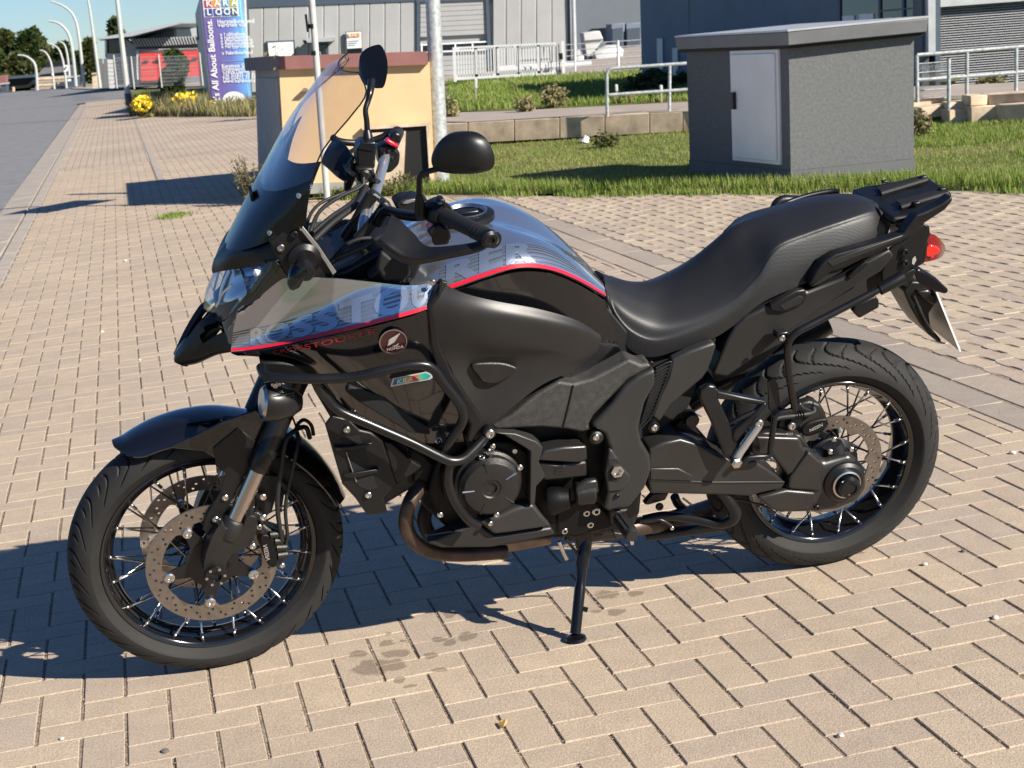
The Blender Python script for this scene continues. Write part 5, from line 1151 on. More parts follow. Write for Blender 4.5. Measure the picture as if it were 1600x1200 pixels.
# front brake caliper
cal = plate('brake_caliper', [(405, 826), (410, 818), (420, 826), (438, 832), (446, 842), (448, 862), (442, 880), (432, 888), (420, 882), (412, 868), (402, 844)], .108, .045, m_cast, bike, .006, f=F)
plate('caliper_face', [(406, 842), (412, 836), (421, 838), (430, 848), (434, 866), (432, 884), (424, 887), (417, 880), (410, 864)], .117, .012, m_engine, cal, .003, f=F, smooth=3)
for (x0, y0), (x1, y1) in (((421, 836), (437, 834)), ((428, 846), (440, 845)), ((431, 856), (447, 855)), ((433, 868), (448, 866))): MB().tube([F(x0, y0, .112), F(x1, y1, .108)], .0095, 12).build('piston_housing', m_cast, cal, smooth=True)
bolt(441, 883, .112, cal, .8, f=F); bolt(405, 823, .12, cal, .8, f=F)
MB().tube([F(404, 818, .118), F(410, 832, .118)], .006, 10).build('pad_pin', m_cast, cal, smooth=True)
ux_ = (F(424, 881, .119) - F(418, 852, .119)).normalized(); uy_ = LEFT.cross(ux_).normalized()
text_flat('lettering', 'NISSIN', m_silverprint, cal, F(417, 850, .1195) , ux_, -uy_ if uy_.x < 0 else uy_, .0145, shear=.2)
plate('caliper_bracket', [(392, 806), (402, 800), (412, 806), (412, 830), (402, 838), (392, 830)], .112, .018, m_cast, bike, .004, f=F)
pipe('brake_hose', [(441, 845, .112), (438, 830, .115), (434, 800, .12), (434, 770, .12), (440, 730, .115), (446, 690, .10), (462, 672, .08), (478, 668, .05), (484, 684, .03)], .0058, m_rubber, bike, f=F)
pipe('brake_hose', [(446, 852, .108), (449, 836, .11), (446, 800, .115), (449, 770, .115), (460, 720, .11), (466, 690, .09), (463, 668, .06), (474, 656, .04), (486, 664, .02), (490, 680, .02)], .0045, m_rubber, bike, f=F)
pipe('sensor_wire', [(452, 640, .09), (461, 662, .07), (468, 682, .06), (472, 696, .05)], .0025, m_rubber, bike, f=F)

# ---------------- nose: headlight, cowl, beak
HL = patch([[(333, 425, 0), (352, 422, .055), (385, 417, .10), (414, 413, .145)], [(322, 452, 0), (345, 449, .06), (378, 440, .11), (408, 428, .15)], [(318, 478, 0), (332, 478, .06), (356, 470, .105), (392, 448, .145)], [(323, 491, 0), (334, 497, .05), (350, 500, .095), (368, 480, .13)]])
m_bowl = M_('lamp_bowl', (.62, .62, .62), .22, .95)
HLm = Patch([[V3((p.x, -p.y, p.z)) for p in r] for r in HL.r])
hlo = HL.build('headlight', m_lens, bike, 8, 8, .003, (1, .3, .2))
HLm.build('headlight', m_lens, bike, 8, 8, .003, (1, -.3, .2))
back = V3((-.05, -.012, -.004))
for P_, sg in ((HL, 1), (HLm, -1)):
    Patch([[p + V3((-.034, -.012 * sg, 0)) for p in r] for r in P_.r]).build('headlight_bowl', m_bowl, bike, 4, 4, .003, (1, .3 * sg, .2))
def mir(p): return V3((p.x, -p.y, p.z))
for sg in (1, -1):
    f_ = (lambda p: p) if sg == 1 else mir
    c1 = B(368, 440, .075); M1 = axis_M(f_(c1 + V3((-.03, -.005, -.005))), (1, .12 * sg, -.12))
    MB().lathe([(.008, -.03), (.036, -.012), (.043, .010), (.045, .016), (.040, .016), (.033, -.006), (.02, -.016), (.0, -.018)], M1, 24).build('projector', m_chrome, hlo, smooth=True)
    q = [(385, 424, .085), (405, 420, .11), (398, 440, .115), (372, 470, .09), (362, 478, .075), (368, 455, .075)]
    MB().prism([f_(B(*p)) + V3((-.02, -.008 * sg, 0)) for p in q], (-.004, -.002 * sg, 0)).build('reflector', m_chrome, hlo)
    for k in range(5):
        MB().tube([f_(B(372 + k * 3, 468 - k * 7, .10)) + V3((-.008, 0, 0)), f_(B(394 + k * 3, 446 - k * 6, .125)) + V3((-.010, 0, 0))], .0022, 6).build('reflector_rib', m_bare, hlo)
    MB().tube([f_(B(338, 480, .05)) , f_(B(350, 456, .075)), f_(B(362, 445, .09))], .003, 6).build('light_guide', m_bare, hlo)
    MB().lathe([(0, 0), (.011, .0), (.008, .014), (0, .018)], axis_M(f_(B(407, 424, .132)), (1, .5 * sg, 0)), 12).build('position_lamp', m_white, hlo, smooth=True)
# cowl over and beside the headlight
patch([[(352, 381, 0), (385, 374, .07), (420, 372, .13), (462, 352, .165)], [(336, 402, 0), (362, 397, .075), (400, 396, .13), (440, 400, .165)], [(331, 418, 0), (352, 414, .06), (388, 409, .11), (416, 408, .15)], [(332, 427, 0), (352, 423, .055), (385, 418, .10), (415, 413, .146)]]).build('upper_cowl', m_plastic, bike, 8, 6, .004, (1, .5, .6), mirror=True)
patch([[(415, 412, .147), (430, 408, .155), (449, 432, .165)], [(400, 440, .146), (415, 438, .156), (432, 442, .162)], [(368, 481, .131), (380, 485, .142), (398, 470, .152)], [(350, 502, .097), (356, 515, .112), (369, 494, .14)], [(338, 500, .06), (352, 530, .10), (363, 540, .13)]]).build('headlight_surround', m_gloss, bike, 6, 6, .004, (.5, 1, .1), mirror=True)
# beak: two arms meeting in a tip below the lamp
bk_l = patch([[(272, 557, .012), (291, 528, .030), (316, 495, .042), (332, 497, .055)], [(273, 566, .022), (292, 547, .044), (318, 524, .064), (345, 509, .085)], [(284, 571, .02), (305, 563, .05), (335, 549, .085), (363, 543, .122)], [(284, 572, .0), (308, 568, .03), (338, 555, .068), (362, 550, .110)]])
for sg in (1, -1):
    P_ = bk_l if sg == 1 else Patch([[mir(p) for p in r] for r in bk_l.r])
    vs = []
    NU, NV = 20, 12
    hole = lambda i, j: 12 <= i and 2 <= j <= 4 and not (i < 14 and j == 2)
    cols = []
    # closed arm: outer face to outer lip only near the rim so the gap stays open
    def arm(u, v): return P_.at(u, v)
    outer = [[arm(i / NU, .04 + .96 * j / NV) for i in range(NU + 1)] for j in range(NV + 1)]
    vs = [p for r in outer for p in r]; w = NU + 1; N = len(vs); ins = [p + V3((-.012, -.012 * sg, .002)) for p in vs]
    fs = [(j * w + i, j * w + i + 1, (j + 1) * w + i + 1, (j + 1) * w + i) for j in range(NV) for i in range(NU) if not hole(i, j)]
    fs += [tuple(N + k for k in reversed(q)) for q in fs]
    for i in range(NU): fs += [(i, N + i, N + i + 1, i + 1), (NV * w + i + 1, N + NV * w + i + 1, N + NV * w + i, NV * w + i)]
    for j in range(NV): fs += [((j + 1) * w, N + (j + 1) * w, N + j * w, j * w), (j * w + NU, N + j * w + NU, N + (j + 1) * w + NU, (j + 1) * w + NU)]
    mesh('beak_arm', vs + ins, fs, m_plastic, bike, smooth=True, sharp=40)
plate('beak_tip', [(271, 562), (276, 552), (290, 534), (304, 530), (312, 540), (306, 560), (285, 571)], .018, .036, m_plastic, bike, .008)
plate('beak_stay', [(312, 532, .05), (330, 516, .06), (346, 510, .08), (348, 514, .08), (332, 522, .06), (316, 538, .05)], .05, .004, m_cast, bike, .001)
plate('nose_core', [(338, 500), (365, 520), (362, 548), (425, 560), (470, 500), (430, 440), (400, 440)], .085, .17, m_deep, bike, .006)

# ---------------- windscreen
SR = [((352, 383, 0), (478, 350, .195)), ((379, 332, 0), (480, 320, .205)), ((408, 282, 0), (488, 277, .205)), ((446, 214, 0), (506, 232, .195)), ((480, 156, 0), (546, 184, .175)), ((512, 112, 0), (572, 146, .145)), ((530, 105, 0), (560, 113, .09))]
rows = []
for c_, e_ in SR:
    c_, e_ = B(*c_), B(*e_); row = []
    for t in (-1, -.85, -.6, -.3, 0, .3, .6, .85, 1):
        k = abs(t) ** 2.4; q = c_.lerp(e_, k); q.y = e_.y * t; row.append(q)
    rows.append(row)
SC = Patch(rows)
SC.build('windscreen', m_screen, bike, 5, 8, .0035, (1, 0, .4), v0=.32)
SC.build('screen_base', m_gloss_trim, bike, 5, 8, .0035, (1, 0, .4), v1=.32)
ed = [SC.at(1, i / 20) for i in range(6, 21)] + [SC.at(1 - i / 16, 1) for i in range(1, 17)] + [SC.at(0, 1 - i / 20) for i in range(1, 15)]
MB().tube(ed, .0017, 6).build('screen_edge', m_gloss_trim, bike, smooth=True)
for u, v in ((.82, .06), (.93, .25), (.18, .06), (.07, .25)):
    p = SC.at(u, v); n_ = SC.nrm(u, v, (1, 0, .4)); b_ = bpy.data.objects.new('bolt', bolt_me); COL.objects.link(b_); b_.parent = bike; b_.matrix_local = axis_M(p, n_) @ Matrix.Scale(.75, 4)
# black print behind the lower screen and the slot in the crest
Patch([[p + V3((-.016, 0, -.004)) for p in r] for r in rows]).build('screen_backing', m_gloss_trim, bike, 4, 6, .003, (1, 0, .4), v0=.02, v1=.44, u0=.06, u1=.94)
for a_, b2 in (((398, 306, 0), (391, 294, .0)),):
    MB().box(B(395, 302, 0) + V3((.004, 0, 0)), (.006, .05, .02)).build('air_slot', m_deep, bike)
# instrument bracket, cowl side plate and indicator
plate('bracket_plate', [(420, 376), (462, 352.5), (478, 362), (500, 394), (524, 432), (500, 440), (450, 433), (432, 400)], .172, .02, m_plastic, bike, .004)
plate('cockpit_trim', [(466, 354), (472, 352), (498, 384), (514, 408), (526, 425), (520, 430), (508, 410), (492, 388)], .182, .004, m_greyplate, bike, .001)
bolt(439, 387, .175, s=1.0); bolt(460, 366, .176, s=1.0, dark=True)
MB().lathe([(.0, -.01), (.034, -.01), (.036, .004), (.026, .012), (0, .012)], axis_M(B(476, 404, .18), (0, 1, -.1)), 26).build('indicator_base', m_plastic, bike, smooth=True)
ib, it = B(474, 412, .19), B(478, 428, .265)
ind = MB().tube([ib, ib.lerp(it, .35), ib.lerp(it, .8), it], [.016, .019, .021, .016], 16).build('indicator', m_plastic, bike, smooth=True)
MB().lathe([(0, 0), (.017, 0), (.019, .012), (.014, .04), (.004, .05), (0, .05)], axis_M(B(468, 418, .262), (.55, .35, -1)), 16).build('indicator_lens', m_smoke, ind, smooth=True)
ib2 = mir(ib); MB().tube([ib2, mir(it)], [.018, .019], 14).build('indicator', m_plastic, bike, smooth=True)

# ---------------- silver nose panels with their print
SP = patch([[(372, 484, .140), (400, 462, .146), (436, 437, .152), (500, 434, .185), (575, 440, .215), (640, 446, .232), (690, 439, .228)],
            [(365, 512, .1405), (398, 494, .147), (436, 474, .154), (500, 460, .186), (575, 446, .2165), (640, 450, .234), (686, 442, .230)],
            [(361.5, 541, .142), (398, 528, .149), (436, 515, .157), (500, 488, .190), (575, 456, .221), (640, 457, .238), (682, 448, .233)],
            [(361, 549, .147), (398, 546, .164), (436, 540, .186), (500, 527, .226), (575, 509, .258), (640, 492, .263), (668, 483, .260)]])
so, _ = SP.build('side_fairing', m_silver, bike, 7, 7, .004, (0, 1, .15), mirror=True)
def on_patch(P_, V, Fc, u0, y0, du, dy, lift, name, mat, parent, out=(0, 1, .15), low=1):
    """flat print (x right, y up) laid on a patch: x -> u, y -> metres up the surface from its lower edge (v = low)"""
    key = (id(P_), low)
    if key not in ARC:
        tb = []
        for i in range(41):
            row = [0]; p = P_.at(i / 40, low)
            for j in range(1, 41): q = P_.at(i / 40, abs(low - j / 40)); row.append(row[-1] + (q - p).length); p = q
            tb.append(row)
        ARC[key] = tb
    tb = ARC[key]
    def v_of(u, y):
        x = u * 40; i = min(int(x), 39); f = x - i; row = [lerp(a, b, f) for a, b in zip(tb[i], tb[i + 1])]
        if y < 0: return low
        for j in range(40):
            if row[j + 1] >= y: return abs(low - (j + (y - row[j]) / max(1e-9, row[j + 1] - row[j])) / 40)
        return 1 - low
    vs = []
    for p in V:
        u = min(max(u0 + p.x * du, 0), 1); y = (y0(u) if callable(y0) else y0) + p.y * (dy(u) if callable(dy) else dy); v = v_of(u, y); vs.append(P_.at(u, v) + P_.nrm(u, v, out) * lift)
    me = bpy.data.meshes.new(name); me.from_pydata([tuple(v) for v in vs], [], Fc); me.materials.append(mat); return link(name, me, parent)
ARC = {}
def strip(x0, x1, y0, y1, n=24):
    V = []; Fc = []
    for i in range(n + 1): x = lerp(x0, x1, i / n); V += [V3((x, y0, 0)), V3((x, y1, 0))]
    for i in range(n): Fc.append((2 * i, 2 * i + 2, 2 * i + 3, 2 * i + 1))
    return V, Fc
on_patch(SP, *strip(0, .985, 0, 1), 0, 0, 1, lambda u: .0065 + .003 * u, .0012, 'red_line', m_red, so)
on_patch(SP, *strip(0, .985, 0, 1), 0, lambda u: .0072 + .003 * u, 1, .0016, .0012, 'dark_line', m_stripe, so)
HB_ = lambda u: lerp(.030, .062, u)
for k in range(6): on_patch(SP, *strip(.0, .97, 0, 1), 0, lambda u, k=k: .013 + .003 * u + HB_(u) * k / 5.4, 1, lambda u: HB_(u) * .085, .0008, 'grey_stripe', m_stripe, so)
V, Fc = text_geo('ROSSTOU', 1, space=1.10, bold=.045)
mx = max(p.x for p in V); bm_ = bmesh.new()
def subdiv(V, Fc, cuts=1):
    bm = bmesh.new(); vv = [bm.verts.new(p) for p in V]
    for f_ in Fc:
        try: bm.faces.new([vv[i] for i in f_])
        except ValueError: pass
    for _ in range(cuts): bmesh.ops.subdivide_edges(bm, edges=[e for e in bm.edges if e.calc_length() > .12], cuts=1, use_grid_fill=False)
    bmesh.ops.triangulate(bm, faces=bm.faces); bm.verts.index_update(); r = ([v.co.copy() for v in bm.verts], [tuple(v.index for v in f_.verts) for f_ in bm.faces]); bm.free(); return r
V, Fc = subdiv(V, Fc, 3)
on_patch(SP, [V3((p.x / mx, p.y / .7, 0)) for p in V], Fc, .13, lambda u: .012 + .003 * u, .83, lambda u: HB_(u) * 1.02, .0016, 'large_lettering', m_letter, so)
V, Fc = text_geo('CROSSTOURER', 1, space=1.08, bold=.006); mx = max(p.x for p in V); V, Fc = subdiv(V, Fc, 2)
# small red name and badge on the gloss panel below
LP = patch([[(361, 552, .158), (400, 549, .188), (440, 543, .218), (500, 530, .243), (575, 512, .259), (640, 495, .261), (668, 487, .257), (678, 520, .255)],
            [(372, 556, .150), (410, 556, .180), (450, 556, .205), (510, 560, .235), (575, 560, .250), (640, 560, .254), (680, 570, .252), (690, 575, .250)],
            [(392, 557, .14), (425, 560, .165), (465, 568, .19), (530, 600, .215), (590, 625, .232), (645, 640, .238), (690, 640, .236), (715, 640, .234)],
            [(410, 558, .12), (440, 564, .15), (480, 580, .175), (545, 640, .20), (600, 668, .215), (650, 690, .220), (690, 692, .220), (725, 690, .220)]])
lo, _ = LP.build('lower_fairing', m_gloss, bike, 6, 6, .004, (0, 1, .1), mirror=True)
on_patch(LP, [V3((p.x / mx, p.y / .7, 0)) for p in V], Fc, .23, .0035, .37, .0135, .0016, 'small_lettering', m_reddk, lo, low=0) if False else on_patch(LP, [V3((p.x / mx, 1 - p.y / .7, 0)) for p in V], Fc, .23, .0035, .37, .0135, .0016, 'small_lettering', m_reddk, lo, low=0)
plate('inner_panel', [(545, 603), (600, 620), (672, 672), (672, 680), (640, 676), (560, 628), (540, 612)], .238, .02, m_deep, bike, .003)
bc = B(614, 533, .262); bn = V3((.05, 1, -.08)).normalized(); Mb = axis_M(bc, bn)
bdg = MB().lathe([(0, 0), (.0305, 0), (.0305, .0035), (.0285, .0045), (.0285, .003), (0, .003)], Mb, 40).build('badge', m_badge, bike, smooth=True, sharp=30)
MB().lathe([(.0285, .003), (.0305, .0045), (.0305, .0052), (.0282, .005)], Mb, 40, closed=True).build('badge_ring', m_bare, bdg, smooth=True)
bx = (B(640, 527, .262) - bc); bx = (bx - bn * bx.dot(bn)).normalized(); by = bn.cross(bx); by = by if by.z > 0 else -by
def bd(x, y_): return bc + bx * x * .001 + by * y_ * .001 + bn * .0058
for k in range(6):                                # wing of separate feathers
    y0 = -6 + k * 2.6; x0 = -15 + k * 1.0; L_ = 21 + k * 1.8
    MB().prism([bd(x0, y0), bd(x0 + 6, y0 + 1.4), bd(x0 + L_ * .8, y0 + 6 + k * .35), bd(x0 + L_, y0 + 10 + k * .7), bd(x0 + L_ * .75, y0 + 8 + k * .4), bd(x0 + 4, y0 + 2.8)], bn * .0006).build('wing_feather', m_silverprint, bdg)
MB().prism([bd(-4, -9), bd(4, -8), bd(12, -4), bd(9, -8.5), bd(2, -10.5)], bn * .0006).build('wing_feather', m_silverprint, bdg)
text_flat('lettering', 'HONDA', m_silverprint, bdg, bd(-17, -18), bx, by, .0095, bold=.02, space=1.08)
st_ = [(610, 604.5), (614, 591.5), (666, 581), (675, 585), (676, 590), (672, 593)]
stk = plate('sticker', st_, .262, .0015, m_tape, bike, 0); plate('sticker_print', [(613.5, 602), (616.5, 593), (665.5, 583), (673, 587), (670, 591.5)], .2635, .001, m_rainbow, stk, 0)
sx_ = (B(668, 586, .265) - B(616, 597, .265)); sl = sx_.length; sx_.normalize(); sy_ = LEFT.cross(sx_); sy_ = sy_ if sy_.z > 0 else -sy_
text_flat('lettering', 'KRA', m_white, stk, B(620, 600, .2655), sx_, sy_, .0155, bold=.0, shear=.25, space=1.35)

# ---------------- tank
TK = patch([[(640, 470, .215), (665, 462, .238), (703, 452, .246), (760, 432, .243), (808, 419, .232), (855, 421, .212), (900, 437, .185), (946, 463, .150)],
            [(640, 446, .19), (668, 438, .205), (706, 424, .208), (760, 404, .204), (808, 392, .196), (855, 396, .178), (900, 418, .156), (945, 452, .128)],
            [(640, 424, .13), (668, 412, .135), (706, 394, .135), (760, 374, .130), (808, 370, .122), (855, 380, .112), (900, 406, .102), (943, 445, .09)],
            [(632, 402, .075), (660, 384, .075), (700, 368, .078), (752, 356, .078), (800, 359, .072), (850, 374, .064), (896, 401, .056), (941, 440, .048)],
            [(625, 385, 0), (655, 366, 0), (692, 350, 0), (742, 341, 0), (790, 349, 0), (842, 368, 0), (890, 397, 0), (938, 435, 0)]])
TK.r += [[mir(p) for p in r] for r in reversed(TK.r[:-1])]; TK.nv = len(TK.r) - 1
tank = TK.build('tank', m_silver, bike, 7, 5, .004, (0, .5, 1))
TKh = Patch(TK.r[:5])
on_patch(TKh, *strip(.235, 1, 0, 1, 40), 0, 0, 1, lambda u: .0125 - .004 * u, .0014, 'red_line', m_red, tank, (0, 1, .4), low=0)
HT_ = lambda u: .062 * (1 if u < .66 else max(.30, 1 - (u - .66) * 2.4))
for k in range(6): on_patch(TKh, *strip(.22, .95 - .03 * k, 0, 1, 30), 0, lambda u, k=k: .017 + HT_(u) * k / 5.4, 1, lambda u: HT_(u) * .085, .0009, 'grey_stripe', m_stripe, tank, (0, 1, .4), low=0)
V, Fc = text_geo('RER', 1, space=1.10, bold=.045); mx = max(p.x for p in V); V, Fc = subdiv(V, Fc, 3)
on_patch(TKh, [V3((p.x / mx, p.y / .7, 0)) for p in V], Fc, .25, .016, .41, .062, .0017, 'large_lettering', m_letter, tank, (0, 1, .4), low=0)
# fuel cap
cu = min((i / 200 for i in range(200)), key=lambda u: abs(proj(MB_ @ TK.at(u, .5))[0] - 728)); cp = TK.at(cu, .5); cn = TK.nrm(cu, .5, (0, 0, 1)); Mc = axis_M(cp + cn * .010, cn)
cap = MB().lathe([(0, -.01), (.066, -.01), (.066, .003), (.060, .006), (.046, .006), (.045, .003), (0, .003)], Mc, 40).build('fuel_cap', m_plastic, bike, smooth=True, sharp=30)
MB().lathe([(.045, .004), (.050, .010), (.047, .012), (.041, .005)], Mc, 40, closed=True).build('cap_ring', m_bare, cap, smooth=True)
MB().box(cp + cn * .016, (.06, .022, .010)).build('cap_flap', m_satin, cap, bevel=.004)
# gloss flank under the red line
patch([[(690, 458, .243), (720, 452, .243), (765, 436, .240), (812, 425, .228), (857, 427, .208), (902, 444, .181), (945, 469, .147)],
       [(690, 480, .236), (725, 478, .236), (770, 468, .234), (820, 465, .222), (865, 475, .204), (915, 496, .176), (958, 510, .146)],
       [(690, 520, .225), (730, 525, .222), (780, 525, .22), (830, 525, .21), (880, 530, .195), (925, 545, .17), (968, 545, .142)],
       [(700, 600, .20), (740, 610, .20), (790, 612, .20), (840, 606, .19), (890, 595, .175), (930, 582, .155), (978, 566, .13)]]).build('tank_flank', m_gloss, bike, 6, 6, .004, (0, 1, .2), mirror=True)
# graphite flank cover with the scooped inlet
GC = patch([[(690, 441, .248), (722, 457, .262), (772, 470, .264), (842, 483, .256), (900, 500, .240), (938, 523, .216)],
            [(676, 478, .262), (722, 490, .276), (775, 496, .280), (842, 505, .272), (900, 516, .252), (939, 532, .220)],
            [(682, 530, .256), (728, 530, .268), (775, 534, .272), (842, 540, .262), (896, 545, .244), (934, 546, .218)],
            [(706, 578, .246), (738, 568, .238), (790, 566, .236), (862, 556, .246), (896, 560, .236), (922, 558, .216)],
            [(722, 622, .242), (750, 600, .232), (800, 590, .236), (850, 577, .240), (888, 573, .230), (914, 566, .212)],
            [(742, 688, .232), (768, 664, .238), (806, 632, .240), (846, 602, .236), (884, 584, .226), (908, 572, .210)]])
GC.build('flank_cover', m_graph, bike, 8, 7, .005, (0, 1, .1), mirror=True)
plate('inlet_insert', [(737, 570), (780, 567), (804, 573), (809, 579), (796, 590), (775, 600), (755, 598), (748, 590)], .2475, .012, m_cast, bike, .004, smooth=3)
plate('front_trim', [(690, 440), (697, 443), (682, 480), (688, 540), (708, 585), (756, 658), (738, 694), (728, 690), (735, 664), (690, 590), (672, 540), (667, 480)], .262, .03, m_satin, bike, .006)
bolt(676, 441, .25, s=.8); plate('trim_tip', [(690, 440), (700, 441), (692, 456), (684, 462)], .268, .01, m_cast, bike, .002)
# dark inner cockpit parts between nose panel and tank
plate('cockpit_side', [(574, 436), (600, 410), (640, 400), (664, 405), (648, 436), (630, 450), (590, 450)], .19, .05, m_plastic, bike, .006)
plate('cockpit_fill', [(500, 436), (540, 420), (590, 392), (640, 380), (660, 400), (650, 440), (560, 442)], .13, .26, m_plastic, bike, .01)
for k in range(5): plate('clip', [(604 + k * 8, 438 - k * .6), (610 + k * 8, 437 - k * .6), (611 + k * 8, 443 - k * .6), (605 + k * 8, 444 - k * .6)], .196, .004, m_deep, bike, .001)

# ---------------- seat
ST = [ # low edge, crease, crown, roundness of the crease
 ((948, 462, .085), (946, 447, .060), (943, 431, 0), .35), ((962, 512, .110), (964, 470, .095), (966, 437, 0), .35),
 ((984, 546, .130), (995, 492, .118), (1002, 444, 0), .34), ((1018, 558, .142), (1034, 504, .130), (1040, 437, 0), .32),
 ((1066, 545, .150), (1086, 492, .135), (1080, 412, 0), .28), ((1112, 530, .152), (1140, 466, .136), (1117, 379, 0), .2),
 ((1150, 506, .150), (1182, 428, .130), (1148, 354, 0), .14), ((1192, 472, .148), (1212, 386, .118), (1192, 339, 0), .11),
 ((1250, 446, .143), (1262, 364, .108), (1254, 323, 0), .1), ((1310, 418, .132), (1318, 345, .098), (1308, 311, 0), .1),
 ((1360, 392, .110), (1362, 331, .075), (1346, 310, 0), .14), ((1382, 368, .075), (1383, 333, .045), (1372, 317, 0), .2)]
rows = []
for l_, e_, c_, k_ in ST:
    l_, e_, c_ = B(*l_), B(*e_), B(*c_); out_ = V3((0, .006, 0))
    h_ = [l_, l_.lerp(e_, .45) + out_, e_.lerp(l_, k_ * 1.3) + out_ * .6, e_.lerp(l_, .02) - V3((0, 0, .004)) * k_ * 6, e_.lerp(c_, k_ * .8), e_.lerp(c_, .55) + V3((0, 0, .004)), c_]
    rows.append(h_ + [mir(p) for p in reversed(h_[:-1])])
cols = [[rows[i][j] for i in range(len(rows))] for j in range(13)]
PS = Patch(cols)
PS.build('seat', m_seat, bike, 6, 4, .01, (0, .4, 1), sharp=80)
plate('seat_filler', [(938, 468), (950, 520), (975, 562), (1020, 578), (1060, 572), (1122, 545), (1116, 518), (1040, 540), (990, 530)], .125, .25, m_deep, bike, .004)
plate('seat_base', [(950, 470), (985, 540), (1018, 553), (1112, 526), (1192, 468), (1310, 414), (1376, 370), (1340, 360), (1200, 410), (1100, 470), (1000, 490)], .09, .18, m_deep, bike, .01)
plate('seat_end', [(1374, 326), (1386, 338), (1394, 352), (1386, 374), (1378, 362)], .07, .14, m_deep, bike, .006)

# ---------------- subframe covers, grab rails, rack
tc_ = plate('tail_cover', [(1113, 586), (1136, 533), (1150, 510), (1168, 494), (1199, 479), (1254, 452), (1262, 456), (1325, 431), (1345, 414), (1362, 405), (1390, 389), (1398, 400), (1378, 424), (1330, 452), (1278, 486), (1227, 522), (1180, 560), (1136, 590)], .158, .05, m_graph, bike, .006)
plate('cover_pocket', [(1203, 477), (1244, 454), (1258, 452), (1262, 462), (1256, 476), (1226, 488), (1206, 487)], .168, .02, m_plastic, tc_, .004); plate('pocket_recess', [(1218, 478), (1250, 462), (1256, 465), (1252, 474), (1226, 485)], .1695, .004, m_deep, tc_, .001)
plate('cover_step', [(1325, 433), (1340, 418), (1354, 408), (1357, 412), (1346, 424), (1330, 436)], .165, .012, m_plastic, tc_, .002)
plate('inner_fender', [(1105, 560), (1130, 520), (1240, 470), (1380, 410), (1400, 430), (1300, 500), (1240, 525), (1180, 580), (1120, 600)], .11, .22, m_deep, bike, .01)
plate('side_panel', [(1050, 563), (1080, 548), (1115, 535), (1120, 540), (1113, 562), (1106, 580), (1098, 592), (1050, 632), (1031, 660), (1018, 652), (1030, 620), (1044, 590)], .185, .03, m_frame, bike, .006)
plate('grab_rail', [(1264, 448), (1276, 424), (1290, 407), (1306, 397), (1353, 384), (1412, 366), (1420, 352), (1432, 336), (1448, 330), (1472, 318), (1488, 306), (1490, 313), (1478, 328), (1444, 350), (1430, 366), (1404, 381), (1350, 405), (1320, 420), (1300, 425), (1284, 438)], .172, .035, m_plastic, bike, .008, seg=3)
plate('rail_light_edge', [(1292, 409), (1350, 388), (1412, 367), (1408, 374), (1350, 398), (1300, 418)], .174, .01, m_graph, bike, .003)
plate('rail_inner', [(1266, 450), (1290, 412), (1330, 398), (1316, 425), (1280, 446)], .160, .02, m_deep, bike, .004)
deck = []
for p in ((1395, 346, .13), (1428, 345, .135), (1452, 327, .12), (1482, 311, .09)): deck.append(B(*p))
dkv = [B(1394, 347, .118), B(1424, 348, .122), B(1450, 329, .105), B(1488, 307, .07)]
d2 = [mir(p) for p in reversed(dkv)]
rk = MB().prism([p + V3((0, 0, .012)) for p in dkv + d2], (0, 0, -.022)).build('rack_deck', m_plastic, bike, bevel=.009, seg=3)
def dk_pt(t, y_): a, b_ = dkv[0], dkv[3]; return V3((lerp(a.x, b_.x, t), y_, lerp(a.z, b_.z, t) + .014))
for y_ in (.055, -.055):
    MB().prism([dk_pt(.25, y_ + .017), dk_pt(.9, y_ + .012), dk_pt(.9, y_ - .012), dk_pt(.25, y_ - .017)], (0, 0, .003)).build('rack_slot', m_deep, rk, bevel=.001)
    MB().tube([dk_pt(.22, y_ + .024), dk_pt(.92, y_ + .018)], .007, 8).build('rack_ridge', m_graph, rk, smooth=True)
for t, y_ in ((.42, .088), (.42, -.088), (.9, .05), (.9, -.05)): MB().box(dk_pt(t, y_) + V3((0, 0, .004)), (.016, .014, .007)).build('rack_cleat', m_plastic, rk, bevel=.003)
# far side grab rail showing over the seat
pipe('grab_rail', [mir(B(1288, 425, .172)), mir(B(1310, 398, .185)) + V3((0, 0, .012)), mir(B(1350, 388, .185)), mir(B(1400, 376, .172))], .013, m_plastic, bike, n=12)
pipe('far_grab_rail', [(1214, 331, -.13), (1228, 318, -.16), (1262, 306, -.17), (1297, 299, -.17), (1312, 300, -.16)], .007, m_plastic, bike, n=12)
# tail: bracket plate, lamp, number plate
tp = plate('rack_bracket', [(1412, 378), (1430, 362), (1444, 349), (1453, 354), (1454, 366), (1443, 390), (1441, 414), (1424, 421), (1404, 432), (1380, 443), (1378, 425), (1386, 404), (1391, 388)], .135, .01, m_plastic, bike, .003, mirror=True)
for y_ in (394, 411):
    MB().lathe([(0, 0), (.015, 0), (.015, .003), (0, .003)], axis_M(B(1413, y_, .135), LEFT), 20).build('washer', m_plastic, bike, smooth=True); bolt(1413.5, y_, .139, s=1.1, dark=True)
plate('tail_sticker', [(1426, 404), (1430, 400), (1432, 406), (1428, 414), (1425, 412)], .1365, .001, m_silverprint, bike, 0)
plate('tail_lamp_housing', [(1430, 372), (1446, 366), (1452, 380), (1446, 412), (1432, 416)], .075, .15, m_plastic, bike, .006)
m_redhot = M_('bright_red_lens', (.75, .02, .012), .15, coat=1)
tl = patch([[(1442, 379, .062), (1456, 366, .055), (1468, 373, .04), (1476, 383, .0)], [(1440, 396, .066), (1458, 386, .06), (1470, 388, .045), (1477, 390, .0)], [(1441, 410, .062), (1454, 408, .055), (1466, 404, .04), (1473, 400, .0)]])
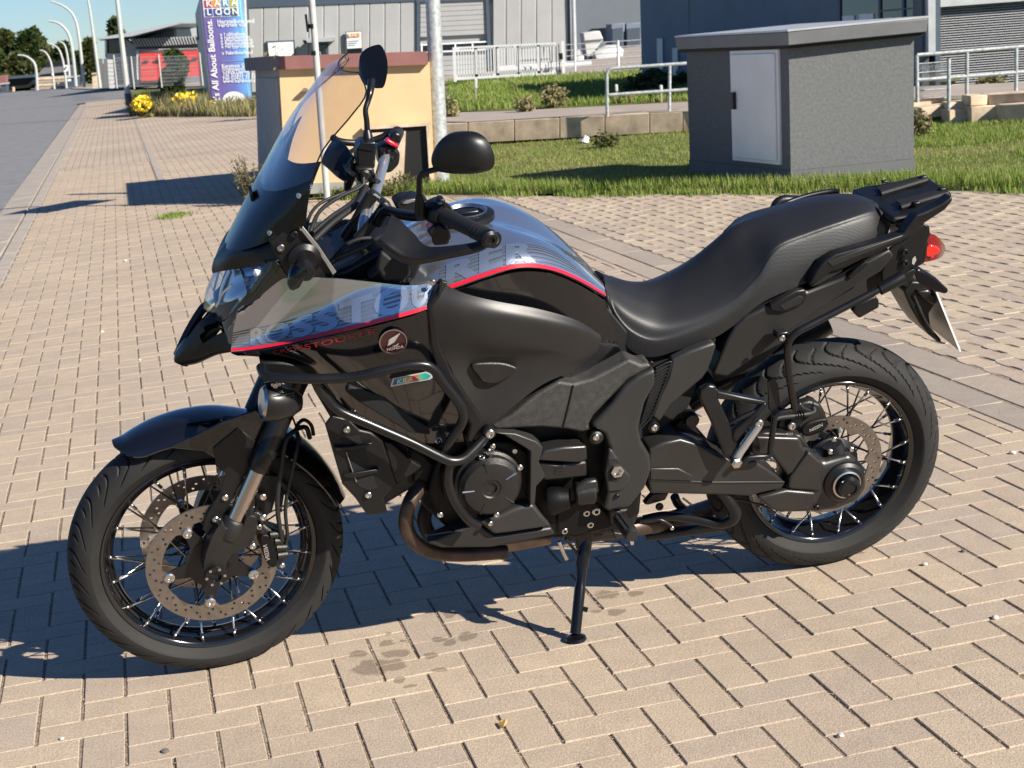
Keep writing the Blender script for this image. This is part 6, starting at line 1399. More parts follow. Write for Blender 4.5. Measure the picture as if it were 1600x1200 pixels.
tl.build('tail_lamp', m_redlens, bike, 8, 8, .003, (-1, .6, 0)); Patch([[mir(p) for p in r] for r in tl.r]).build('tail_lamp', m_redlens, bike, 8, 8, .003, (-1, -.6, 0))
plate('lamp_core', [(1446, 388), (1455, 382), (1466, 386), (1470, 391), (1466, 398), (1454, 402), (1446, 402)], .0655, .13, m_redhot, bike, .004)
for x, y_ in ((1452, 392), (1458, 396), (1460, 388), (1454, 400), (1463, 392)): MB().lathe([(0, 0), (.006, .002), (.004, .006), (0, .007)], axis_M(B(x, y_, .058), (-.5, 1, .2)), 10).build('lamp_facet', m_redhot, bike, smooth=True)
ti = plate('indicator', [(1429, 424), (1436, 420), (1449, 426), (1464, 435), (1482, 452), (1483, 458), (1476, 460), (1462, 456), (1446, 450), (1434, 440)], .155, .045, m_gloss_trim, bike, .01, seg=3)
plate('plate_holder', [(1412, 454), (1425, 440), (1448, 440), (1463, 456), (1466, 468), (1452, 490), (1455, 512), (1472, 532), (1470, 538), (1452, 524), (1438, 506), (1424, 482)], .06, .12, m_plastic, bike, .008)
plate('holder_light', [(1432, 456), (1452, 452), (1464, 462), (1464, 478), (1452, 476), (1440, 466)], .075, .03, m_satin, bike, .008, seg=3)
pv = [B(1464, 456, .09), B(1501, 548, .09)]; nv_ = (pv[1] - pv[0]).cross(LEFT).normalized()
MB().prism([pv[0], pv[1], V3((pv[1].x, -.09, pv[1].z)), V3((pv[0].x, -.09, pv[0].z))], nv_ * .0025).build('number_plate', m_greyplate, bike)
MB().prism([pv[0] + LEFT * .003, pv[1] + LEFT * .003, pv[1] - LEFT * .001, pv[0] - LEFT * .001], nv_ * .004).build('plate_rim', m_white, bike)
for t in range(3): pipe('plate_cable', [(1428 + t * 4, 462 + t * 8, .07), (1438 + t * 3, 486 + t * 6, .075), (1450 + t * 4, 512 + t * 4, .07)], .003, m_rubber, bike)
# pannier rail
pipe('pannier_rail', [(1406, 436, .205), (1380, 449, .21), (1320, 480, .215), (1262, 510, .22), (1244, 520, .22), (1234, 531, .218), (1230, 548, .215), (1232, 580, .212), (1237, 612, .208), (1242, 640, .20)], .0088, m_satin, bike, n=12)
pipe('rail_sleeve', [(1411, 432, .206), (1394, 442, .208), (1374, 453, .21)], [.0155, .0155, .0135], m_plastic, bike, n=14)
plate('rail_block', [(1333, 487), (1343, 498), (1374, 481), (1374, 469), (1368, 462), (1336, 478)], .222, .02, m_plastic, bike, .004)
plate('rail_tab', [(1404, 432), (1428, 420), (1432, 424), (1418, 448), (1410, 446)], .206, .006, m_plastic, bike, .002)
plate('rail_clamp', [(1214, 521), (1232, 518), (1236, 530), (1222, 534), (1214, 530)], .20, .03, m_satin, bike, .004); bolt(1222, 528, .215, s=.9)
pipe('pannier_stay', [(1242, 640, .2), (1230, 643, .2), (1213, 648, .198), (1209, 662, .196), (1204, 700, .19), (1201, 712, .19), (1180, 714, .19), (1168, 717, .19), (1156, 727, .188)], .0075, m_satin, bike, n=10, k=5)
plate('stay_strap', [(1199, 597), (1208, 590), (1216, 600), (1220, 636), (1232, 642), (1210, 650), (1202, 640)], .19, .008, m_satin, bike, .002)

# ---------------- engine side
plate('air_box_cover', [(768, 666), (800, 648), (840, 615), (873, 596), (897, 600), (928, 591), (962, 573), (983, 561), (1002, 570), (1014, 567), (1020, 573), (1002, 583), (983, 593), (949, 628), (928, 650), (920, 664), (926, 672), (910, 676), (884, 671), (847, 668), (805, 670), (776, 672)], .212, .06, m_grain, bike, .008, seg=3)
pipe('cover_seam', [(896, 602, .2135), (892, 620, .2135), (886, 645, .2135), (880, 668, .2135)], .0022, m_deep, bike)
plate('pivot_plate', [(1024, 577), (1002, 586), (978, 603), (957, 631), (925, 664), (930, 670), (946, 679), (953, 700), (949, 738), (950, 770), (944, 795), (952, 800), (985, 792), (1008, 763), (1018, 735), (1016, 712), (1003, 690), (998, 668), (1008, 630), (1024, 600)], .222, .05, m_frame, bike, .008, seg=3)
plate('pivot_ridge', [(952, 702), (958, 704), (978, 736), (986, 744), (984, 756), (972, 768), (950, 770), (946, 740)], .228, .02, m_frame, bike, .005)
plate('pivot_well', [(951, 716), (964, 716), (974, 730), (974, 744), (964, 754), (950, 752)], .2285, .004, m_deep, bike, .001)
MB().lathe([(0.0, 0), (.016, 0), (.016, .012), (.0105, .012), (.009, .004), (0, .004)], axis_M(B(963, 734, .226), LEFT), 6).build('pivot_nut', m_bare, bike)
bolt(931, 683, .225, s=.95); bolt(964, 775, .224, s=.7, dark=True)
MB().lathe([(.0, -.02), (.017, -.02), (.017, .006), (.012, .010), (0, .010)], axis_M(B(931, 683, .214), LEFT), 18).build('boss', m_cast, bike, smooth=True)
# wire mesh guard
gq = [(1025, 576), (1045, 566), (1049, 570), (1046, 582), (1018, 650), (1004, 668), (1000, 664)]
gd = plate('guard', gq, .202, .006, m_deep, bike, .001)
pipe('guard_frame', [(1025, 575, .206), (1044, 566, .206), (1048, 571, .206), (1032, 616, .206), (1018, 650, .206), (1003, 668, .206)], .0022, m_cast, gd)
for k in range(15):
    t = k / 14.5; x0, y0 = lerp(1026, 1001, t), lerp(581, 664, t); x1, y1 = lerp(1048, 1016, t), lerp(569, 651, t)
    MB().tube([B(x0, y0, .2055), B(x1, y1, .2055)], .0016, 6).build('guard_wire', m_cast, gd)
bolt(1022, 668, .206, s=1.0); MB().lathe([(0, -.03), (.014, -.03), (.014, 0), (0, 0)], axis_M(B(1022, 668, .204), LEFT), 16).build('boss', m_satin, bike, smooth=True)
bolt(1017, 568, .205, s=.8, dark=True)
# clutch cover
cc = B(766, 760, .235); Mcc = axis_M(cc, LEFT)
cv = MB().lathe([(.0, -.07), (.080, -.07), (.080, -.020), (.0745, -.016), (.0735, .000), (.0640, .0125), (.061, .0135), (.024, .0135), (.021, .011), (.0145, .011), (.013, .006), (0, .006)], Mcc, 56).build('engine_cover', m_cast, bike, smooth=True, sharp=24)
for a in (100, 28, 178, 318, 244):
    d = V3((math.cos(R(a)), 0, math.sin(R(a)))); d = V3((-d.x, 0, d.z)); MB().tube([cc + d * .040 + LEFT * .0135, cc + d * .068 + LEFT * .0125], [.0016, .0028], 6).build('cover_rib', m_bare if a in (178, 28) else m_deep, cv, smooth=True)
ex = (B(790, 749, .25) - B(745, 757, .25)).normalized(); ez = LEFT.cross(ex); ez = ez if ez.z > 0 else -ez
text_flat('lettering', 'HONDA', m_graph, cv, cc + LEFT * .0137 - ex * .028 + ez * .018, ex, ez, .0135, space=1.15)
bolt(767, 706, .235, cv, 1.1, ax=V3((0, .6, 1))); bolt(753, 715, .228, cv, 1.0, ax=V3((.3, .5, 1))); bolt(812, 730, .235, cv, .9); bolt(770, 697, .21, s=.8); bolt(804, 704, .21, s=.8); bolt(776, 804, .235, cv, .8); bolt(766, 818, .23, cv, .7); bolt(688, 804, .20, s=.85)
plate('crankcase_cover', [(690, 740), (705, 726), (735, 700), (760, 690), (800, 690), (828, 706), (832, 780), (800, 810), (760, 820), (720, 806), (694, 780)], .195, .05, m_engine, bike, .008)
plate('head_frame', [(773, 676), (806, 678), (838, 690), (849, 700), (842, 722), (852, 745), (838, 760), (836, 788), (828, 788), (829, 705), (821, 700), (788, 680)], .232, .04, m_frame, bike, .006)
plate('cylinder_shelf', [(838, 720), (850, 705), (880, 699), (917, 697), (918, 719), (904, 724)], .226, .05, m_arm, bike, .005)
plate('cylinder_head', [(838, 722), (872, 726), (917, 721), (918, 745), (872, 750), (852, 752), (842, 742)], .215, .05, m_cast, bike, .006)
for k in range(3): plate('head_vent', [(866 + k * 0, 729 + k * 5), (880, 728 + k * 5), (881, 731 + k * 5), (868, 732 + k * 5)], .2165, .003, m_deep, bike, 0)
MB().lathe([(0, -.001), (.022, 0), (.028, .005), (.028, .045), (.024, .05), (0, .05)], axis_M(B(898, 772, .20), (-1, .15, .05)), 24).build('starter_motor', m_cast, bike, smooth=True, sharp=30)
plate('starter_face', [(900, 762), (918, 752), (934, 750), (937, 770), (918, 786), (900, 786)], .224, .02, m_arm, bike, .006)
MB().lathe([(.0, 0), (.034, 0), (.036, .01), (.03, .03), (.024, .05), (0, .05)], axis_M(B(858, 782, .19), (-.9, .3, .1)), 24).build('starter_cone', m_engine, bike, smooth=True)
plate('lower_shield', [(668, 850), (745, 816), (772, 838), (797, 834), (862, 824), (868, 836), (800, 850), (767, 856), (690, 857)], .205, .05, m_graph, bike, .006)
plate('lower_cowl', [(747, 815), (776, 808), (806, 794), (833, 788), (862, 823), (797, 833), (772, 836)], .222, .05, m_frame, bike, .008, seg=3)
plate('gearbox_lower', [(868, 800), (920, 770), (950, 800), (985, 795), (965, 826), (900, 840), (870, 836)], .17, .2, m_engine, bike, .008)
# crash bars
pipe('crash_bar', [(408, 574, .20), (412, 583, .23), (424, 589, .25), (455, 591, .268), (500, 592, .282), (552, 589, .292), (590, 581, .30), (630, 572, .304), (660, 570, .304), (678, 578, .303), (694, 600, .302), (716, 628, .30), (724, 646, .298), (720, 664, .294), (702, 690, .285), (690, 706, .27)], .0112, m_satin, bike, n=16, mirror=True)
pipe('crash_bar', [(492, 592, .275), (500, 610, .27), (510, 622, .266), (530, 642, .265), (580, 664, .27), (642, 691, .278), (684, 712, .284), (704, 720, .284), (722, 718, .28), (738, 705, .27), (752, 690, .258), (762, 678, .25)], .0112, m_satin, bike, n=16, mirror=True)
pipe('crash_bar', [(704, 722, .27), (700, 745, .262), (704, 768, .256), (716, 792, .252), (732, 812, .25), (748, 822, .245)], .0112, m_satin, bike, n=16, mirror=True)
bolt(765, 677, .258, s=1.35); bolt(685, 687.5, .245, s=.9); bolt(428, 601, .235, s=.85); bolt(436, 600, .235, s=.6)
MB().lathe([(0, -.06), (.015, -.06), (.015, 0), (0, 0)], axis_M(B(765, 677, .257), LEFT), 16).build('boss', m_satin, bike, smooth=True)
plate('bar_bracket', [(405, 566), (440, 566), (500, 574), (500, 588), (470, 590), (420, 590)], .20, .1, m_engine, bike, .005)
# radiator shroud
rs = plate('radiator_shroud', [(519, 650), (508, 664), (520, 706), (535, 757), (556, 780), (574, 806), (606, 802), (600, 778), (621, 756), (612, 732), (598, 690), (580, 676), (562, 672), (545, 655)], .215, .012, m_plastic, bike, .004)
plate('shroud_slot', [(531, 686), (561, 679), (590, 762), (578, 766), (560, 760)], .2165, .003, m_deep, rs, 0)
for q in ([(522, 700), (548, 698), (582, 692), (581, 696), (550, 704), (526, 705)], [(536, 742), (560, 738), (592, 733), (591, 738), (562, 746), (540, 747)]): plate('shroud_fin', q, .226, .014, m_plastic, rs, .002)
pipe('shroud_gap', [(541, 706, .2185), (548, 728, .2185), (557, 753, .2185)], .0014, m_greyplate, rs)
bolt(542, 671, .218, rs, .95); bolt(575.5, 773, .218, rs, .95)
plate('shroud_brace', [(598, 690), (612, 692), (640, 718), (660, 730), (640, 745), (621, 755), (610, 730)], .19, .02, m_plastic, bike, .004)
plate('fan_housing', [(600, 700), (650, 700), (690, 730), (692, 770), (650, 775), (625, 750)], .14, .1, m_engine, bike, .01)
# fog lamp on the crash bar
fl = B(432, 628, .225); fax = (B(400, 625, .225) - B(440, 628, .225)).normalized()
fog = MB().lathe([(0, -.055), (.018, -.055), (.032, -.035), (.042, -.005), (.044, .022), (.042, .030), (.038, .026), (0, .026)], axis_M(fl, fax + V3((0, .12, 0))), 30).build('fog_lamp', m_satin, bike, smooth=True, sharp=30)
MB().lathe([(0, .026), (.037, .026), (.030, .034), (0, .037)], axis_M(fl, fax + V3((0, .12, 0))), 24).build('lamp_glass', m_bare, fog, smooth=True)
for k in range(4):
    MB().hexa([B(424 + k * 3, 620 + k * 4.4, .262 - k * .002), B(460, 613 + k * 4, .25), B(461, 615 + k * 4, .25), B(426 + k * 3, 622.5 + k * 4.4, .262 - k * .002)], (0, -.02, 0)).build('cooling_fin', m_cast, fog)
plate('lamp_stay', [(420, 596), (442, 594), (440, 612), (426, 612)], .235, .02, m_satin, fog, .003)
bolt(430, 602, .238, fog, .8)

# exhaust
m_exh_lit = vary(M_('lit_exhaust_steel', (.30, .205, .135), .45, .5), 16, .4)  # paler copy of the exhaust colour, light on the box painted in
pipe('exhaust_pipe', [(666, 742, .10), (654, 762, .14), (641, 785, .165), (634, 810, .17), (638, 832, .165), (652, 850, .155), (676, 862, .14), (720, 866, .12), (790, 862, .10)], .0185, m_exh, bike, n=16)
pipe('exhaust_pipe', [(690, 760, .02), (668, 790, .05), (664, 820, .05), (690, 850, .05), (760, 858, .05)], .0185, m_engine, bike, n=14)
plate('exhaust_box', [(756, 852), (800, 846), (860, 838), (864, 852), (800, 864), (762, 868)], .10, .14, m_exh_lit, bike, .008)
pipe('exhaust_link', [(925, 832, .06), (960, 828, .06), (1000, 822, .05), (1040, 815, .0), (1120, 790, -.12), (1260, 740, -.2)], .024, m_exh, bike, n=14)
pipe('silencer', [mir(B(1150, 730, .2)), mir(B(1220, 690, .21)), mir(B(1330, 640, .22)), mir(B(1400, 600, .22))], [.045, .055, .055, .05], m_plastic, bike, n=20)
# swing arm and final drive
plate('swing_arm', [(1014, 702), (1036, 692), (1064, 686), (1090, 694), (1130, 714), (1156, 722), (1180, 720), (1214, 742), (1228, 756), (1222, 764), (1172, 776), (1110, 774), (1016, 772), (1010, 740)], .165, .10, m_arm, bike, .018, seg=4)
plate('arm_seam', [(1016, 749), (1110, 753), (1226, 752.5), (1226, 755), (1110, 756), (1016, 752)], .1672, .004, m_graph, bike, .001)
plate('arm_step', [(1016, 732), (1060, 732), (1084, 744), (1082, 752), (1016, 750)], .170, .006, m_arm, bike, .004, seg=3)
plate('drive_upper', [(1176, 682), (1250, 684), (1256, 700), (1262, 705), (1240, 738), (1232, 745), (1206, 712), (1176, 712)], .165, .06, m_arm, bike, .008, seg=3)
plate('drive_top', [(1170, 684), (1200, 676), (1252, 680), (1266, 700), (1200, 706)], .15, .08, m_cast, bike, .006)
plate('drive_case', [(1206, 712), (1262, 704), (1288, 724), (1330, 710), (1352, 735), (1356, 765), (1340, 786), (1308, 798), (1272, 802), (1232, 803), (1206, 790), (1182, 778), (1230, 764), (1232, 746)], .155, .09, m_arm, bike, .016, seg=4)
plate('drive_lower', [(1184, 778), (1230, 766), (1276, 770), (1276, 780), (1262, 796), (1222, 802), (1204, 796)], .165, .03, m_arm, bike, .008, seg=3)
plate('drive_facet', [(1234, 746), (1264, 706), (1288, 726), (1284, 768), (1232, 764)], .163, .02, m_arm, bike, .006, seg=3)
hc = B(1320, 754, .16); Mh = axis_M(hc, LEFT)
MB().lathe([(0, -.06), (.062, -.06), (.062, -.02), (.054, .0), (.046, .006), (0, .006)], Mh, 44).build('final_drive', m_plastic, bike, smooth=True, sharp=30)
hub_ = MB().lathe([(0, 0), (.026, .0), (.0285, .012), (.0285, .022), (.024, .028), (.017, .029), (.016, .025), (0, .025)], axis_M(hc + LEFT * .008, LEFT), 36).build('hub_cap', m_satin, bike, smooth=True, sharp=30)
MB().lathe([(.0325, .0), (.0375, .0), (.0375, .008), (.0335, .010)], axis_M(hc + LEFT * .006, LEFT), 44, closed=True).build('hub_ring', m_bare, hub_, smooth=True)
text_flat('lettering', 'SW', m_white, hub_, B(1315.5, 757, .1905), ex, ez, .012, bold=.03)
neck0, neck1 = B(1300, 694, .11), B(1316, 738, .12)
MB().tube([neck0, neck0.lerp(neck1, .5), neck1], [.026, .032, .045], 20).build('drive_neck', m_satin, bike, smooth=True)
for x, y_ in ((1303, 686), (1330, 702), (1297, 706)): MB().box(B(x, y_, .135), (.012, .01, .014)).build('neck_tab', m_bare, bike, bevel=.003)
MB().tube([B(1346, 746, .12), B(1348, 756, .122)], .006, 8).build('hub_bolt', m_bare, bike); MB().tube([B(1311, 668, .12), B(1313, 676, .125)], .006, 8).build('bleed_nipple', m_bare, bike)
bolt(1276, 793, .158, s=.9, dark=True)
# rear caliper
rc_ = plate('brake_caliper', [(1246, 664), (1258, 654), (1268, 640), (1270, 628), (1282, 632), (1292, 650), (1294, 664), (1288, 676), (1262, 684), (1250, 676)], .115, .05, m_cast, bike, .007, seg=3)
plate('caliper_face', [(1253, 671), (1262, 662), (1280, 656), (1293, 655), (1294, 664), (1288, 672), (1272, 679), (1257, 681)], .122, .012, m_engine, rc_, .004, smooth=3)
ux_ = (B(1285, 664, .124) - B(1264, 674, .124)).normalized(); uz_ = LEFT.cross(ux_); uz_ = uz_ if uz_.z > 0 else -uz_
text_flat('lettering', 'NISSIN', m_silverprint, rc_, B(1265, 675.5, .1235), ux_, uz_, .0125, shear=.2)
plate('caliper_mount', [(1226, 650), (1244, 644), (1258, 654), (1246, 670), (1240, 684), (1222, 680), (1214, 664)], .118, .03, m_satin, bike, .005); bolt(1236, 665, .126, s=1.3)
plate('caliper_top', [(1248, 632), (1266, 626), (1284, 634), (1292, 648), (1286, 656), (1278, 640), (1262, 642)], .112, .03, m_cast, bike, .006)
pipe('brake_hose', [(1210, 655, .16), (1222, 652, .15), (1240, 650, .14), (1262, 647, .135), (1272, 643, .125), (1270, 636, .12)], .0062, m_rubber, bike)
for k in range(4): MB().tube([B(1243 + k * 4, 650 - k * .5, .14), B(1244.6 + k * 4, 649.8 - k * .5, .14)], .0085, 10).build('hose_ring', m_satin, bike, smooth=True)
plate('pad_cover', [(1258, 636), (1252, 628), (1244, 634), (1240, 644), (1262, 648), (1272, 642)], .13, .03, m_plastic, bike, .006)
# passenger peg hanger
ph = plate('peg_hanger', [(1094, 611), (1108, 602), (1120, 604), (1122, 622), (1136, 652), (1152, 690), (1158, 716), (1146, 724), (1134, 716), (1112, 660), (1094, 624)], .20, .02, m_satin, bike, .005)
plate('hanger_arm', [(1118, 606), (1124, 612), (1160, 620), (1198, 627), (1200, 633), (1192, 634), (1150, 627), (1120, 624)], .20, .022, m_satin, ph, .004)
plate('hanger_arm', [(1196, 628), (1200, 634), (1180, 658), (1160, 682), (1150, 694), (1144, 682), (1148, 672), (1176, 650)], .205, .022, m_plastic, ph, .005)
plate('hanger_web', [(1134, 668), (1180, 648), (1190, 638), (1160, 650), (1140, 662)], .20, .012, m_satin, ph, .003)
peg = MB().tube([B(1150, 716, .20), B(1156, 706, .205), B(1186, 664, .215)], [.012, .011, .010], 12).build('passenger_peg', m_bar, bike, smooth=True)
MB().lathe([(0, 0), (.014, 0), (.014, .012), (.008, .016), (0, .016)], axis_M(B(1149, 721, .205), LEFT), 6).build('peg_bolt', m_bare, bike); bolt(1186, 661, .215, peg, 1.2)
MB().lathe([(0, -.02), (.019, -.02), (.019, .01), (.016, .014), (0, .014)], axis_M(B(1079, 655, .13), LEFT), 20).build('preload_knob', m_satin, bike, smooth=True)
pipe('shock_body', [(1050, 655, .07), (1075, 680, .06), (1110, 720, .05)], .03, m_engine, bike, n=16)
# foot peg, lever, stands
pg0, pg1 = B(966, 808, .215), B(988, 838, .315)
pegb = MB().tube([pg0, pg0.lerp(pg1, .12), pg0.lerp(pg1, .9), pg1], [.012, .017, .018, .014], 12).build('foot_peg', m_rubber, bike, smooth=True)
pd = (pg1 - pg0); upv = V3((0, 0, 1))
for i in range(6):
    for j in (-1, 0, 1): MB().box(pg0 + pd * (.22 + i * .12) + V3((j * .010, 0, .0165 - abs(j) * .003)), (.007, .011, .005)).build('peg_stud', m_rubber, pegb)
MB().tube([B(985, 838, .30), B(988, 850, .30)], [.006, .0045], 10).build('peg_feeler', m_chrome, pegb, smooth=True)
plate('peg_mount', [(954, 796), (970, 798), (978, 812), (968, 824), (954, 818)], .205, .03, m_cast, bike, .005)
plate('shift_guard', [(958, 832), (975, 834), (984, 844), (966, 842), (963, 846)], .22, .02, m_cast, bike, .003)
dn = (MBI.to_3x3() @ V3((0, 0, 1))); ft = MBI @ G(899, 999.5) + dn * .008; pv_ = B(914, 843, .14)
fd = (ft - pv_)
stn = MB().tube([pv_ - fd * .05, pv_ + fd * .25, pv_ + fd * .3, pv_ + fd * .48, pv_ + fd * .5, pv_ + fd * .97], [.017, .016, .0125, .0125, .0140, .0135], 16).build('sidestand', m_gloss_trim, bike, smooth=True, sharp=30)
Mw = MBI.to_3x3(); dn = (MBI.to_3x3() @ V3((0, 0, 1)))
base = MBI @ G(899, 1002, .0)
fo_ = MB()
fo_.lathe([(0, 0), (.024, 0), (.027, .004), (.025, .010), (.014, .014), (0, .014)], axis_M(MBI @ G(900, 1001, .001), dn), 20); fo_.build('stand_foot', m_gloss_trim, stn, smooth=True)
tab0 = pv_ + fd * .70; MB().tube([tab0, B(918, 953, .225)], [.0055, .0065], 8).build('stand_tab', m_gloss_trim, stn, smooth=True)
plate('stand_bracket', [(880, 828), (896, 814), (918, 814), (930, 806), (928, 836), (924, 862), (912, 872), (904, 864), (900, 846), (884, 848)], .155, .03, m_satin, bike, .004)
for x, y_, s_, d_ in ((882, 829, 1.0, 0), (916, 801, 1.1, 0), (931, 798, 1.3, 0), (922, 819, 1.1, 0), (895, 811, .8, 1)): bolt(x, y_, .165, s=s_, dark=bool(d_))
pipe('stand_spring', [(874, 846, .15), (880, 862, .155), (886, 874, .16)], .0055, m_bare, bike); pipe('stand_switch', [(884, 842, .16), (892, 852, .16), (902, 866, .165)], .004, m_satin, bike)
pipe('centre_stand', [(1006, 812, .06), (1040, 806, .08), (1090, 812, .11), (1122, 818, .13), (1140, 814, .145), (1148, 804, .15), (1142, 788, .15), (1124, 764, .145)], [.012, .012, .012, .013, .0155, .0165, .0155, .013], m_plastic, bike, n=14)
pipe('centre_stand', [(1010, 838, .0), (1070, 830, .04), (1130, 822, .09)], .014, m_satin, bike, n=12)
pipe('centre_stand', [(1054, 776, -.05), (1062, 790, -.06), (1086, 806, -.07), (1120, 815, -.06)], .012, m_satin, bike, n=12)
plate('link_plate', [(1012, 790), (1040, 782), (1046, 770), (1020, 772), (1006, 788)], .10, .02, m_cast, bike, .004); bolt(1030, 791, .11, s=1.2, dark=True)
pipe('shift_lever', [(1000, 815, .15), (1030, 812, .16), (1050, 822, .165)], .004, m_satin, bike); bolt(1050, 825, .17, s=.6)
pipe('breather_hose', [(1126, 778, .12), (1160, 782, .12), (1192, 790, .12), (1210, 800, .11)], .003, m_rubber, bike)

# ---------------- handlebars
HB = mat_from((V3((math.cos(FPSI - BPSI), math.sin(FPSI - BPSI), 0)), V3((-math.sin(FPSI - BPSI), math.cos(FPSI - BPSI), 0)), V3((0, 0, 1))), V3((1.05, 0, 1.1)))
gL0, gL1 = B(694, 337, .285), B(760, 369, .42)
pipe('handlebar', [(588, 350, .06), (602, 330, .075), (622, 334, .12), (650, 338, .19), (676, 334, .25), (694, 337, .285), (760, 369, .42)], .0115, m_satin, bike, n=14)
gr = MB().tube([gL0, gL0.lerp(gL1, .04), gL0.lerp(gL1, .96), gL1], [.0175, .0172, .0168, .016], 20).build('grip', m_rubber, bike, smooth=True)
for t in (.72, .8, .88): MB().tube([gL0.lerp(gL1, t), gL0.lerp(gL1, t + .04)], .0178, 20).build('grip_ring', m_rubber, gr, smooth=True)
MB().tube([gL1, gL1 + (gL1 - gL0).normalized() * .028], [.0165, .0175], 20).build('bar_end', m_satin, bike, smooth=True)
b_ = bpy.data.objects.new('bolt', bolt_me); COL.objects.link(b_); b_.parent = bike; b_.matrix_local = axis_M(gL1 + (gL1 - gL0).normalized() * .027, gL1 - gL0) @ Matrix.Scale(1.0, 4)
sw = MB().tube([gL0 + (gL0 - gL1).normalized() * .055, gL0 + (gL0 - gL1).normalized() * .045, gL0 + (gL0 - gL1).normalized() * .008, gL0], [.020, .026, .027, .023], 20).build('switch_housing', m_plastic, bike, smooth=True)
plate('switch_box', [(680, 318), (694, 316), (704, 330), (698, 352), (684, 356), (674, 340)], .275, .05, m_plastic, sw, .006)
plate('toggle', [(684, 312), (694, 310), (698, 318), (688, 322)], .272, .03, m_plastic, sw, .004); plate('toggle', [(684, 318), (690, 316), (692, 320), (686, 322)], .283, .006, m_greyplate, sw, .001)
plate('parking_lever', [(668, 362), (686, 350), (702, 358), (706, 372), (701, 383), (678, 385), (676, 374)], .30, .02, m_plastic, bike, .005)
# left mirror
pipe('mirror_stem', [(657, 332, .265), (655, 316, .27), (655, 290, .275), (656.5, 275, .28), (664, 269, .285), (674, 266.5, .292), (690, 262, .30)], .0062, m_satin, bike, n=12)
pipe('mirror_boot', [(657, 336, .265), (656, 318, .268), (655, 304, .272)], [.013, .0115, .007], m_plastic, bike, n=14)
MB().tube([B(657, 340, .26), B(657, 330, .265)], .012, 12).build('mirror_base', m_plastic, bike, smooth=True)
mo = [(680, 250), (683, 234), (692, 219), (703, 209), (714, 205.5), (736, 205), (749, 208.5), (761, 218), (769.5, 234), (773, 250), (770.5, 261), (762, 267.5), (744, 271), (720, 271.5), (697, 269), (685, 264)]
def mirror_head(outline, lat, depth, name_glass=True, center=None, tilt=(-1, .0, 0)):
    P = cr_closed([B(x, y_, lat(x)) for x, y_ in outline], 3); c = sum(P, V3()) / len(P); n = len(P); vs = list(P); fs = []
    ax_ = V3(depth); rings = 7
    for k in range(1, rings + 1):
        a = k / rings * math.pi / 2; sc = math.cos(a) ** .55 if k < rings else .02
        vs += [c + (p - c) * max(sc, .02) + ax_ * math.sin(a) for p in P]
    for k in range(rings): fs += [(k * n + i, k * n + (i + 1) % n, (k + 1) * n + (i + 1) % n, (k + 1) * n + i) for i in range(n)]
    fs.append(tuple(range(rings * n, rings * n + n)))
    m2 = [c + (p - c) * .93 for p in P]; k0 = len(vs); vs += m2; fs += [(i, k0 + i, k0 + (i + 1) % n, (i + 1) % n) for i in range(n)]
    m3 = [p + ax_ * .08 for p in m2]; k1 = len(vs); vs += m3; fs += [(k0 + i, k1 + i, k1 + (i + 1) % n, k0 + (i + 1) % n) for i in range(n)]
    o = mesh('mirror', vs, fs, m_plastic, bike, smooth=True, sharp=40)
    MB().prism([p + ax_ * .06 for p in m2], ax_ * .03).build('glass', m_mirror, o)
    return o
mirror_head(mo, lambda x: lerp(.30, .365, (x - 680) / 93), (.030, .022, .004))
# right mirror: seen on edge, glass towards the rider
g_ = [(590, 79), (595, 77), (603, 92), (604.5, 113), (600, 131), (597, 131.5), (592, 105)]
c0 = [(590, 70, -.415), (598, 74, -.395), (604.5, 92, -.368), (605, 115, -.35), (600, 135, -.345), (593, 135, -.362), (588, 110, -.395), (588, 85, -.412)]
P = cr_closed([B(*p) for p in c0], 4); c = sum(P, V3()) / len(P); ax_ = B(563, 106, -.425) - c; n = len(P); vs = list(P); fs = []
for k in range(1, 8):
    a = k / 7 * math.pi / 2; sc = max(math.cos(a) ** .6, .03); vs += [c + (p - c) * sc + ax_ * math.sin(a) for p in P]
for k in range(7): fs += [(k * n + i, k * n + (i + 1) % n, (k + 1) * n + (i + 1) % n, (k + 1) * n + i) for i in range(n)]
fs.append(tuple(range(7 * n, 8 * n))); fs.append(tuple(range(n)))
mr_ = mesh('mirror', vs, fs, m_plastic, bike, smooth=True, sharp=40)
MB().prism([c + (p - c) * .86 - ax_ * .02 for p in P], -ax_ * .03).build('glass', m_mirror, mr_)
pipe('mirror_stem', [(574, 212, -.28), (573, 190, -.285), (571, 172, -.29), (575, 158, -.30), (578, 145, -.31), (581, 126, -.34)], [.0075, .0068, .0065, .0068, .0085, .010], m_satin, bike, n=12)
pipe('mirror_boot', [(575, 222, -.275), (574.5, 212, -.28), (573.5, 203, -.283)], [.014, .012, .008], m_plastic, bike, n=14)
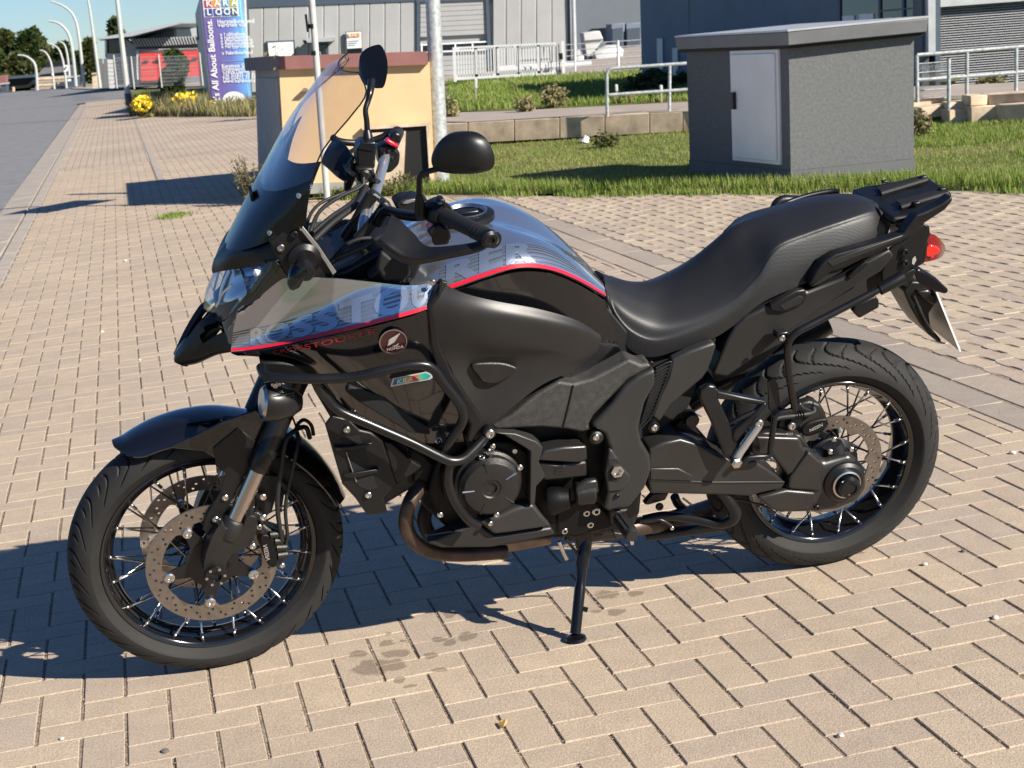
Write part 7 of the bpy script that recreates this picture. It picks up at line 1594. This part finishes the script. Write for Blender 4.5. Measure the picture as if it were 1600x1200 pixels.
# right bar, controls, brake reservoir
pipe('handlebar', [(566, 372, .05), (570, 340, -.02), (580, 312, -.12), (588, 296, -.17), (601, 249, -.28), (612, 222, -.36), (620, 208, -.42)], [.0125, .0125, .0125, .0125, .0125, .011, .011], m_bar, bike, n=14)
pipe('bar_sleeve', [(585, 291, -.18), (586.5, 285, -.19)], .0155, m_plastic, bike)
gR0, gR1 = B(609, 232, -.31), B(621, 207, -.425)
MB().tube([gR0, gR1], [.0175, .0165], 18).build('grip', m_rubber, bike, smooth=True)
swr = plate('switch_housing', [(590, 232), (602, 226), (618, 230), (626, 240), (624, 258), (612, 270), (600, 272), (592, 256)], -.285, .05, m_plastic, bike, .007)
plate('kill_switch', [(601, 222), (606, 217), (624, 228), (622, 233), (612, 228)], -.275, .02, m_red, swr, .003); plate('switch_tip', [(608, 214), (618, 206), (628, 210), (626, 224), (616, 224)], -.29, .03, m_plastic, swr, .006)
for x, y_ in ((600, 240), (607, 236), (603, 250), (612, 246)): MB().lathe([(0, 0), (.005, 0), (.004, .005), (0, .006)], axis_M(B(x, y_, -.283), LEFT), 10).build('button', m_cast, swr, smooth=True)
rv = plate('brake_reservoir', [(557, 234), (564, 224), (586, 223), (588, 236), (586, 264), (558, 262)], -.235, .05, m_plastic, bike, .005); plate('reservoir_lid', [(557, 234), (565, 223), (587, 222), (588, 232), (586, 238)], -.232, .056, m_satin, rv, .003)
plate('master_cylinder', [(556, 262), (584, 262), (588, 280), (572, 288), (558, 284)], -.22, .05, m_plastic, bike, .006); MB().lathe([(0, 0), (.012, 0), (.012, .012), (.007, .016), (0, .016)], axis_M(B(570, 271, -.21), LEFT), 14).build('lever_pivot', m_cast, bike, smooth=True)
pipe('brake_lever', [(552, 272, -.21), (540, 262, -.27), (540, 244, -.34), (560, 230, -.40)], .006, m_satin, bike)
# right hand guard
HGR = patch([[(522, 215, -.40), (530, 219, -.36), (540, 228, -.32), (551, 244, -.28)], [(508, 236, -.38), (520, 244, -.33), (533, 256, -.29), (548, 266, -.26)], [(502, 252, -.33), (515, 264, -.29), (528, 276, -.26), (541, 284, -.24)]])
HGR.build('hand_guard', m_plastic, bike, 6, 6, .006, (0, 1, 0))
pipe('guard_bar', [(520, 215, -.40), (528, 220, -.41), (546, 223, -.42), (572, 222, -.43), (596, 215, -.43), (610, 206, -.43)], .009, m_plastic, bike)
plate('guard_stay', [(540, 262), (552, 246), (556, 280), (548, 298), (538, 300)], -.25, .02, m_plastic, bike, .004)
# left hand guard
HG = patch([[(612, 335, .30), (626, 345, .315), (648, 366, .345), (664, 383, .375), (690, 385, .40), (742, 378, .43), (756, 367, .44), (765, 360, .445)],
            [(602, 358, .335), (616, 368, .35), (640, 386, .375), (662, 396, .40), (692, 393, .42), (744, 384, .445), (760, 374, .45), (769, 366, .45)],
            [(592, 374, .36), (604, 384, .375), (630, 400, .395), (660, 404, .412), (694, 400, .43), (748, 390, .45), (764, 380, .452), (770, 371, .45)],
            [(596, 388, .345), (606, 398, .36), (630, 411, .38), (656, 413, .40), (694, 406, .42), (748, 394, .445), (764, 383, .45), (770, 374, .45)]])
HG.build('hand_guard', m_plastic, bike, 7, 6, .008, (0, 1, 0))
MB().lathe([(0, -.012), (.016, -.012), (.019, -.004), (.019, .006), (.014, .012), (.008, .012), (.007, .008), (0, .008)], axis_M(B(764, 372, .452), (-.2, 1, -.2)), 20).build('guard_end', m_plastic, bike, smooth=True)
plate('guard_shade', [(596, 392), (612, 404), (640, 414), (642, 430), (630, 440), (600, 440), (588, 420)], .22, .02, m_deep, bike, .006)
# risers and top yoke
for o_, pts in ((.05, [(559, 374), (580, 350), (597, 330), (604, 320)]), (-.05, [(538, 372), (556, 345), (572, 318), (582, 305)])):
    pipe('riser', [(x, y_, o_) for x, y_ in pts], [.013, .0125, .014, .016], m_cast, bike, n=14)
for q, o_ in (([(594, 320), (602, 314), (612, 322), (616, 334), (608, 336), (600, 330)], .065), ([(576, 306), (584, 300), (596, 308), (610, 322), (602, 326), (588, 314)], -.035)): plate('riser_clamp', q, o_, .04, m_cast, bike, .006)
yz = fdir; yx = V3((0, 1, 0)).cross(yz).normalized(); MY = MF.to_3x3() @ Matrix((yx, V3((0, 1, 0)), yz)).transposed()
yc = V3((fork_top.x, 0, fork_top.z)) - fdir * .012
MB().box(MF @ yc, (.062, .235, .024), MY).build('top_yoke', m_engine, bike, bevel=.006); MB().box(MF @ (yc - yx * .035 * (1 if yx.x < 0 else -1)), (.06, .09, .022), MY).build('yoke_bridge', m_engine, bike, bevel=.006)
MB().lathe([(0, 0), (.010, 0), (.010, .02), (0, .02)], axis_M(B(571, 400, .09), (.2, 0, 1)), 6).build('yoke_bolt', m_cast, bike); pipe('bar_post', [(556, 430, .11), (566, 412, .11), (574, 392, .11)], .010, m_cast, bike)
plate('instrument_hood', [(616, 320), (626, 312), (650, 309), (672, 316), (664, 330), (640, 334), (622, 330)], .02, .06, m_plastic, bike, .006); plate('instrument_rim', [(628, 318), (636, 313), (650, 311), (648, 315), (636, 319)], .024, .004, m_greyplate, bike, .001)
# cables
for pts, r_ in (([(572, 282, -.2), (560, 294, -.18), (530, 308, -.14), (500, 330, -.08), (487, 356, -.02), (484, 376, .0)], .0045), ([(566, 286, -.2), (545, 300, -.17), (512, 318, -.12), (494, 340, -.06), (490, 376, -.01)], .0042),
                ([(568, 276, -.2), (566, 296, -.18), (550, 316, -.12), (516, 340, -.04), (488, 364, .02)], .0055), ([(572, 292, -.18), (556, 320, -.1), (520, 348, -.02), (490, 376, .04)], .0075),
                ([(580, 372, .12), (560, 374, .12), (540, 384, .12), (518, 408, .12)], .005), ([(600, 366, .16), (570, 384, .16), (530, 402, .15), (514, 412, .14)], .0065), ([(540, 300, -.2), (500, 318, -.16), (482, 342, -.1), (478, 372, -.04)], .004)):
    pipe('cable', pts, r_, m_rubber, bike)
# boxes under the nose
for q, o_ in (([(425, 560), (470, 566), (478, 590), (440, 588)], .12), ([(500, 560), (538, 566), (536, 600), (505, 592)], .16)): plate('nose_bracket', q, o_, .08, m_engine, bike, .005)
plate('lower_inner', [(495, 560), (540, 560), (545, 640), (520, 660), (490, 610)], .15, .3, m_deep, bike, .01)
# ------------------------------------------------------------------ small things lying on the paving
lf = thing('dry_leaf', G(785, 1131), 'small dry yellow leaf lying in a paving joint in the foreground', 'leaf')
MB().prism([G(777, 1131, .004), G(783, 1126, .010), G(791, 1124, .012), G(793, 1129, .006), G(787, 1136, .008), G(782, 1138, .004)], (0, 0, .0012)).build('blade', M_('dry_leaf', (.48, .30, .10), .7), lf, world=True)
m_stone = vary(M_('pale_pebble', (.55, .50, .43), .8), 20, .2); m_stone2 = vary(M_('dark_pebble', (.10, .09, .08), .8), 20, .2)
for k, (x, y_, r_, m_, lab) in enumerate(((258, 1175, .009, m_stone2, 'dark pebble near the bottom left corner of the picture'), (1313, 1151, .008, m_stone, 'pale pebble near the bottom right of the paving'), (1445, 883, .008, m_stone, 'pale pebble right of the rear tyre foot'), (1555, 966, .009, m_stone, 'pale pebble close to the right picture edge'), (1505, 862, .007, m_stone2, 'dark pebble right of the rear tyre'), (97, 1155, .006, m_stone, 'small pale pebble left of the dark pebble in the bottom left corner'), (1582, 709, .011, m_stone, 'flat pale chip beyond the rear wheel at the right edge'), (219, 563, .007, m_stone, 'pale pebble left of the black nose beak'), (196, 408, .014, m_stone, 'pale chip on the paving left of the headlight'), (160, 519, .012, m_stone, 'pale chip on the paving left of the beak tip'))):
    p = G(x, y_); bm = bmesh.new(); bmesh.ops.create_icosphere(bm, subdivisions=2, radius=r_)
    for v in bm.verts: v.co *= 1 + .35 * mnoise.noise(v.co * 90 + Vector((k, k, k))); v.co.z *= .55
    me = bpy.data.meshes.new('pebble'); bm.to_mesh(me); bm.free(); me.materials.append(m_)
    o = link('pebble', me); o.location = p + Vector((0, 0, r_ * .3)); tag(o, lab, 'pebble', 'pebbles scattered on the paving')
